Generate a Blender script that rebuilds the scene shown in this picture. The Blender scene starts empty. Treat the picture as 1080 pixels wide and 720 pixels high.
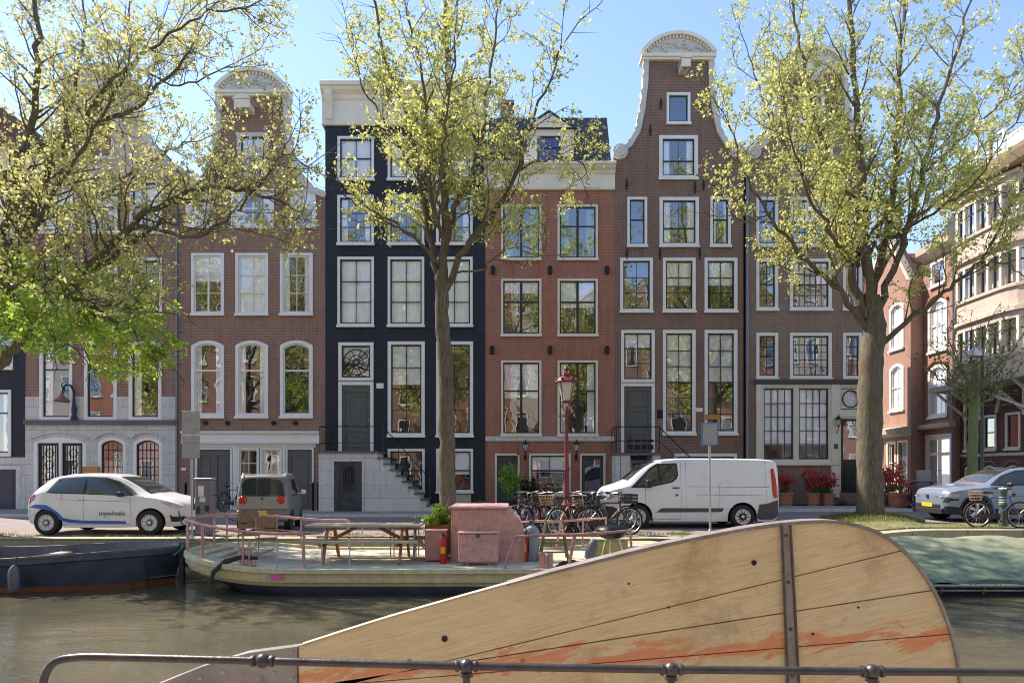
import bpy, math, random
import numpy as np
from mathutils import Vector, Matrix, noise as mnoise
from mathutils.geometry import delaunay_2d_cdt
random.seed(7); RNG = np.random.default_rng(7)
PI = math.pi
scene = bpy.context.scene
COL = scene.collection
F = 720.0; HY = 497.0; CH = 1.6          # focal length in photo pixels, horizon row, eye height
def pt(px, py, D):
    return Vector(((px-540)/F*D, D, CH+(HY-py)/F*D))
def R(d): return math.radians(d)
def sstep(t):
    t = max(0.0, min(1.0, t)); return t*t*(3-2*t)
def gz(x):                                # the street climbs a little towards the bridge on the right
    return 0.2*sstep((x-7)/3.0)

# ------------------------------------------------------------------ materials
MATS = {}
def newmat(name):
    m = bpy.data.materials.new(name); m.use_nodes = True
    nt = m.node_tree; nt.nodes.clear()
    out = nt.nodes.new('ShaderNodeOutputMaterial')
    MATS[name] = m
    return m, nt, out
def N(nt, typ, **kw):
    n = nt.nodes.new(typ)
    for k, v in kw.items(): setattr(n, k, v)
    return n
def setin(n, **kw):
    for k, v in kw.items(): n.inputs[k.replace('_', ' ')].default_value = v
def rgb(c): return (c[0], c[1], c[2], 1)
def coords(nt, mode='Object'):
    return N(nt, 'ShaderNodeTexCoord').outputs[mode]
def noise_tex(nt, co, scale, detail=4, rough=.6, dist=0.0):
    n = N(nt, 'ShaderNodeTexNoise'); setin(n, Scale=scale, Detail=detail, Roughness=rough, Distortion=dist)
    nt.links.new(co, n.inputs['Vector']); return n.outputs['Fac']
def ramp(nt, fac, stops):
    r = N(nt, 'ShaderNodeValToRGB'); el = r.color_ramp.elements
    while len(el) > 1: el.remove(el[-1])
    el[0].position = stops[0][0]; el[0].color = rgb(stops[0][1])
    for p, c in stops[1:]:
        e = el.new(p); e.color = rgb(c)
    nt.links.new(fac, r.inputs[0]); return r.outputs['Color']
def mixc(nt, fac, a, b, blend='MIX'):
    m = N(nt, 'ShaderNodeMix', data_type='RGBA', blend_type=blend)
    if isinstance(fac, (int, float)): m.inputs['Factor'].default_value = fac
    else: nt.links.new(fac, m.inputs['Factor'])
    for s, v in ((6, a), (7, b)):
        if isinstance(v, tuple): m.inputs[s].default_value = rgb(v)
        else: nt.links.new(v, m.inputs[s])
    return m.outputs[2]
def mathn(nt, op, a, b=None):
    m = N(nt, 'ShaderNodeMath', operation=op)
    for i, v in enumerate((a, b)):
        if v is None: continue
        if isinstance(v, (int, float)): m.inputs[i].default_value = v
        else: nt.links.new(v, m.inputs[i])
    return m.outputs[0]
def bump(nt, h, strength=.3, dist=.01):
    b = N(nt, 'ShaderNodeBump'); setin(b, Strength=strength, Distance=dist)
    nt.links.new(h, b.inputs['Height']); return b.outputs['Normal']
def principled(nt, out, col, rough=.6, metal=0.0, normal=None, spec=None, **kw):
    p = N(nt, 'ShaderNodeBsdfPrincipled')
    if isinstance(col, tuple): p.inputs['Base Color'].default_value = rgb(col)
    else: nt.links.new(col, p.inputs['Base Color'])
    if isinstance(rough, (int, float)): p.inputs['Roughness'].default_value = rough
    else: nt.links.new(rough, p.inputs['Roughness'])
    p.inputs['Metallic'].default_value = metal
    if spec is not None: p.inputs['Specular IOR Level'].default_value = spec
    if normal is not None: nt.links.new(normal, p.inputs['Normal'])
    for k, v in kw.items(): p.inputs[k.replace('_', ' ')].default_value = v
    nt.links.new(p.outputs[0], out.inputs['Surface']); return p
def plain(name, c, rough=.55, var=.25, scale=3.0, metal=0.0, bmp=.15, bscale=40, spec=None, coat=0, dirt=None):
    """A colour with uneven wear, a little grain in the surface and optional dirt patches."""
    m, nt, out = newmat(name); co = coords(nt)
    n1 = noise_tex(nt, co, scale, 6, .65)
    lo = tuple(x*(1-var) for x in c); hi = tuple(min(1, x*(1+var*.6)) for x in c)
    col = ramp(nt, n1, [(.3, lo), (.7, hi)])
    if dirt:
        n3 = noise_tex(nt, co, scale*2.3, 8, .75)
        col = mixc(nt, ramp(nt, n3, [(.5, (0, 0, 0)), (.72, (1, 1, 1))]), col, dirt)
    n2 = noise_tex(nt, co, bscale, 4, .6)
    rg = mathn(nt, 'MULTIPLY_ADD', n1, .25); rg.node.inputs[2].default_value = max(.02, rough-.12)
    p = principled(nt, out, col, rg, metal, bump(nt, n2, bmp, .004), spec)
    if coat: p.inputs['Coat Weight'].default_value = coat; p.inputs['Coat Roughness'].default_value = .05
    return m
def brickmat(name, c1, c2, mortar, stain=(.06, .05, .045), stain_amt=.35, bw=.21, bh=.062, ms=.012, paint=False, rough=.85, flat=False, offx=0.0):
    m, nt, out = newmat(name)
    co = coords(nt); sp = N(nt, 'ShaderNodeSeparateXYZ'); nt.links.new(co, sp.inputs[0])
    u = mathn(nt, 'ADD', sp.outputs[0], sp.outputs[1] if not flat else 0.0)
    cb = N(nt, 'ShaderNodeCombineXYZ'); nt.links.new(u, cb.inputs[0]); nt.links.new(sp.outputs[1 if flat else 2], cb.inputs[1])
    b = N(nt, 'ShaderNodeTexBrick'); nt.links.new(cb.outputs[0], b.inputs['Vector'])
    b.inputs['Color1'].default_value = rgb(c1); b.inputs['Color2'].default_value = rgb(c2); b.inputs['Mortar'].default_value = rgb(mortar)
    setin(b, Scale=1.0, Mortar_Size=ms, Mortar_Smooth=.3, Bias=-.1, Brick_Width=bw, Row_Height=bh)
    mps = N(nt, 'ShaderNodeMapping'); mps.inputs['Scale'].default_value = (2.2, 2.2, .35) if not flat else (1, 1, 1); nt.links.new(co, mps.inputs[0]); ns = noise_tex(nt, mps.outputs[0], 1.3, 7, .7)
    n1 = noise_tex(nt, co, .55, 6, .7); n2 = noise_tex(nt, co, 5, 5, .7)
    col = mixc(nt, mathn(nt, 'MULTIPLY', ramp(nt, n1, [(.38, (0, 0, 0)), (.72, (1, 1, 1))]), stain_amt), b.outputs['Color'], stain)
    # patches where the bricks were fired paler or were replaced
    col = mixc(nt, mathn(nt, 'MULTIPLY', ramp(nt, n2, [(.42, (0, 0, 0)), (.75, (1, 1, 1))]), .45), col, tuple(min(1, x*1.5+.02) for x in c1))
    col = mixc(nt, mathn(nt, 'MULTIPLY', ramp(nt, ns, [(.50, (0, 0, 0)), (.68, (1, 1, 1))]), .5 if not paint else .25), col, tuple(x*.42 for x in c1))
    col = mixc(nt, mathn(nt, 'MULTIPLY', ramp(nt, ns, [(.30, (1, 1, 1)), (.42, (0, 0, 0))]), .35 if not paint else .1), col, tuple(min(1, x*.5+.22) for x in mortar))
    n3 = noise_tex(nt, co, 22, 3, .6)
    col = mixc(nt, .35, col, ramp(nt, n3, [(.3, tuple(x*.6 for x in c1)), (.7, tuple(min(1, x*1.35) for x in c2))]))
    nrm = bump(nt, b.outputs['Fac'], -.5 if not paint else -.35, .012)
    principled(nt, out, col, rough, 0, nrm, .3)
    return m

brickmat('brick_brown', (.33, .165, .115), (.20, .10, .073), (.42, .35, .285))
brickmat('brick_darkbrown', (.25, .135, .10), (.165, .092, .07), (.34, .28, .235))
brickmat('brick_red', (.42, .15, .092), (.27, .092, .062), (.42, .29, .22), stain_amt=.22, ms=.014)
brickmat('brick_grey', (.28, .18, .14), (.19, .125, .10), (.40, .34, .285))
brickmat('brick_black', (.020, .024, .036), (.014, .017, .026), (.024, .028, .038), stain=(.045, .048, .055), stain_amt=.5, paint=True, rough=.6)
brickmat('brick_orange', (.37, .21, .155), (.27, .15, .112), (.40, .30, .24), stain_amt=.12)
brickmat('brick_purple', (.15, .075, .075), (.11, .055, .06), (.19, .14, .13), stain_amt=.15)
brickmat('brick_pink', (.46, .31, .25), (.38, .26, .21), (.42, .35, .30), stain_amt=.12)
brickmat('paving', (.28, .235, .22), (.21, .18, .17), (.12, .11, .10), bw=.20, bh=.10, ms=.008, stain=(.05, .046, .04), stain_amt=.4, flat=True)
brickmat('paving_red', (.27, .23, .19), (.21, .18, .15), (.07, .06, .055), bw=.20, bh=.10, ms=.008, stain=(.08, .07, .06), flat=True)
brickmat('sidewalk', (.34, .31, .28), (.28, .25, .23), (.06, .055, .05), bw=.30, bh=.30, ms=.008, flat=True)
brickmat('quay_brick', (.15, .12, .08), (.10, .09, .06), (.12, .11, .08), stain=(.075, .085, .035), stain_amt=.8)
def stonemat(name, c, joint=.0, bw=.9, bh=.45, streak=.4):
    m, nt, out = newmat(name); co = coords(nt)
    sp = N(nt, 'ShaderNodeSeparateXYZ'); nt.links.new(co, sp.inputs[0])
    u = mathn(nt, 'ADD', sp.outputs[0], sp.outputs[1])
    cb = N(nt, 'ShaderNodeCombineXYZ'); nt.links.new(u, cb.inputs[0]); nt.links.new(sp.outputs[2], cb.inputs[1])
    b = N(nt, 'ShaderNodeTexBrick'); nt.links.new(cb.outputs[0], b.inputs['Vector'])
    b.inputs['Color1'].default_value = rgb(c); b.inputs['Color2'].default_value = rgb(tuple(x*.86 for x in c)); b.inputs['Mortar'].default_value = rgb(tuple(x*.45 for x in c))
    setin(b, Scale=1.0, Mortar_Size=joint, Mortar_Smooth=.3, Brick_Width=bw, Row_Height=bh)
    mp = N(nt, 'ShaderNodeMapping'); mp.inputs['Scale'].default_value = (5, 5, .8); nt.links.new(co, mp.inputs[0])
    n1 = noise_tex(nt, mp.outputs[0], 1.6, 8, .75); n2 = noise_tex(nt, co, 9, 6, .7)
    col = mixc(nt, mathn(nt, 'MULTIPLY', ramp(nt, n1, [(.45, (0, 0, 0)), (.75, (1, 1, 1))]), streak), b.outputs['Color'], tuple(x*.35 for x in c))
    col = mixc(nt, .3, col, ramp(nt, n2, [(.35, tuple(x*.6 for x in c)), (.7, tuple(min(1, x*1.25) for x in c))]))
    principled(nt, out, col, .8, 0, bump(nt, mathn(nt, 'ADD', n2, mathn(nt, 'MULTIPLY', b.outputs['Fac'], -1.0)), .3, .01), .3)
stonemat('bluestone', (.66, .64, .60), .012)
stonemat('stoop_stone', (.70, .68, .64), .01, 1.1, .5, .45)
stonemat('greystone_dark', (.16, .155, .15), .006)
stonemat('bay_plaster', (.66, .54, .46), 0, streak=.35)
stonemat('ochre', (.50, .38, .25), 0, streak=.3)
stonemat('plaster', (.55, .52, .46), 0, streak=.3)
stonemat('sandstone', (.60, .54, .43), 0, streak=.25)
stonemat('carved_stone', (.66, .63, .57), 0, streak=.35)
stonemat('quay_coping', (.40, .37, .26), .02, 1.3, .6, .3)
plain('white_paint', (.80, .79, .75), .45, .08, 2)
plain('cream_paint', (.74, .69, .57), .45, .1, 2)
plain('cornice_paint', (.78, .72, .60), .5, .12, 1.2)
plain('dark_green', (.018, .026, .024), .35, .3, 4)
plain('door_grey', (.10, .11, .105), .4, .25, 3)
plain('door_dark', (.055, .062, .07), .35, .3, 3)
plain('garage_grey', (.11, .115, .115), .4, .2, 2)
plain('navy_door', (.02, .026, .055), .35, .3, 3)
plain('black_iron', (.012, .012, .014), .4, .3, 8, metal=.3)
plain('grey_iron', (.13, .13, .14), .45, .3, 6, metal=.7)
plain('galvanised', (.42, .44, .45), .45, .2, 9, metal=.6)
plain('slate', (.04, .042, .05), .6, .35, 5, bmp=.5, bscale=25)
brickmat('roof_tile', (.25, .10, .06), (.18, .07, .045), (.08, .04, .03), bw=.25, bh=.2, ms=.02)
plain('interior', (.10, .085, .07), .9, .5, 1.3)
plain('curtain', (.90, .88, .84), .9, .06, 6)
plain('blind', (.90, .90, .91), .8, .05, 2)
plain('red_curtain', (.45, .03, .03), .9, .2, 6)
plain('green_curtain', (.2, .33, .24), .9, .2, 6)
plain('zinc_pipe', (.20, .23, .29), .5, .2, 5, metal=.3)
plain('terracotta', (.42, .17, .09), .8, .3, 6, bmp=.3, dirt=(.3, .24, .2))
plain('soil', (.04, .03, .02), .95)
plain('rubber', (.018, .018, .02), .75, .25, 10)
plain('black_plastic', (.025, .026, .028), .5, .2, 10)
plain('grey_plastic', (.07, .072, .075), .55, .2, 10)
plain('car_white', (.80, .82, .84), .25, .03, 1, coat=.6, bmp=0)
plain('van_white', (.78, .80, .83), .3, .05, 1, coat=.5, bmp=.02, dirt=(.68, .68, .68))
plain('car_silverblue', (.25, .32, .42), .28, .05, 1, metal=.3, coat=.7, bmp=0)
plain('car_taupe', (.34, .325, .31), .45, .08, 2, bmp=.02)
plain('car_charcoal', (.19, .19, .195), .45, .1, 2, bmp=.02)
plain('alloy', (.68, .68, .70), .35, .1, 6, metal=.5)
plain('seam', (.03, .03, .033), .7)
plain('blue_stripe', (.03, .13, .55), .35, .05, 2)
plain('tail_red', (.55, .015, .012), .2, .15, 10, coat=.5)
plain('lamp_clear', (.5, .52, .55), .12, .2, 14, metal=.4, coat=.8)
plain('plate_yellow', (.80, .50, .03), .4, .05)
plain('text_dark', (.05, .05, .06), .5)
plain('sign_grey', (.36, .38, .41), .45, .12, 6, metal=.4)
plain('sign_blue', (.05, .2, .5), .45, .1)
plain('charger_grey', (.17, .165, .19), .5, .12, 4)
plain('paper', (.7, .7, .7), .8)
plain('pink_paint', (.68, .38, .35), .55, .22, 3, bmp=.3, dirt=(.33, .15, .11))
plain('pink_rail', (.60, .30, .28), .5, .3, 6, dirt=(.3, .13, .09))
plain('red_paint', (.55, .03, .02), .35, .15, 5)
plain('lamp_red', (.17, .035, .03), .5, .3, 6)
plain('wood_orange', (.42, .18, .08), .6, .35, 6, bmp=.3)
plain('wood_pale', (.50, .42, .30), .7, .25, 5, bmp=.3)
plain('wood_crate', (.30, .17, .09), .75, .35, 6, bmp=.4)
plain('gas_grey', (.25, .29, .35), .45, .15, 5)
plain('wood_olive', (.20, .18, .09), .8, .3, 6, bmp=.3)
plain('yellow_box', (.45, .38, .12), .6, .2, 4, dirt=(.25, .22, .1))
stonemat('boat_cream', (.66, .61, .38), 0, streak=.6)
plain('boat_navy', (.055, .075, .135), .45, .5, 2, bmp=.3, dirt=(.07, .07, .075))
plain('boat_deck', (.52, .50, .38), .8, .25, 1.2, bmp=.3, dirt=(.16, .15, .11))
plain('antifoul', (.33, .14, .09), .75, .4, 3, dirt=(.12, .08, .05))
plain('hull_grey', (.10, .11, .12), .55, .2, 3, dirt=(.2, .2, .19))
plain('pink_sticker', (.85, .16, .55), .6, .1)
plain('rope_green', (.05, .3, .2), .9, .3, 20)
plain('rope_dark', (.05, .04, .035), .9, .3, 20)
plain('fender', (.12, .13, .16), .5, .2, 8)
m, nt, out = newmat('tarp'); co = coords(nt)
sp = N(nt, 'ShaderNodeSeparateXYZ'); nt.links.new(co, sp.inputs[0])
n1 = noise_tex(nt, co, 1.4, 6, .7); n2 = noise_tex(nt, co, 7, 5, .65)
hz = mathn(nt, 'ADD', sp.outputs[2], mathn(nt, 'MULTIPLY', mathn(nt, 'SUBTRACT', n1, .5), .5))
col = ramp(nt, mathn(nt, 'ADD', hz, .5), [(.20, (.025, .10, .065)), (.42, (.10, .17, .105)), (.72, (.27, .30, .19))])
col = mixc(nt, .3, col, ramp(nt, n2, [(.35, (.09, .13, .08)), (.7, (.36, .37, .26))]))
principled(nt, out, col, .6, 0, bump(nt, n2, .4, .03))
plain('copper', (.30, .13, .08), .5, .25, 8, metal=.3)
plain('lamp_dome', (.75, .77, .8), .25, .1)
plain('bike_black', (.035, .035, .038), .35, .2, 10)
plain('bike_red', (.45, .03, .03), .35, .2, 10)
plain('bike_green', (.03, .22, .15), .35, .2, 10)
plain('bike_blue', (.05, .07, .28), .35, .2, 10)
plain('bike_pink', (.42, .2, .2), .4, .2, 10)
plain('bike_cream', (.55, .52, .44), .4, .2, 10)
plain('chrome', (.55, .55, .57), .3, .15, 10, metal=.9)
plain('wicker', (.35, .24, .13), .8, .35, 30, bmp=.6, bscale=60)
plain('orange_sign', (.55, .25, .06), .6, .2)
plain('bollard_green', (.05, .10, .07), .5, .3, 6, dirt=(.2, .2, .15))
plain('edge_iron', (.30, .28, .265), .5, .3, 9, metal=.3, dirt=(.24, .14, .09))
plain('rail_iron', (.095, .09, .092), .38, .35, 14, metal=.6, bmp=.4, bscale=70)
plain('sheet_metal', (.33, .32, .31), .4, .35, 3, metal=.8, bmp=.3, bscale=12, dirt=(.16, .15, .14))

def barkmat(name, c1, c2, moss):
    m, nt, out = newmat(name); co = coords(nt)
    mp = N(nt, 'ShaderNodeMapping'); mp.inputs['Scale'].default_value = (1, 1, .22); nt.links.new(co, mp.inputs[0])
    n1 = noise_tex(nt, mp.outputs[0], 16, 7, .75, .4); n2 = noise_tex(nt, co, 1.7, 5, .7)
    col = ramp(nt, n1, [(.33, c1), (.66, c2)])
    col = mixc(nt, mathn(nt, 'MULTIPLY', ramp(nt, n2, [(.45, (0, 0, 0)), (.62, (1, 1, 1))]), .7), col, moss)
    principled(nt, out, col, .9, 0, bump(nt, n1, .9, .03), .2)
barkmat('bark', (.06, .05, .04), (.23, .19, .15), (.15, .135, .075))
barkmat('bark_green', (.13, .14, .07), (.26, .27, .14), (.19, .25, .08))
def leafmat(name, stops, tr=.5, trc=None):
    m, nt, out = newmat(name); co = coords(nt)
    g = N(nt, 'ShaderNodeNewGeometry')
    col = ramp(nt, g.outputs['Random Per Island'], stops)
    n = noise_tex(nt, co, .9, 3, .6)
    col = mixc(nt, .25, col, ramp(nt, n, [(.35, tuple(x*.6 for x in stops[0][1])), (.65, stops[-1][1])]))
    d = N(nt, 'ShaderNodeBsdfDiffuse'); t = N(nt, 'ShaderNodeBsdfTranslucent'); mx = N(nt, 'ShaderNodeMixShader')
    nt.links.new(col, d.inputs[0]); nt.links.new(mixc(nt, .5, col, trc or stops[-1][1], 'MIX'), t.inputs[0])
    mx.inputs[0].default_value = tr; nt.links.new(d.outputs[0], mx.inputs[1]); nt.links.new(t.outputs[0], mx.inputs[2])
    gl = N(nt, 'ShaderNodeBsdfGlossy'); gl.inputs['Roughness'].default_value = .35
    mx2 = N(nt, 'ShaderNodeMixShader'); mx2.inputs[0].default_value = .04
    nt.links.new(mx.outputs[0], mx2.inputs[1]); nt.links.new(gl.outputs[0], mx2.inputs[2]); nt.links.new(mx2.outputs[0], out.inputs['Surface'])
leafmat('elm_seeds', [(0, (.22, .30, .04)), (.3, (.44, .51, .09)), (.7, (.64, .67, .17)), (1, (.78, .76, .30))])
leafmat('elm_seeds_warm', [(0, (.20, .28, .04)), (.25, (.42, .48, .10)), (.7, (.64, .63, .19)), (1, (.78, .72, .34))])
leafmat('leaf_green', [(0, (.14, .28, .02)), (.5, (.34, .54, .05)), (1, (.54, .68, .12))])
leafmat('leaf_mid', [(0, (.05, .09, .02)), (.5, (.10, .17, .04)), (1, (.17, .26, .07))])
leafmat('leaf_bright', [(0, (.14, .28, .03)), (1, (.36, .56, .09))])
leafmat('leaf_dark', [(0, (.012, .035, .01)), (1, (.04, .09, .025))], .3)
leafmat('leaf_red', [(0, (.28, .02, .02)), (.6, (.62, .06, .06)), (1, (.75, .20, .16))], .4)
leafmat('grass_blade', [(0, (.09, .13, .03)), (.6, (.22, .27, .07)), (1, (.36, .36, .14))], .4)

def glassmat(name, refl=.45, tint=(.98, .99, 1.0), wob=.0028, wscale=1.1, rough=.0):
    m, nt, out = newmat(name); co = coords(nt)
    oi = N(nt, 'ShaderNodeObjectInfo'); ad = N(nt, 'ShaderNodeVectorMath', operation='ADD')
    nt.links.new(co, ad.inputs[0]); sc = mathn(nt, 'MULTIPLY', oi.outputs['Random'], 40.0); nt.links.new(sc, ad.inputs[1])
    n1 = noise_tex(nt, ad.outputs[0], wscale, 2, .5)
    nb = bump(nt, n1, 1.0, wob)
    g = N(nt, 'ShaderNodeBsdfGlossy'); g.inputs['Roughness'].default_value = rough; g.inputs['Color'].default_value = (.92, .95, 1, 1); nt.links.new(nb, g.inputs['Normal'])
    t = N(nt, 'ShaderNodeBsdfTransparent'); t.inputs['Color'].default_value = rgb(tint)
    lw = N(nt, 'ShaderNodeLayerWeight'); lw.inputs['Blend'].default_value = .5
    fac = mathn(nt, 'ADD', mathn(nt, 'MULTIPLY', mathn(nt, 'POWER', lw.outputs['Facing'], 4.0), 1-refl), refl)
    fac.node.use_clamp = True
    mx = N(nt, 'ShaderNodeMixShader'); nt.links.new(fac, mx.inputs[0]); nt.links.new(t.outputs[0], mx.inputs[1]); nt.links.new(g.outputs[0], mx.inputs[2])
    nt.links.new(mx.outputs[0], out.inputs['Surface'])
glassmat('window_glass', .27)
glassmat('window_glass_clear', .12)
glassmat('car_glass', .22, (.35, .4, .4), .0)
m, nt, out = newmat('car_dark_glass'); principled(nt, out, (.035, .045, .045), .03, 0, None, 1.0)
m, nt, out = newmat('lantern_glass'); principled(nt, out, (.55, .5, .48), .15, 0, None, .8)
m, nt, out = newmat('blue_reflect_glass'); principled(nt, out, (.05, .05, .22), .05, 0, None, 1.0)  # the pane's reflected blue is put into the base colour
# canal water: murky, with small wind ripples
m, nt, out = newmat('canal_water'); co = coords(nt)
mp = N(nt, 'ShaderNodeMapping'); mp.inputs['Scale'].default_value = (.55, 1.5, 1); nt.links.new(co, mp.inputs[0])
w1 = noise_tex(nt, mp.outputs[0], 2.2, 5, .6, .6); w2 = noise_tex(nt, mp.outputs[0], .6, 3, .5)
w3 = noise_tex(nt, mp.outputs[0], 9, 3, .5)
hh = mathn(nt, 'ADD', w1, mathn(nt, 'MULTIPLY', w2, 1.5)); hh = mathn(nt, 'ADD', hh, mathn(nt, 'MULTIPLY', w3, .22))
wc = ramp(nt, noise_tex(nt, co, .35, 4, .6), [(.35, (.065, .066, .046)), (.65, (.12, .108, .068))])
principled(nt, out, wc, .06, 0, bump(nt, hh, .34, .04), .5, IOR=1.33)

# worn varnished planks of the leeboard, with old red paint left in patches (object coordinates; x along, z up)
def boardmat():
    m, nt, out = newmat('leeboard_wood'); co = coords(nt)
    mp0 = N(nt, 'ShaderNodeMapping'); mp0.inputs['Rotation'].default_value = (0, R(13.5), 0); nt.links.new(co, mp0.inputs[0])
    mp = N(nt, 'ShaderNodeMapping'); mp.inputs['Scale'].default_value = (1.1, 1, 16); nt.links.new(mp0.outputs[0], mp.inputs[0])
    g1 = noise_tex(nt, mp.outputs[0], 2.2, 9, .7, .9); g2 = noise_tex(nt, co, 2.4, 7, .7); g3 = noise_tex(nt, mp.outputs[0], 4.5, 9, .75, .8)
    col = ramp(nt, g1, [(.25, (.46, .34, .18)), (.5, (.76, .62, .38)), (.72, (.88, .77, .54))])
    col = mixc(nt, .42, col, ramp(nt, g2, [(.3, (.60, .44, .22)), (.5, (.84, .69, .42)), (.7, (.94, .84, .60))]))
    oi = N(nt, 'ShaderNodeObjectInfo')
    col = mixc(nt, .35, col, ramp(nt, oi.outputs['Random'], [(0, (.50, .38, .21)), (.5, (.78, .66, .44)), (1, (.66, .58, .40))]))
    fine = N(nt, 'ShaderNodeMapping'); fine.inputs['Scale'].default_value = (2, 1, 60); nt.links.new(mp0.outputs[0], fine.inputs[0])
    g7 = noise_tex(nt, fine.outputs[0], 3, 6, .7, .4)
    col = mixc(nt, mathn(nt, 'MULTIPLY', ramp(nt, g7, [(.45, (0, 0, 0)), (.62, (1, 1, 1))]), .35), col, (.40, .28, .14))
    col = mixc(nt, mathn(nt, 'MULTIPLY', ramp(nt, g3, [(.58, (0, 0, 0)), (.72, (1, 1, 1))]), .55), col, (.34, .21, .10))
    g6 = noise_tex(nt, co, 1.9, 8, .72, .4)
    col = mixc(nt, mathn(nt, 'MULTIPLY', ramp(nt, g6, [(.53, (0, 0, 0)), (.66, (1, 1, 1))]), .62), col, (.36, .23, .11))
    # grey weathering
    g5 = noise_tex(nt, co, 1.1, 6, .7)
    col = mixc(nt, mathn(nt, 'MULTIPLY', ramp(nt, g5, [(.5, (0, 0, 0)), (.7, (1, 1, 1))]), .35), col, (.62, .55, .44))
    # red paint band: a strip along the grain
    sp = N(nt, 'ShaderNodeSeparateXYZ'); nt.links.new(co, sp.inputs[0])
    zz = mathn(nt, 'SUBTRACT', sp.outputs[2], mathn(nt, 'MULTIPLY', sp.outputs[0], .075))
    band = mathn(nt, 'SUBTRACT', 1.0, mathn(nt, 'MULTIPLY', mathn(nt, 'ABSOLUTE', mathn(nt, 'SUBTRACT', zz, .845)), 8.0))
    band.node.use_clamp = True
    mp2 = N(nt, 'ShaderNodeMapping'); mp2.inputs['Scale'].default_value = (1.3, 1, 5); nt.links.new(mp0.outputs[0], mp2.inputs[0])
    g4 = noise_tex(nt, mp2.outputs[0], 2.6, 9, .75, .5)
    f = mathn(nt, 'ADD', mathn(nt, 'MULTIPLY', band, .24), g4)
    f = ramp(nt, f, [(.66, (0, 0, 0)), (.715, (1, 1, 1))])
    col = mixc(nt, mathn(nt, 'MULTIPLY', f, .8), col, (.74, .25, .12))
    # knots and dark spots
    v = N(nt, 'ShaderNodeTexVoronoi'); v.inputs['Scale'].default_value = 3.3; nt.links.new(co, v.inputs['Vector'])
    col = mixc(nt, ramp(nt, v.outputs['Distance'], [(.03, (.85, .85, .85)), (.06, (0, 0, 0))]), col, (.09, .05, .03))
    principled(nt, out, col, .55, 0, bump(nt, mathn(nt, 'ADD', g1, g7), .35, .006), .4)
BAND_Z = 0.60
boardmat()

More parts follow.
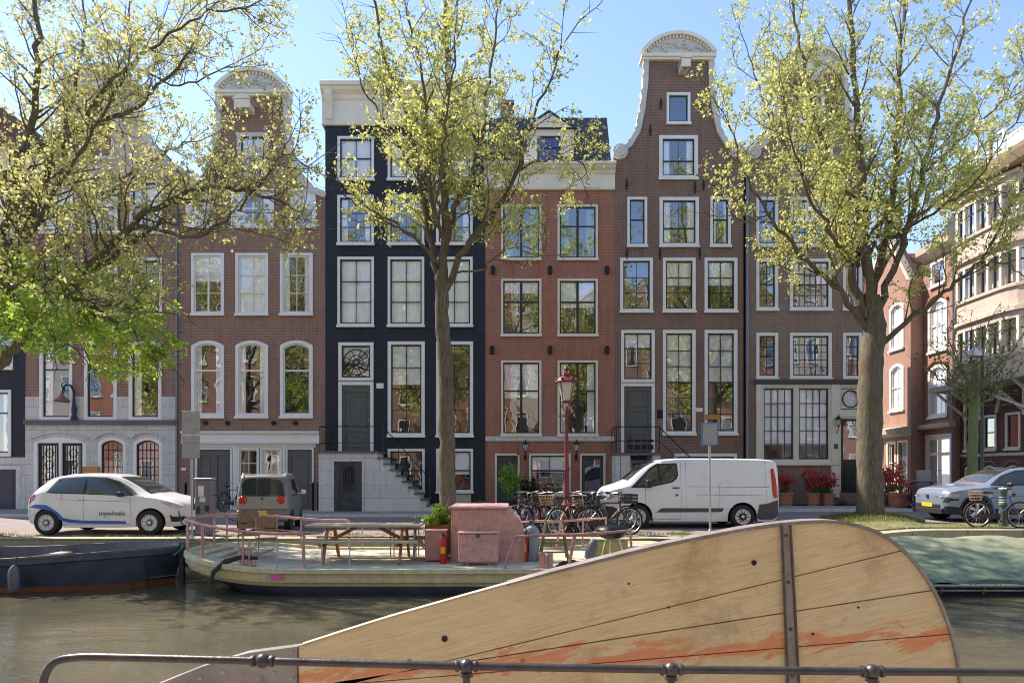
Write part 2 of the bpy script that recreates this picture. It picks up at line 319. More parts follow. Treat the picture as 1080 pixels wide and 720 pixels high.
# ------------------------------------------------------------------ mesh building
class MB:
    def __init__(s): s.v = []; s.f = []
    def add(s, vs, fs):
        o = len(s.v); s.v += [tuple(v) for v in vs]; s.f += [tuple(i+o for i in f) for f in fs]; return s
    def box(s, x0, x1, y0, y1, z0, z1, c=0.0):
        if x0 > x1: x0, x1 = x1, x0
        if y0 > y1: y0, y1 = y1, y0
        if z0 > z1: z0, z1 = z1, z0
        if c <= 0:
            return s.add([(x0,y0,z0),(x1,y0,z0),(x1,y1,z0),(x0,y1,z0),(x0,y0,z1),(x1,y0,z1),(x1,y1,z1),(x0,y1,z1)],
                  [(0,3,2,1),(4,5,6,7),(0,1,5,4),(1,2,6,5),(2,3,7,6),(3,0,4,7)])
        # chamfered outline in plan and section: three stacked rings
        vs = []; 
        for (z, k) in ((z0, c), (z0+c, 0), (z1-c, 0), (z1, c)):
            a, b, p, q = x0+k, x1-k, y0+k, y1-k
            vs += [(a+c,p,z),(b-c,p,z),(b,p+c,z),(b,q-c,z),(b-c,q,z),(a+c,q,z),(a,q-c,z),(a,p+c,z)]
        fs = [tuple(range(7,-1,-1)), tuple(range(24,32))]
        for r in range(3):
            for i in range(8):
                j = (i+1) % 8; fs.append((r*8+i, r*8+j, r*8+8+j, r*8+8+i))
        return s.add(vs, fs)
    def obox(s, cx, cy, cz, lx, ly, lz, M):
        """box centred, turned by matrix M"""
        b = MB().box(-lx/2, lx/2, -ly/2, ly/2, -lz/2, lz/2)
        return s.add([(M @ Vector(v)) + Vector((cx, cy, cz)) for v in b.v], b.f)
    def bar(s, a, b, w, h):
        a = Vector(a); b = Vector(b); d = (b-a); L = d.length; q = d.to_track_quat('X', 'Z').to_matrix()
        c = (a+b)/2; return s.obox(c.x, c.y, c.z, L, w, h, q)
    def prism(s, pts, y0, y1):
        """polygon in x,z pulled along y (counter-clockwise seen from -y)"""
        n = len(pts)
        vs = [(x, y0, z) for x, z in pts] + [(x, y1, z) for x, z in pts]
        fs = [tuple(range(n)), tuple(range(2*n-1, n-1, -1))]
        for i in range(n):
            j = (i+1) % n; fs.append((i, i+n, j+n, j))
        return s.add(vs, fs)
    def xprism(s, pts, x0, x1):
        n = len(pts)
        vs = [(x0, y, z) for y, z in pts] + [(x1, y, z) for y, z in pts]
        fs = [tuple(range(n-1, -1, -1)), tuple(range(n, 2*n))]
        for i in range(n):
            j = (i+1) % n; fs.append((i, j, j+n, i+n))
        return s.add(vs, fs)
    def zprism(s, pts, z0, z1):
        n = len(pts)
        vs = [(x, y, z0) for x, y in pts] + [(x, y, z1) for x, y in pts]
        fs = [tuple(range(n-1, -1, -1)), tuple(range(n, 2*n))]
        for i in range(n):
            j = (i+1) % n; fs.append((i, j, j+n, i+n))
        return s.add(vs, fs)
    def ring(s, outer, inner, y0, y1):
        """frame between two outlines with the same count (x,z), from y0 (front) to y1"""
        n = len(outer)
        vs = [(x, y0, z) for x, z in outer] + [(x, y0, z) for x, z in inner] + [(x, y1, z) for x, z in outer] + [(x, y1, z) for x, z in inner]
        fs = []
        for i in range(n):
            j = (i+1) % n
            fs += [(i, j, n+j, n+i), (2*n+i, 3*n+i, 3*n+j, 2*n+j), (n+i, n+j, 3*n+j, 3*n+i), (i, 2*n+i, 2*n+j, j)]
        return s.add(vs, fs)
    def tube(s, path, rad, n=8, cap=True, closed=False):
        P = [Vector(p) for p in path]
        if not hasattr(rad, '__len__'): rad = [rad]*len(P)
        vs = []; m = len(P); prev = None
        for i, p in enumerate(P):
            if closed: t = P[(i+1) % m]-P[i-1]
            else: t = P[min(i+1, m-1)]-P[max(i-1, 0)]
            if t.length < 1e-9: t = Vector((0, 0, 1))
            t.normalize()
            if prev is None:
                a = Vector((0, 0, 1)) if abs(t.z) < .9 else Vector((1, 0, 0))
                u = t.cross(a).normalized()
            else:
                u = (prev - t*prev.dot(t))
                u = u.normalized() if u.length > 1e-6 else t.orthogonal().normalized()
            prev = u; w = t.cross(u)
            for k in range(n):
                a = 2*PI*k/n; vs.append(p+(u*math.cos(a)+w*math.sin(a))*rad[i])
        fs = []
        for i in range(m if closed else m-1):
            j = (i+1) % m
            for k in range(n):
                l = (k+1) % n; fs.append((i*n+k, i*n+l, j*n+l, j*n+k))
        if cap and not closed:
            fs.append(tuple(range(n-1, -1, -1))); fs.append(tuple((m-1)*n+k for k in range(n)))
        return s.add(vs, fs)
    def lathe(s, prof, c=(0,0,0), n=20, axis='z', M=None, cap=True):
        """profile of (radius, height)"""
        vs = []; c = Vector(c)
        for r, h in prof:
            for k in range(n):
                a = 2*PI*k/n; x, y = r*math.cos(a), r*math.sin(a)
                v = Vector((x, y, h)) if axis == 'z' else (Vector((x, h, y)) if axis == 'y' else Vector((h, x, y)))
                if M is not None: v = M @ v
                vs.append(v+c)
        m = len(prof); fs = []
        for i in range(m-1):
            for k in range(n):
                l = (k+1) % n
                q = (i*n+k, i*n+l, (i+1)*n+l, (i+1)*n+k)
                fs.append(q if axis == 'z' or axis == 'x' else q[::-1])
        a0 = tuple(range(n-1, -1, -1)); a1 = tuple((m-1)*n+k for k in range(n))
        if cap and prof[0][0] > 1e-6: fs.append(a0 if axis != 'y' else a0[::-1])
        if cap and prof[-1][0] > 1e-6: fs.append(a1 if axis != 'y' else a1[::-1])
        return s.add(vs, fs)
    def ball(s, c, r, n=12, sz=1.0):
        prof = [(max(1e-4, r*math.sin(PI*i/8)), -r*sz*math.cos(PI*i/8)) for i in range(9)]
        return s.lathe(prof, c, n)
    def grid(s, fn, nu, nv):
        vs = [fn(i/nu, j/nv) for j in range(nv+1) for i in range(nu+1)]
        fs = [(j*(nu+1)+i, j*(nu+1)+i+1, (j+1)*(nu+1)+i+1, (j+1)*(nu+1)+i) for j in range(nv) for i in range(nu)]
        return s.add(vs, fs)
    def poly(s, outline, holes, y0, y1):
        """x,z polygon with holes, thick from y0 to y1 (walls with openings)"""
        pts = list(outline); edges = [(i, (i+1) % len(outline)) for i in range(len(outline))]
        for h in holes:
            o = len(pts); pts += list(h); edges += [(o+i, o+(i+1) % len(h)) for i in range(len(h))]
        vo, eo, fo, *_ = delaunay_2d_cdt([Vector(p) for p in pts], edges, [], 1, 1e-5)
        def inside(p, poly):
            c = False; n = len(poly)
            for i in range(n):
                x1, z1 = poly[i]; x2, z2 = poly[(i+1) % n]
                if (z1 > p[1]) != (z2 > p[1]) and p[0] < (x2-x1)*(p[1]-z1)/(z2-z1)+x1: c = not c
            return c
        keep = []
        for f in fo:
            cx = sum(vo[i][0] for i in f)/len(f); cz = sum(vo[i][1] for i in f)/len(f)
            if inside((cx, cz), outline) and not any(inside((cx, cz), h) for h in holes):
                a, b, c = f[0], f[1], f[2]
                area = (vo[b][0]-vo[a][0])*(vo[c][1]-vo[a][1])-(vo[c][0]-vo[a][0])*(vo[b][1]-vo[a][1])
                keep.append(tuple(f) if area > 0 else tuple(reversed(f)))
        vs = [(p[0], y0, p[1]) for p in vo]; s.add(vs, keep)
        for lp, sgn in [(outline, 1)] + [(h, -1) for h in holes]:
            n = len(lp); ar = sum(lp[i][0]*lp[(i+1) % n][1]-lp[(i+1) % n][0]*lp[i][1] for i in range(n))
            vs = [(x, y0, z) for x, z in lp]+[(x, y1, z) for x, z in lp]; fs = []
            for i in range(n):
                j = (i+1) % n; q = (i, i+n, j+n, j); fs.append(q if ar*sgn > 0 else q[::-1])
            s.add(vs, fs)
        return s
    def build(s, name, mat, parent=None, smooth=False, M=None):
        me = bpy.data.meshes.new(name)
        me.from_pydata(s.v, [], s.f)
        if M is not None: me.transform(M)
        me.materials.append(MATS[mat] if isinstance(mat, str) else mat)
        if smooth:
            me.shade_smooth()
            try: me.set_sharp_from_angle(angle=R(38))
            except Exception: pass
        me.update()
        o = bpy.data.objects.new(name, me); COL.objects.link(o)
        if parent is not None: o.parent = parent
        return o

def thing(name, label, cat, loc=(0,0,0), rz=0.0, group=None, sc=1.0):
    o = bpy.data.objects.new(name, None); COL.objects.link(o); o.empty_display_size = .1
    o.location = loc; o.rotation_euler = (0, 0, rz); o.scale = (sc, sc, sc)
    o['label'] = label; o['category'] = cat
    if group: o['group'] = group
    return o
def tag(o, label, cat, group=None):
    o['label'] = label; o['category'] = cat
    if group: o['group'] = group
    return o
def struct(o, kind='structure'):
    o['kind'] = kind; return o
def kids(o): return [c for c in bpy.data.objects if c.parent == o]
def copy_tree(o, loc, rz, label, sc=None):
    def rec(src, par):
        ch = kids(src); c = src.copy(); COL.objects.link(c); c.parent = par
        for k in ch: rec(k, c)
        return c
    r = rec(o, None); r.location = loc; r.rotation_euler = (0, 0, rz); r['label'] = label
    if sc: r.scale = (sc, sc, sc)
    return r
def movemesh(o, loc):
    """put a one-mesh thing's origin at loc without moving it"""
    o.data.transform(Matrix.Translation(-Vector(loc))); o.location = loc; return o

def arch_pts(x0, z0, x1, z1, rise=0.0, n=8):
    """closed outline, counter-clockwise seen from the front; z1 is the top of the arch"""
    if rise <= 0: return [(x0, z0), (x1, z0), (x1, z1), (x0, z1)]
    w = x1-x0; r = (w*w/4+rise*rise)/(2*rise); cz = z1-r; a = math.asin(min(1, w/2/r)); cx = (x0+x1)/2
    pts = [(x0, z0), (x1, z0)]
    for i in range(n+1):
        t = a-2*a*i/n; pts.append((cx+r*math.sin(t), cz+r*math.cos(t)))
    return pts

# ------------------------------------------------------------------ houses
S27 = F/27.2
WR = random.Random(12)
class House:
    """Local facade coordinates: u along the front, y depth behind it, z up."""
    def __init__(s, label, loc, rz=0.0, pxc=None, cat='house', group=None, name='canal_house'):
        s.root = thing(name, label, cat, loc, rz, group); s.holes = []; s.pxc = pxc; s.z0 = loc[2]
    def U(s, px): return (px-s.pxc)/S27
    def Z(s, py): return CH+(HY-py)/S27-s.z0
    def rect(s, x0, y0, x1, y1):
        if s.pxc is None: return x0, y0, x1, y1
        return s.U(x0), s.Z(y1), s.U(x1), s.Z(y0)
    def win(s, a, b, c, d, frame='white_paint', sash='dark_green', cols=2, rows=2, trans=None, rise=0.0, curtain=None, fw=.11, glass=None, sill=True,
            hole=True, y=0.0, cd=.088, low=None, muntin=.028, thick=None, name='window', half=None):
        x0, z0, x1, z1 = s.rect(a, b, c, d)
        if curtain is None and low is None and (x1-x0) > .5:
            k = WR.random()
            if k < .30: curtain = 'sides'
            elif k < .44: curtain = 'half'
            elif k < .60: curtain, low = 'blind', WR.choice((.55, .7, .78))
        if hole: s.holes.append(arch_pts(x0+.012, z0+.012, x1-.012, z1-.012, rise))
        ou = arch_pts(x0, z0, x1, z1, rise); ri = rise*.9
        inn = arch_pts(x0+fw, z0+fw, x1-fw, z1-fw, ri)
        m = MB().ring(ou, inn, y-.035, y+.09)
        if sill: m.box(x0-.03, x1+.03, y-.10, y-.03, z0-.045, z0+.05)
        W = m.build(name, frame, s.root)
        sw = .05; ix0, iz0, ix1, iz1 = x0+fw+.003, z0+fw+.003, x1-fw-.003, z1-fw-.003
        o2 = arch_pts(ix0, iz0, ix1, iz1, ri); i2 = arch_pts(ix0+sw, iz0+sw, ix1-sw, iz1-sw, ri*.9)
        m = MB().ring(o2, i2, y+.03, y+.085)
        zt = iz1-(ri if ri else 0)
        mt = muntin
        ylo, yhi = y+.045, y+.08
        def vbar(x, za, zb, w=mt): m.box(x-w/2, x+w/2, ylo, yhi, za, zb)
        def hbar(z, w=mt, xa=None, xb=None): m.box(ix0+sw if xa is None else xa, ix1-sw if xb is None else xb, ylo-.008, yhi+.002, z-w/2, z+w/2)
        top = iz1-sw-(ri*.12 if ri else 0)
        if trans is not None:
            zt_ = iz0+(iz1-iz0)*trans; hbar(zt_, .06 if thick is None else thick)
        for i in range(1, cols):
            x = ix0+sw+(ix1-ix0-2*sw)*i/cols
            vbar(x, iz0+sw, top, mt*2.4 if (half and i*2 == cols) else mt)
        for j in range(1, rows):
            z = iz0+sw+(iz1-iz0-2*sw)*j/rows; hbar(z, .05 if (rows % 2 == 0 and j == rows//2 and trans is None) else mt)
        m.build('sash', sash, W)
        pn = MB(); pp = arch_pts(ix0+sw*.5, iz0+sw*.5, ix1-sw*.5, iz1-sw*.5, ri*.9)
        n = len(pp); pn.add([(x, y+.05, z) for x, z in pp], [tuple(range(n))])
        pn.build('pane', glass or ('window_glass_clear' if curtain == 'full' or (curtain == 'blind' and (low or 0) < .5) else 'window_glass'), W)
        if curtain:
            mt_ = {'full': 'curtain', 'sides': 'curtain', 'blind': 'blind', 'red': 'red_curtain', 'green': 'green_curtain', 'left': 'curtain', 'half': 'curtain'}[curtain]
            cm = MB(); yc = y+cd
            def cloth(xa, xb, za, zb, folds=True):
                nn = max(2, int((xb-xa)/.025)); ph = random.random()*6
                fr = random.uniform(38, 55)
                cm.grid(lambda u, v: (xa+(xb-xa)*u, yc+(.010*abs(math.sin(fr*(xb-xa)*u*.5+ph))+.004*math.sin(17*u+ph*2)**2 if folds else 0), za+(zb-za)*v), nn, 1)
            xa, xb = ix0+.02, ix1-.02
            if curtain in ('full', 'red', 'green'):
                if curtain == 'green': cloth(xa, xa+(xb-xa)*.25, iz0, iz1-.02); cloth(xb-(xb-xa)*.25, xb, iz0, iz1-.02)
                else: cloth(xa, xb, iz0, iz1-.02)
            elif curtain == 'left': cloth(xa, xa+(xb-xa)*.3, iz0, iz1-.02)
            elif curtain == 'half': cloth(xa, xb, iz0+(iz1-iz0)*.5, iz1-.02)
            elif curtain == 'sides': cloth(xa, xa+(xb-xa)*.22, iz0, iz1-.02); cloth(xb-(xb-xa)*.22, xb, iz0, iz1-.02)
            elif curtain == 'blind': cloth(xa, xb, iz0+(iz1-iz0)*(low or .25), iz1-.01, False)
            cm.build('curtain' if curtain != 'blind' else 'blind', mt_, W, smooth=True)
        return W
    def door(s, a, b, c, d, mat='door_grey', frame='white_paint', fw=.09, panels=((.12, .45), (.52, .92)), leaves=1, glaze=None, hole=True, rise=0, grille=False, knob=True, y=0.0):
        x0, z0, x1, z1 = s.rect(a, b, c, d)
        if hole: s.holes.append(arch_pts(x0+.012, z0+.0, x1-.012, z1-.012, rise))
        if fw > 0:
            m = MB(); m.box(x0, x0+fw, y-.03, y+.10, z0, z1-fw-rise); m.box(x1-fw, x1, y-.03, y+.10, z0, z1-fw-rise)
            if rise:
                ou = arch_pts(x0, z1-rise-fw, x1, z1, rise); m.prism(ou, y-.03, y+.10)
            else: m.box(x0, x1, y-.03, y+.10, z1-fw, z1)
            m.build('door_frame', frame, s.root)
        L = (x1-x0-2*fw)/leaves; zt = z1-fw-rise
        for k in range(leaves):
            xa = x0+fw+L*k+.004; xb = xa+L-.008
            m = MB(); m.box(xa, xb, y+.06, y+.11, z0+.02, zt-.004)
            zz = zt-z0; st = min(.12, (xb-xa)*.18)
            # stiles and rails stand proud of recessed panels
            m.box(xa, xa+st, y+.035, y+.06, z0+.02, zt-.004); m.box(xb-st, xb, y+.035, y+.06, z0+.02, zt-.004)
            es = [0.0]+[e for p in panels for e in p]+[1.0]
            for i in range(0, len(es), 2):
                za, zb = z0+zz*es[i]+.02*(i == 0), z0+zz*es[i+1]-.004*(i == len(es)-2)
                if zb-za > .01: m.box(xa+st, xb-st, y+.035, y+.06, za, zb)
            for (p0, p1) in panels:
                if glaze and p0 >= glaze[0]-.01: continue
                m.box(xa+st+.05, xb-st-.05, y+.045, y+.062, z0+zz*p0+.05, z0+zz*p1-.05)
            D = m.build('door', mat, s.root)
            if glaze:
                g = MB().box(xa+st, xb-st, y+.052, y+.058, z0+zz*glaze[0], z0+zz*glaze[1]); g.build('pane', 'window_glass', D)
            if grille:
                gm = MB(); ga, gb = z0+zz*glaze[0], z0+zz*glaze[1]; xc = (xa+xb)/2; hw = (xb-xa)/2-st
                for q in range(5):
                    x = xc-hw+2*hw*(q+.5)/5; gm.box(x-.008, x+.008, y+.028, y+.044, ga, gb)
                for zc in (ga+(gb-ga)*.2, ga+(gb-ga)*.5, ga+(gb-ga)*.8):
                    gm.tube([(xc+hw*.55*math.cos(t*PI/6), y+.03, zc+hw*.55*math.sin(t*PI/6)) for t in range(12)], .011, 5, closed=True)
                gm.build('grille', 'black_iron', D)
            if knob:
                xk = xb-st/2 if k == 0 else xa+st/2
                MB().ball((xk, y+.015, z0+zz*.47), .028, 8).build('handle', 'chrome', D, True)
    def shell(s, outline, mat, depth=10.0, roofz=None, shoulder=None, roof='slate', body=True, ridge=None):
        """wall with its openings, and the body and roof of the house behind it"""
        if s.pxc is not None: outline = [(s.U(x), s.Z(y)) for x, y in outline]
        s.out = outline
        MB().poly(outline, s.holes, 0.0, .6).build('wall', mat, s.root)
        xs = [p[0] for p in outline]; x0, x1 = min(xs), max(xs)
        zs = shoulder if shoulder is not None else max(p[1] for p in outline)
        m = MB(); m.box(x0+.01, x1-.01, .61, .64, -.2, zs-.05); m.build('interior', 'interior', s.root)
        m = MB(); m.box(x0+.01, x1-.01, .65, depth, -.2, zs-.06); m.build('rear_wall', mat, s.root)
        if ridge is not None:
            xc = (x0+x1)/2 if roofz is None else roofz
            m = MB(); m.prism([(x0+.02, zs-.055), (x1-.02, zs-.055), (xc+.02, ridge), (xc-.02, ridge)], .62, depth); m.build('roof', roof, s.root)
# ------------------------------------------------------------------ façade ornament
def curve_strip(h, pts, w, name='gable_edge', mat='carved_stone', bumps=True, side=1, y0=-.09, y1=.25):
    """stone edging laid along a gable curve; pts in local u,z"""
    P = [Vector((p[0], 0, p[1])) for p in pts]
    # resample
    Q = []
    for a, b in zip(P, P[1:]):
        n = max(1, int((b-a).length/.09))
        Q += [a+(b-a)*i/n for i in range(n)]
    Q.append(P[-1]); n = len(Q); out = []; inn = []
    for i, q in enumerate(Q):
        t = (Q[min(i+1, n-1)]-Q[max(i-1, 0)]).normalized(); nr = Vector((-t.z, 0, t.x))*side
        k = (w*(.75+.35*abs(math.sin(i*.55))+.12*math.sin(i*1.9))) if bumps else w
        out.append(q+nr*k); inn.append(q-nr*.05)
    vs = []; fs = []
    for o, i_ in zip(out, inn):
        vs += [(o.x, y0, o.z), (i_.x, y0, i_.z), (i_.x, y1, i_.z), (o.x, y1, o.z)]
    for i in range(n-1):
        for k in range(4):
            l = (k+1) % 4; q = (i*4+k, i*4+l, i*4+4+l, i*4+4+k)
            fs.append(q if side > 0 else q[::-1])
    fs += [(0, 1, 2, 3), ((n-1)*4+3, (n-1)*4+2, (n-1)*4+1, (n-1)*4)]
    m = MB().add(vs, fs)
    return m, Q
def pediment(h, x0, x1, zb, zt, mat='carved_stone'):
    """segmental pediment with moulded rim and leaf carving"""
    R0 = thing_part(h, 'pediment')
    m = MB(); m.prism(arch_pts(x0+.1, zb+.1, x1-.1, zt-.08, zt-zb-.25, 14), -.10, .45)
    P = m.build('pediment', mat, h.root)
    m = MB(); m.box(x0, x1, -.22, .5, zb-.02, zb+.10); m.box(x0+.07, x1-.07, -.15, .48, zb-.12, zb-.02)
    ou = arch_pts(x0-.02, zb+.10, x1+.02, zt, zt-zb-.20, 18)[2:]; iw = arch_pts(x0+.14, zb+.10, x1-.14, zt-.13, zt-zb-.3, 18)[2:]
    for (ya, yb, A, B) in ((-.24, .5, ou, iw),):
        n = len(A); vs = [(x, ya, z) for x, z in A]+[(x, ya, z) for x, z in B]+[(x, yb, z) for x, z in A]+[(x, yb, z) for x, z in B]; fs = []
        for i in range(n-1):
            fs += [(i, n+i, n+i+1, i+1), (2*n+i, 2*n+i+1, 3*n+i+1, 3*n+i), (i, i+1, 2*n+i+1, 2*n+i), (n+i, 3*n+i, 3*n+i+1, n+i+1)]
        fs += [(0, 2*n, 3*n, n), (n-1, 2*n-1, 4*n-1, 3*n-1)]
        m.add(vs, fs)
    # dentils under the arch
    nd = 22
    for i in range(nd):
        u = (i+.5)/nd; k = int(u*(len(iw)-1)); x, z = iw[k]; x2, z2 = iw[min(k+1, len(iw)-1)]; f = u*(len(iw)-1)-k
        x = x+(x2-x)*f; z = z+(z2-z)*f; m.box(x-.03, x+.03, -.17, -.09, z-.11, z-.01)
    m.build('moulding', 'cornice_paint', P)
    m = MB(); xc = (x0+x1)/2; rr = random.Random(3)
    for i in range(46):
        u = rr.uniform(-.82, .82); hgt = (zt-zb-.42)*(1-u*u)
        z = zb+.2+rr.uniform(.05, .9)*hgt; m.ball((xc+u*(x1-x0)/2, -.11, z), rr.uniform(.035, .07), 6, .8)
    m.ball((xc, -.12, zb+.45*(zt-zb)), .12, 10)
    m.build('carving', mat, P, True)
def thing_part(h, n): return None
def hoist(h, x, z, sc=1.0):
    m = MB(); m.box(x-.17*sc, x+.17*sc, -.62, 0.0, z-.13, z+.13)
    m.box(x-.2*sc, x+.2*sc, -.66, -.58, z-.16, z+.16)
    m.prism([(x-.26*sc, z+.17), (x+.26*sc, z+.17), (x+.06, z+.36), (x-.06, z+.36)], -.70, 0.0)
    H = m.build('hoist_beam', 'cornice_paint', h.root)
    MB().tube([(x+.04*math.cos(t*PI/5), -.5, z-.2+.05*math.sin(t*PI/5)) for t in range(8)], .012, 5).build('hook', 'black_iron', H)
def anchors(h, pts, sz=.3):
    for px, py in pts:
        u, z = h.U(px), h.Z(py)
        m = MB().box(u-.02, u+.02, -.05, .0, z-sz, z+sz); m.box(u-.045, u+.045, -.035, .0, z-.05, z+.05); m.build('wall_anchor', 'black_iron', h.root)
def box_anchor(h, pts):
    for px, py in pts:
        u, z = h.U(px), h.Z(py)
        m = MB().box(u-.075, u+.075, -.12, .0, z-.13, z+.13); m.prism([(u-.09, z+.13), (u+.09, z+.13), (u+.03, z+.19), (u-.03, z+.19)], -.13, 0.0)
        m.build('anchor_block', 'black_iron', h.root)  # small black iron wall anchors, not lamps
def cornice(h, px0, px1, py0, py1, mat='cornice_paint', proj=.45, consoles=0):
    x0, z0, x1, z1 = h.rect(px0, py0, px1, py1); H = z1-z0
    prof = [(0, 0), (-.10, 0), (-.12, .05*H), (-.06, .09*H), (-.06, .60*H), (-.12, .64*H), (-.16, .72*H), (-proj*.75, .80*H), (-proj*.85, .86*H), (-proj, .88*H), (-proj, .97*H), (-proj*.9, H), (.4, H), (.4, 0)]
    m = MB(); m.xprism([(y, z0+z) for y, z in prof], x0, x1)
    C = m.build('cornice', mat, h.root)
    if consoles:
        for i in range(consoles):
            x = x0+.3+(x1-x0-.6)*i/(consoles-1)
            MB().xprism([(-.061, z0+.12*H), (-.13, z0+.14*H), (-.16, z0+.4*H), (-proj*.8, z0+.7*H), (-proj*.8, z0+.79*H), (-.061, z0+.79*H)], x-.14, x+.14).build('console', mat, C)
    return C
def railing_bars(m, path, hgt, post_r=.014, top_r=.02, mid=(.5,), step=.9, balusters=0):
    P = [Vector(p) for p in path]
    m.tube([p+Vector((0, 0, hgt)) for p in P], top_r, 6)
    for f in mid: m.tube([p+Vector((0, 0, hgt*f)) for p in P], post_r, 6)
    for p in P: m.tube([p, p+Vector((0, 0, hgt))], post_r*1.3, 6)
    for a, b in zip(P, P[1:]):
        n = int((b-a).length/step)
        for i in range(1, n+1):
            q = a+(b-a)*i/(n+1); m.tube([q, q+Vector((0, 0, hgt))], post_r, 6)
def wall_lantern(h, px, py, mat='black_iron'):
    u, z = h.U(px), h.Z(py)
    m = MB(); m.tube([(u, 0, z-.3), (u, -.12, z-.34), (u, -.25, z-.2), (u, -.25, z-.05)], .018, 6); m.box(u-.04, u+.04, -.03, 0, z-.42, z-.2)
    L = m.build('wall_lantern', mat, h.root)
    g = MB(); g.lathe([(.06, z-.05), (.11, z+.18), (.11, z+.19)], (u, -.25, 0), 6); g.build('lamp_glass', 'lantern_glass', L)
    g = MB(); g.lathe([(.13, z+.19), (.12, z+.22), (.05, z+.32), (.02, z+.34), (.02, z+.40)], (u, -.25, 0), 6); g.lathe([(.06, z-.08), (.065, z-.05)], (u, -.25, 0), 6)
    for k in range(6):
        a = 2*PI*k/6; g.tube([(u+.06*math.cos(a), -.25+.06*math.sin(a), z-.05), (u+.11*math.cos(a), -.25+.11*math.sin(a), z+.19)], .008, 4)
    g.build('lamp_cap', mat, L)
def plate(h, px0, py0, px1, py1, mat='white_paint', name='number_plate', y=-.02):
    x0, z0, x1, z1 = h.rect(px0, py0, px1, py1); return MB().box(x0, x1, y, 0, z0, z1, .004).build(name, mat, h.root)

# ================================================================== the row of houses
YF = 27.2
def mkhouse(label, pxa, pxb, z=.1, name='canal_house'):
    pc = (pxa+pxb)/2
    return House(label, ((pc-540)/S27, YF, z), 0, pc, name=name)

# --- house 0: black front at the left edge
h = mkhouse('leftmost house, black painted brick over a grey stone base with a dark blue door', -75, 27)
for a in (-58, -22): h.win(a, 340, a+36, 389, cols=1, rows=2)
for a in (-62, -25): h.win(a, 411, a+37, 480, cols=1, rows=1, trans=.66)
for a in (-58, -22):
    h.win(a, 270, a+36, 322, cols=2, rows=2); h.win(a, 200, a+36, 250, cols=2, rows=2, curtain='full')
h.door(-10, 490, 22, 541, 'navy_door', frame='stoop_stone', fw=.18, panels=((.05, .95),), leaves=1, knob=False)
h.win(-60, 495, -24, 530, cols=2, rows=2)
h.shell([(-75, 544), (27, 544), (27, 178), (-75, 178)], 'brick_black', shoulder=h.Z(178), ridge=h.Z(95), roof='roof_tile')
MB().poly([(h.U(-74.8), h.Z(543.5)), (h.U(26.8), h.Z(543.5)), (h.U(26.8), h.Z(482)), (h.U(-74.8), h.Z(482))], [q for q in h.holes if q[0][1] < h.Z(500)], -.03, -.002).build('stone_base', 'bluestone', h.root)
cornice(h, -76, 28, 160, 180)

# --- house 1: brown brick over grey stone, pale bell gable
h = mkhouse('brown brick house with a pale bell gable above grey stone arches, behind the white hatchback', 27, 186)
for i, a in enumerate((42, 89, 136)):
    h.win(a, 360, a+34.5, 443, cols=1, rows=1, trans=.655, fw=.13, curtain=['left', None, 'left'][i], sill=False)
for a in (43, 90, 137):
    h.win(a, 272, a+34, 332, cols=2, rows=2, trans=None)
for a in (43, 90, 137): h.win(a, 190, a+34, 246, cols=2, rows=2, curtain='full')
x0, z0, x1, z1 = h.rect(36, 461, 91, 540)
h.holes.append(arch_pts(x0+.01, z0, x1-.01, z1-.01, .22))
# arched white frame with two glazed, grilled door leaves
m = MB(); ou = arch_pts(x0, z0, x1, z1, .22); xs = h.rect(62.5, 467, 65.5, 540)
m.box(x0, h.U(40), -.035, .1, z0, h.Z(467)); m.box(h.U(87.5), x1, -.035, .1, z0, h.Z(467)); m.box(xs[0], xs[2], -.035, .1, z0, h.Z(467))
m.prism([(x0, h.Z(467))] + [(x1, h.Z(467))] + ou[2:], -.035, .1); m.build('door_frame', 'white_paint', h.root)
h.door(40.2, 467.5, 62.3, 540, 'black_iron', fw=0, panels=((.08, .38), (.42, .97)), glaze=(.42, .97), grille=True, hole=False)
h.door(65.7, 467.5, 87.3, 540, 'black_iron', fw=0, panels=((.08, .38), (.42, .97)), glaze=(.42, .97), grille=True, hole=False)
for a, b in ((104, 133), (141, 171)):
    W = h.win(a, 461, b, 532, cols=4 if a < 120 else 5, rows=7, rise=.2, curtain='half' if 0 else None, fw=.12, sash='black_iron')
    x0, z0, x1, z1 = h.rect(a+4, 486, b-4, 530)
    MB().grid(lambda u, v: (x0+(x1-x0)*u, .2+.02*math.sin(40*u), z0+(z1-z0)*v), 40, 1).build('curtain', 'curtain', W, True)
gab = [(186, 178), (172, 172), (160, 160), (150, 140), (143, 115), (140, 92)]
lg = [(73, 92), (70, 115), (63, 140), (53, 160), (41, 172), (27, 178)]
h.shell([(27, 544), (186, 544)]+gab+lg, 'brick_brown', shoulder=h.Z(178), ridge=h.Z(100))
# pale stone cladding of the gable
m = MB(); m.poly([(h.U(28), h.Z(186)), (h.U(185), h.Z(186))]+[(h.U(x), h.Z(y+1)) for x, y in gab]+[(h.U(x), h.Z(y+1)) for x, y in lg],
      [arch_pts(h.U(92), h.Z(168), h.U(121), h.Z(125), .1)], -.03, -.002); m.build('gable_cladding', 'bay_plaster', h.root)
h.win(92, 125, 121, 168, cols=2, rows=2, rise=.1, hole=False, y=-.03)
for pts, sd in ((gab, -1), (lg, -1)):
    m, Q = curve_strip(h, [(h.U(x), h.Z(y)) for x, y in pts], .18, side=1 if False else -1 if sd > 0 else -1); m.build('gable_edge', 'carved_stone', h.root)
pediment(h, h.U(68), h.U(146), h.Z(93), h.Z(70))
BASE = [(h.U(27.2), h.Z(543.5)), (h.U(185.8), h.Z(543.5)), (h.U(185.8), h.Z(448)), (h.U(27.2), h.Z(448))]
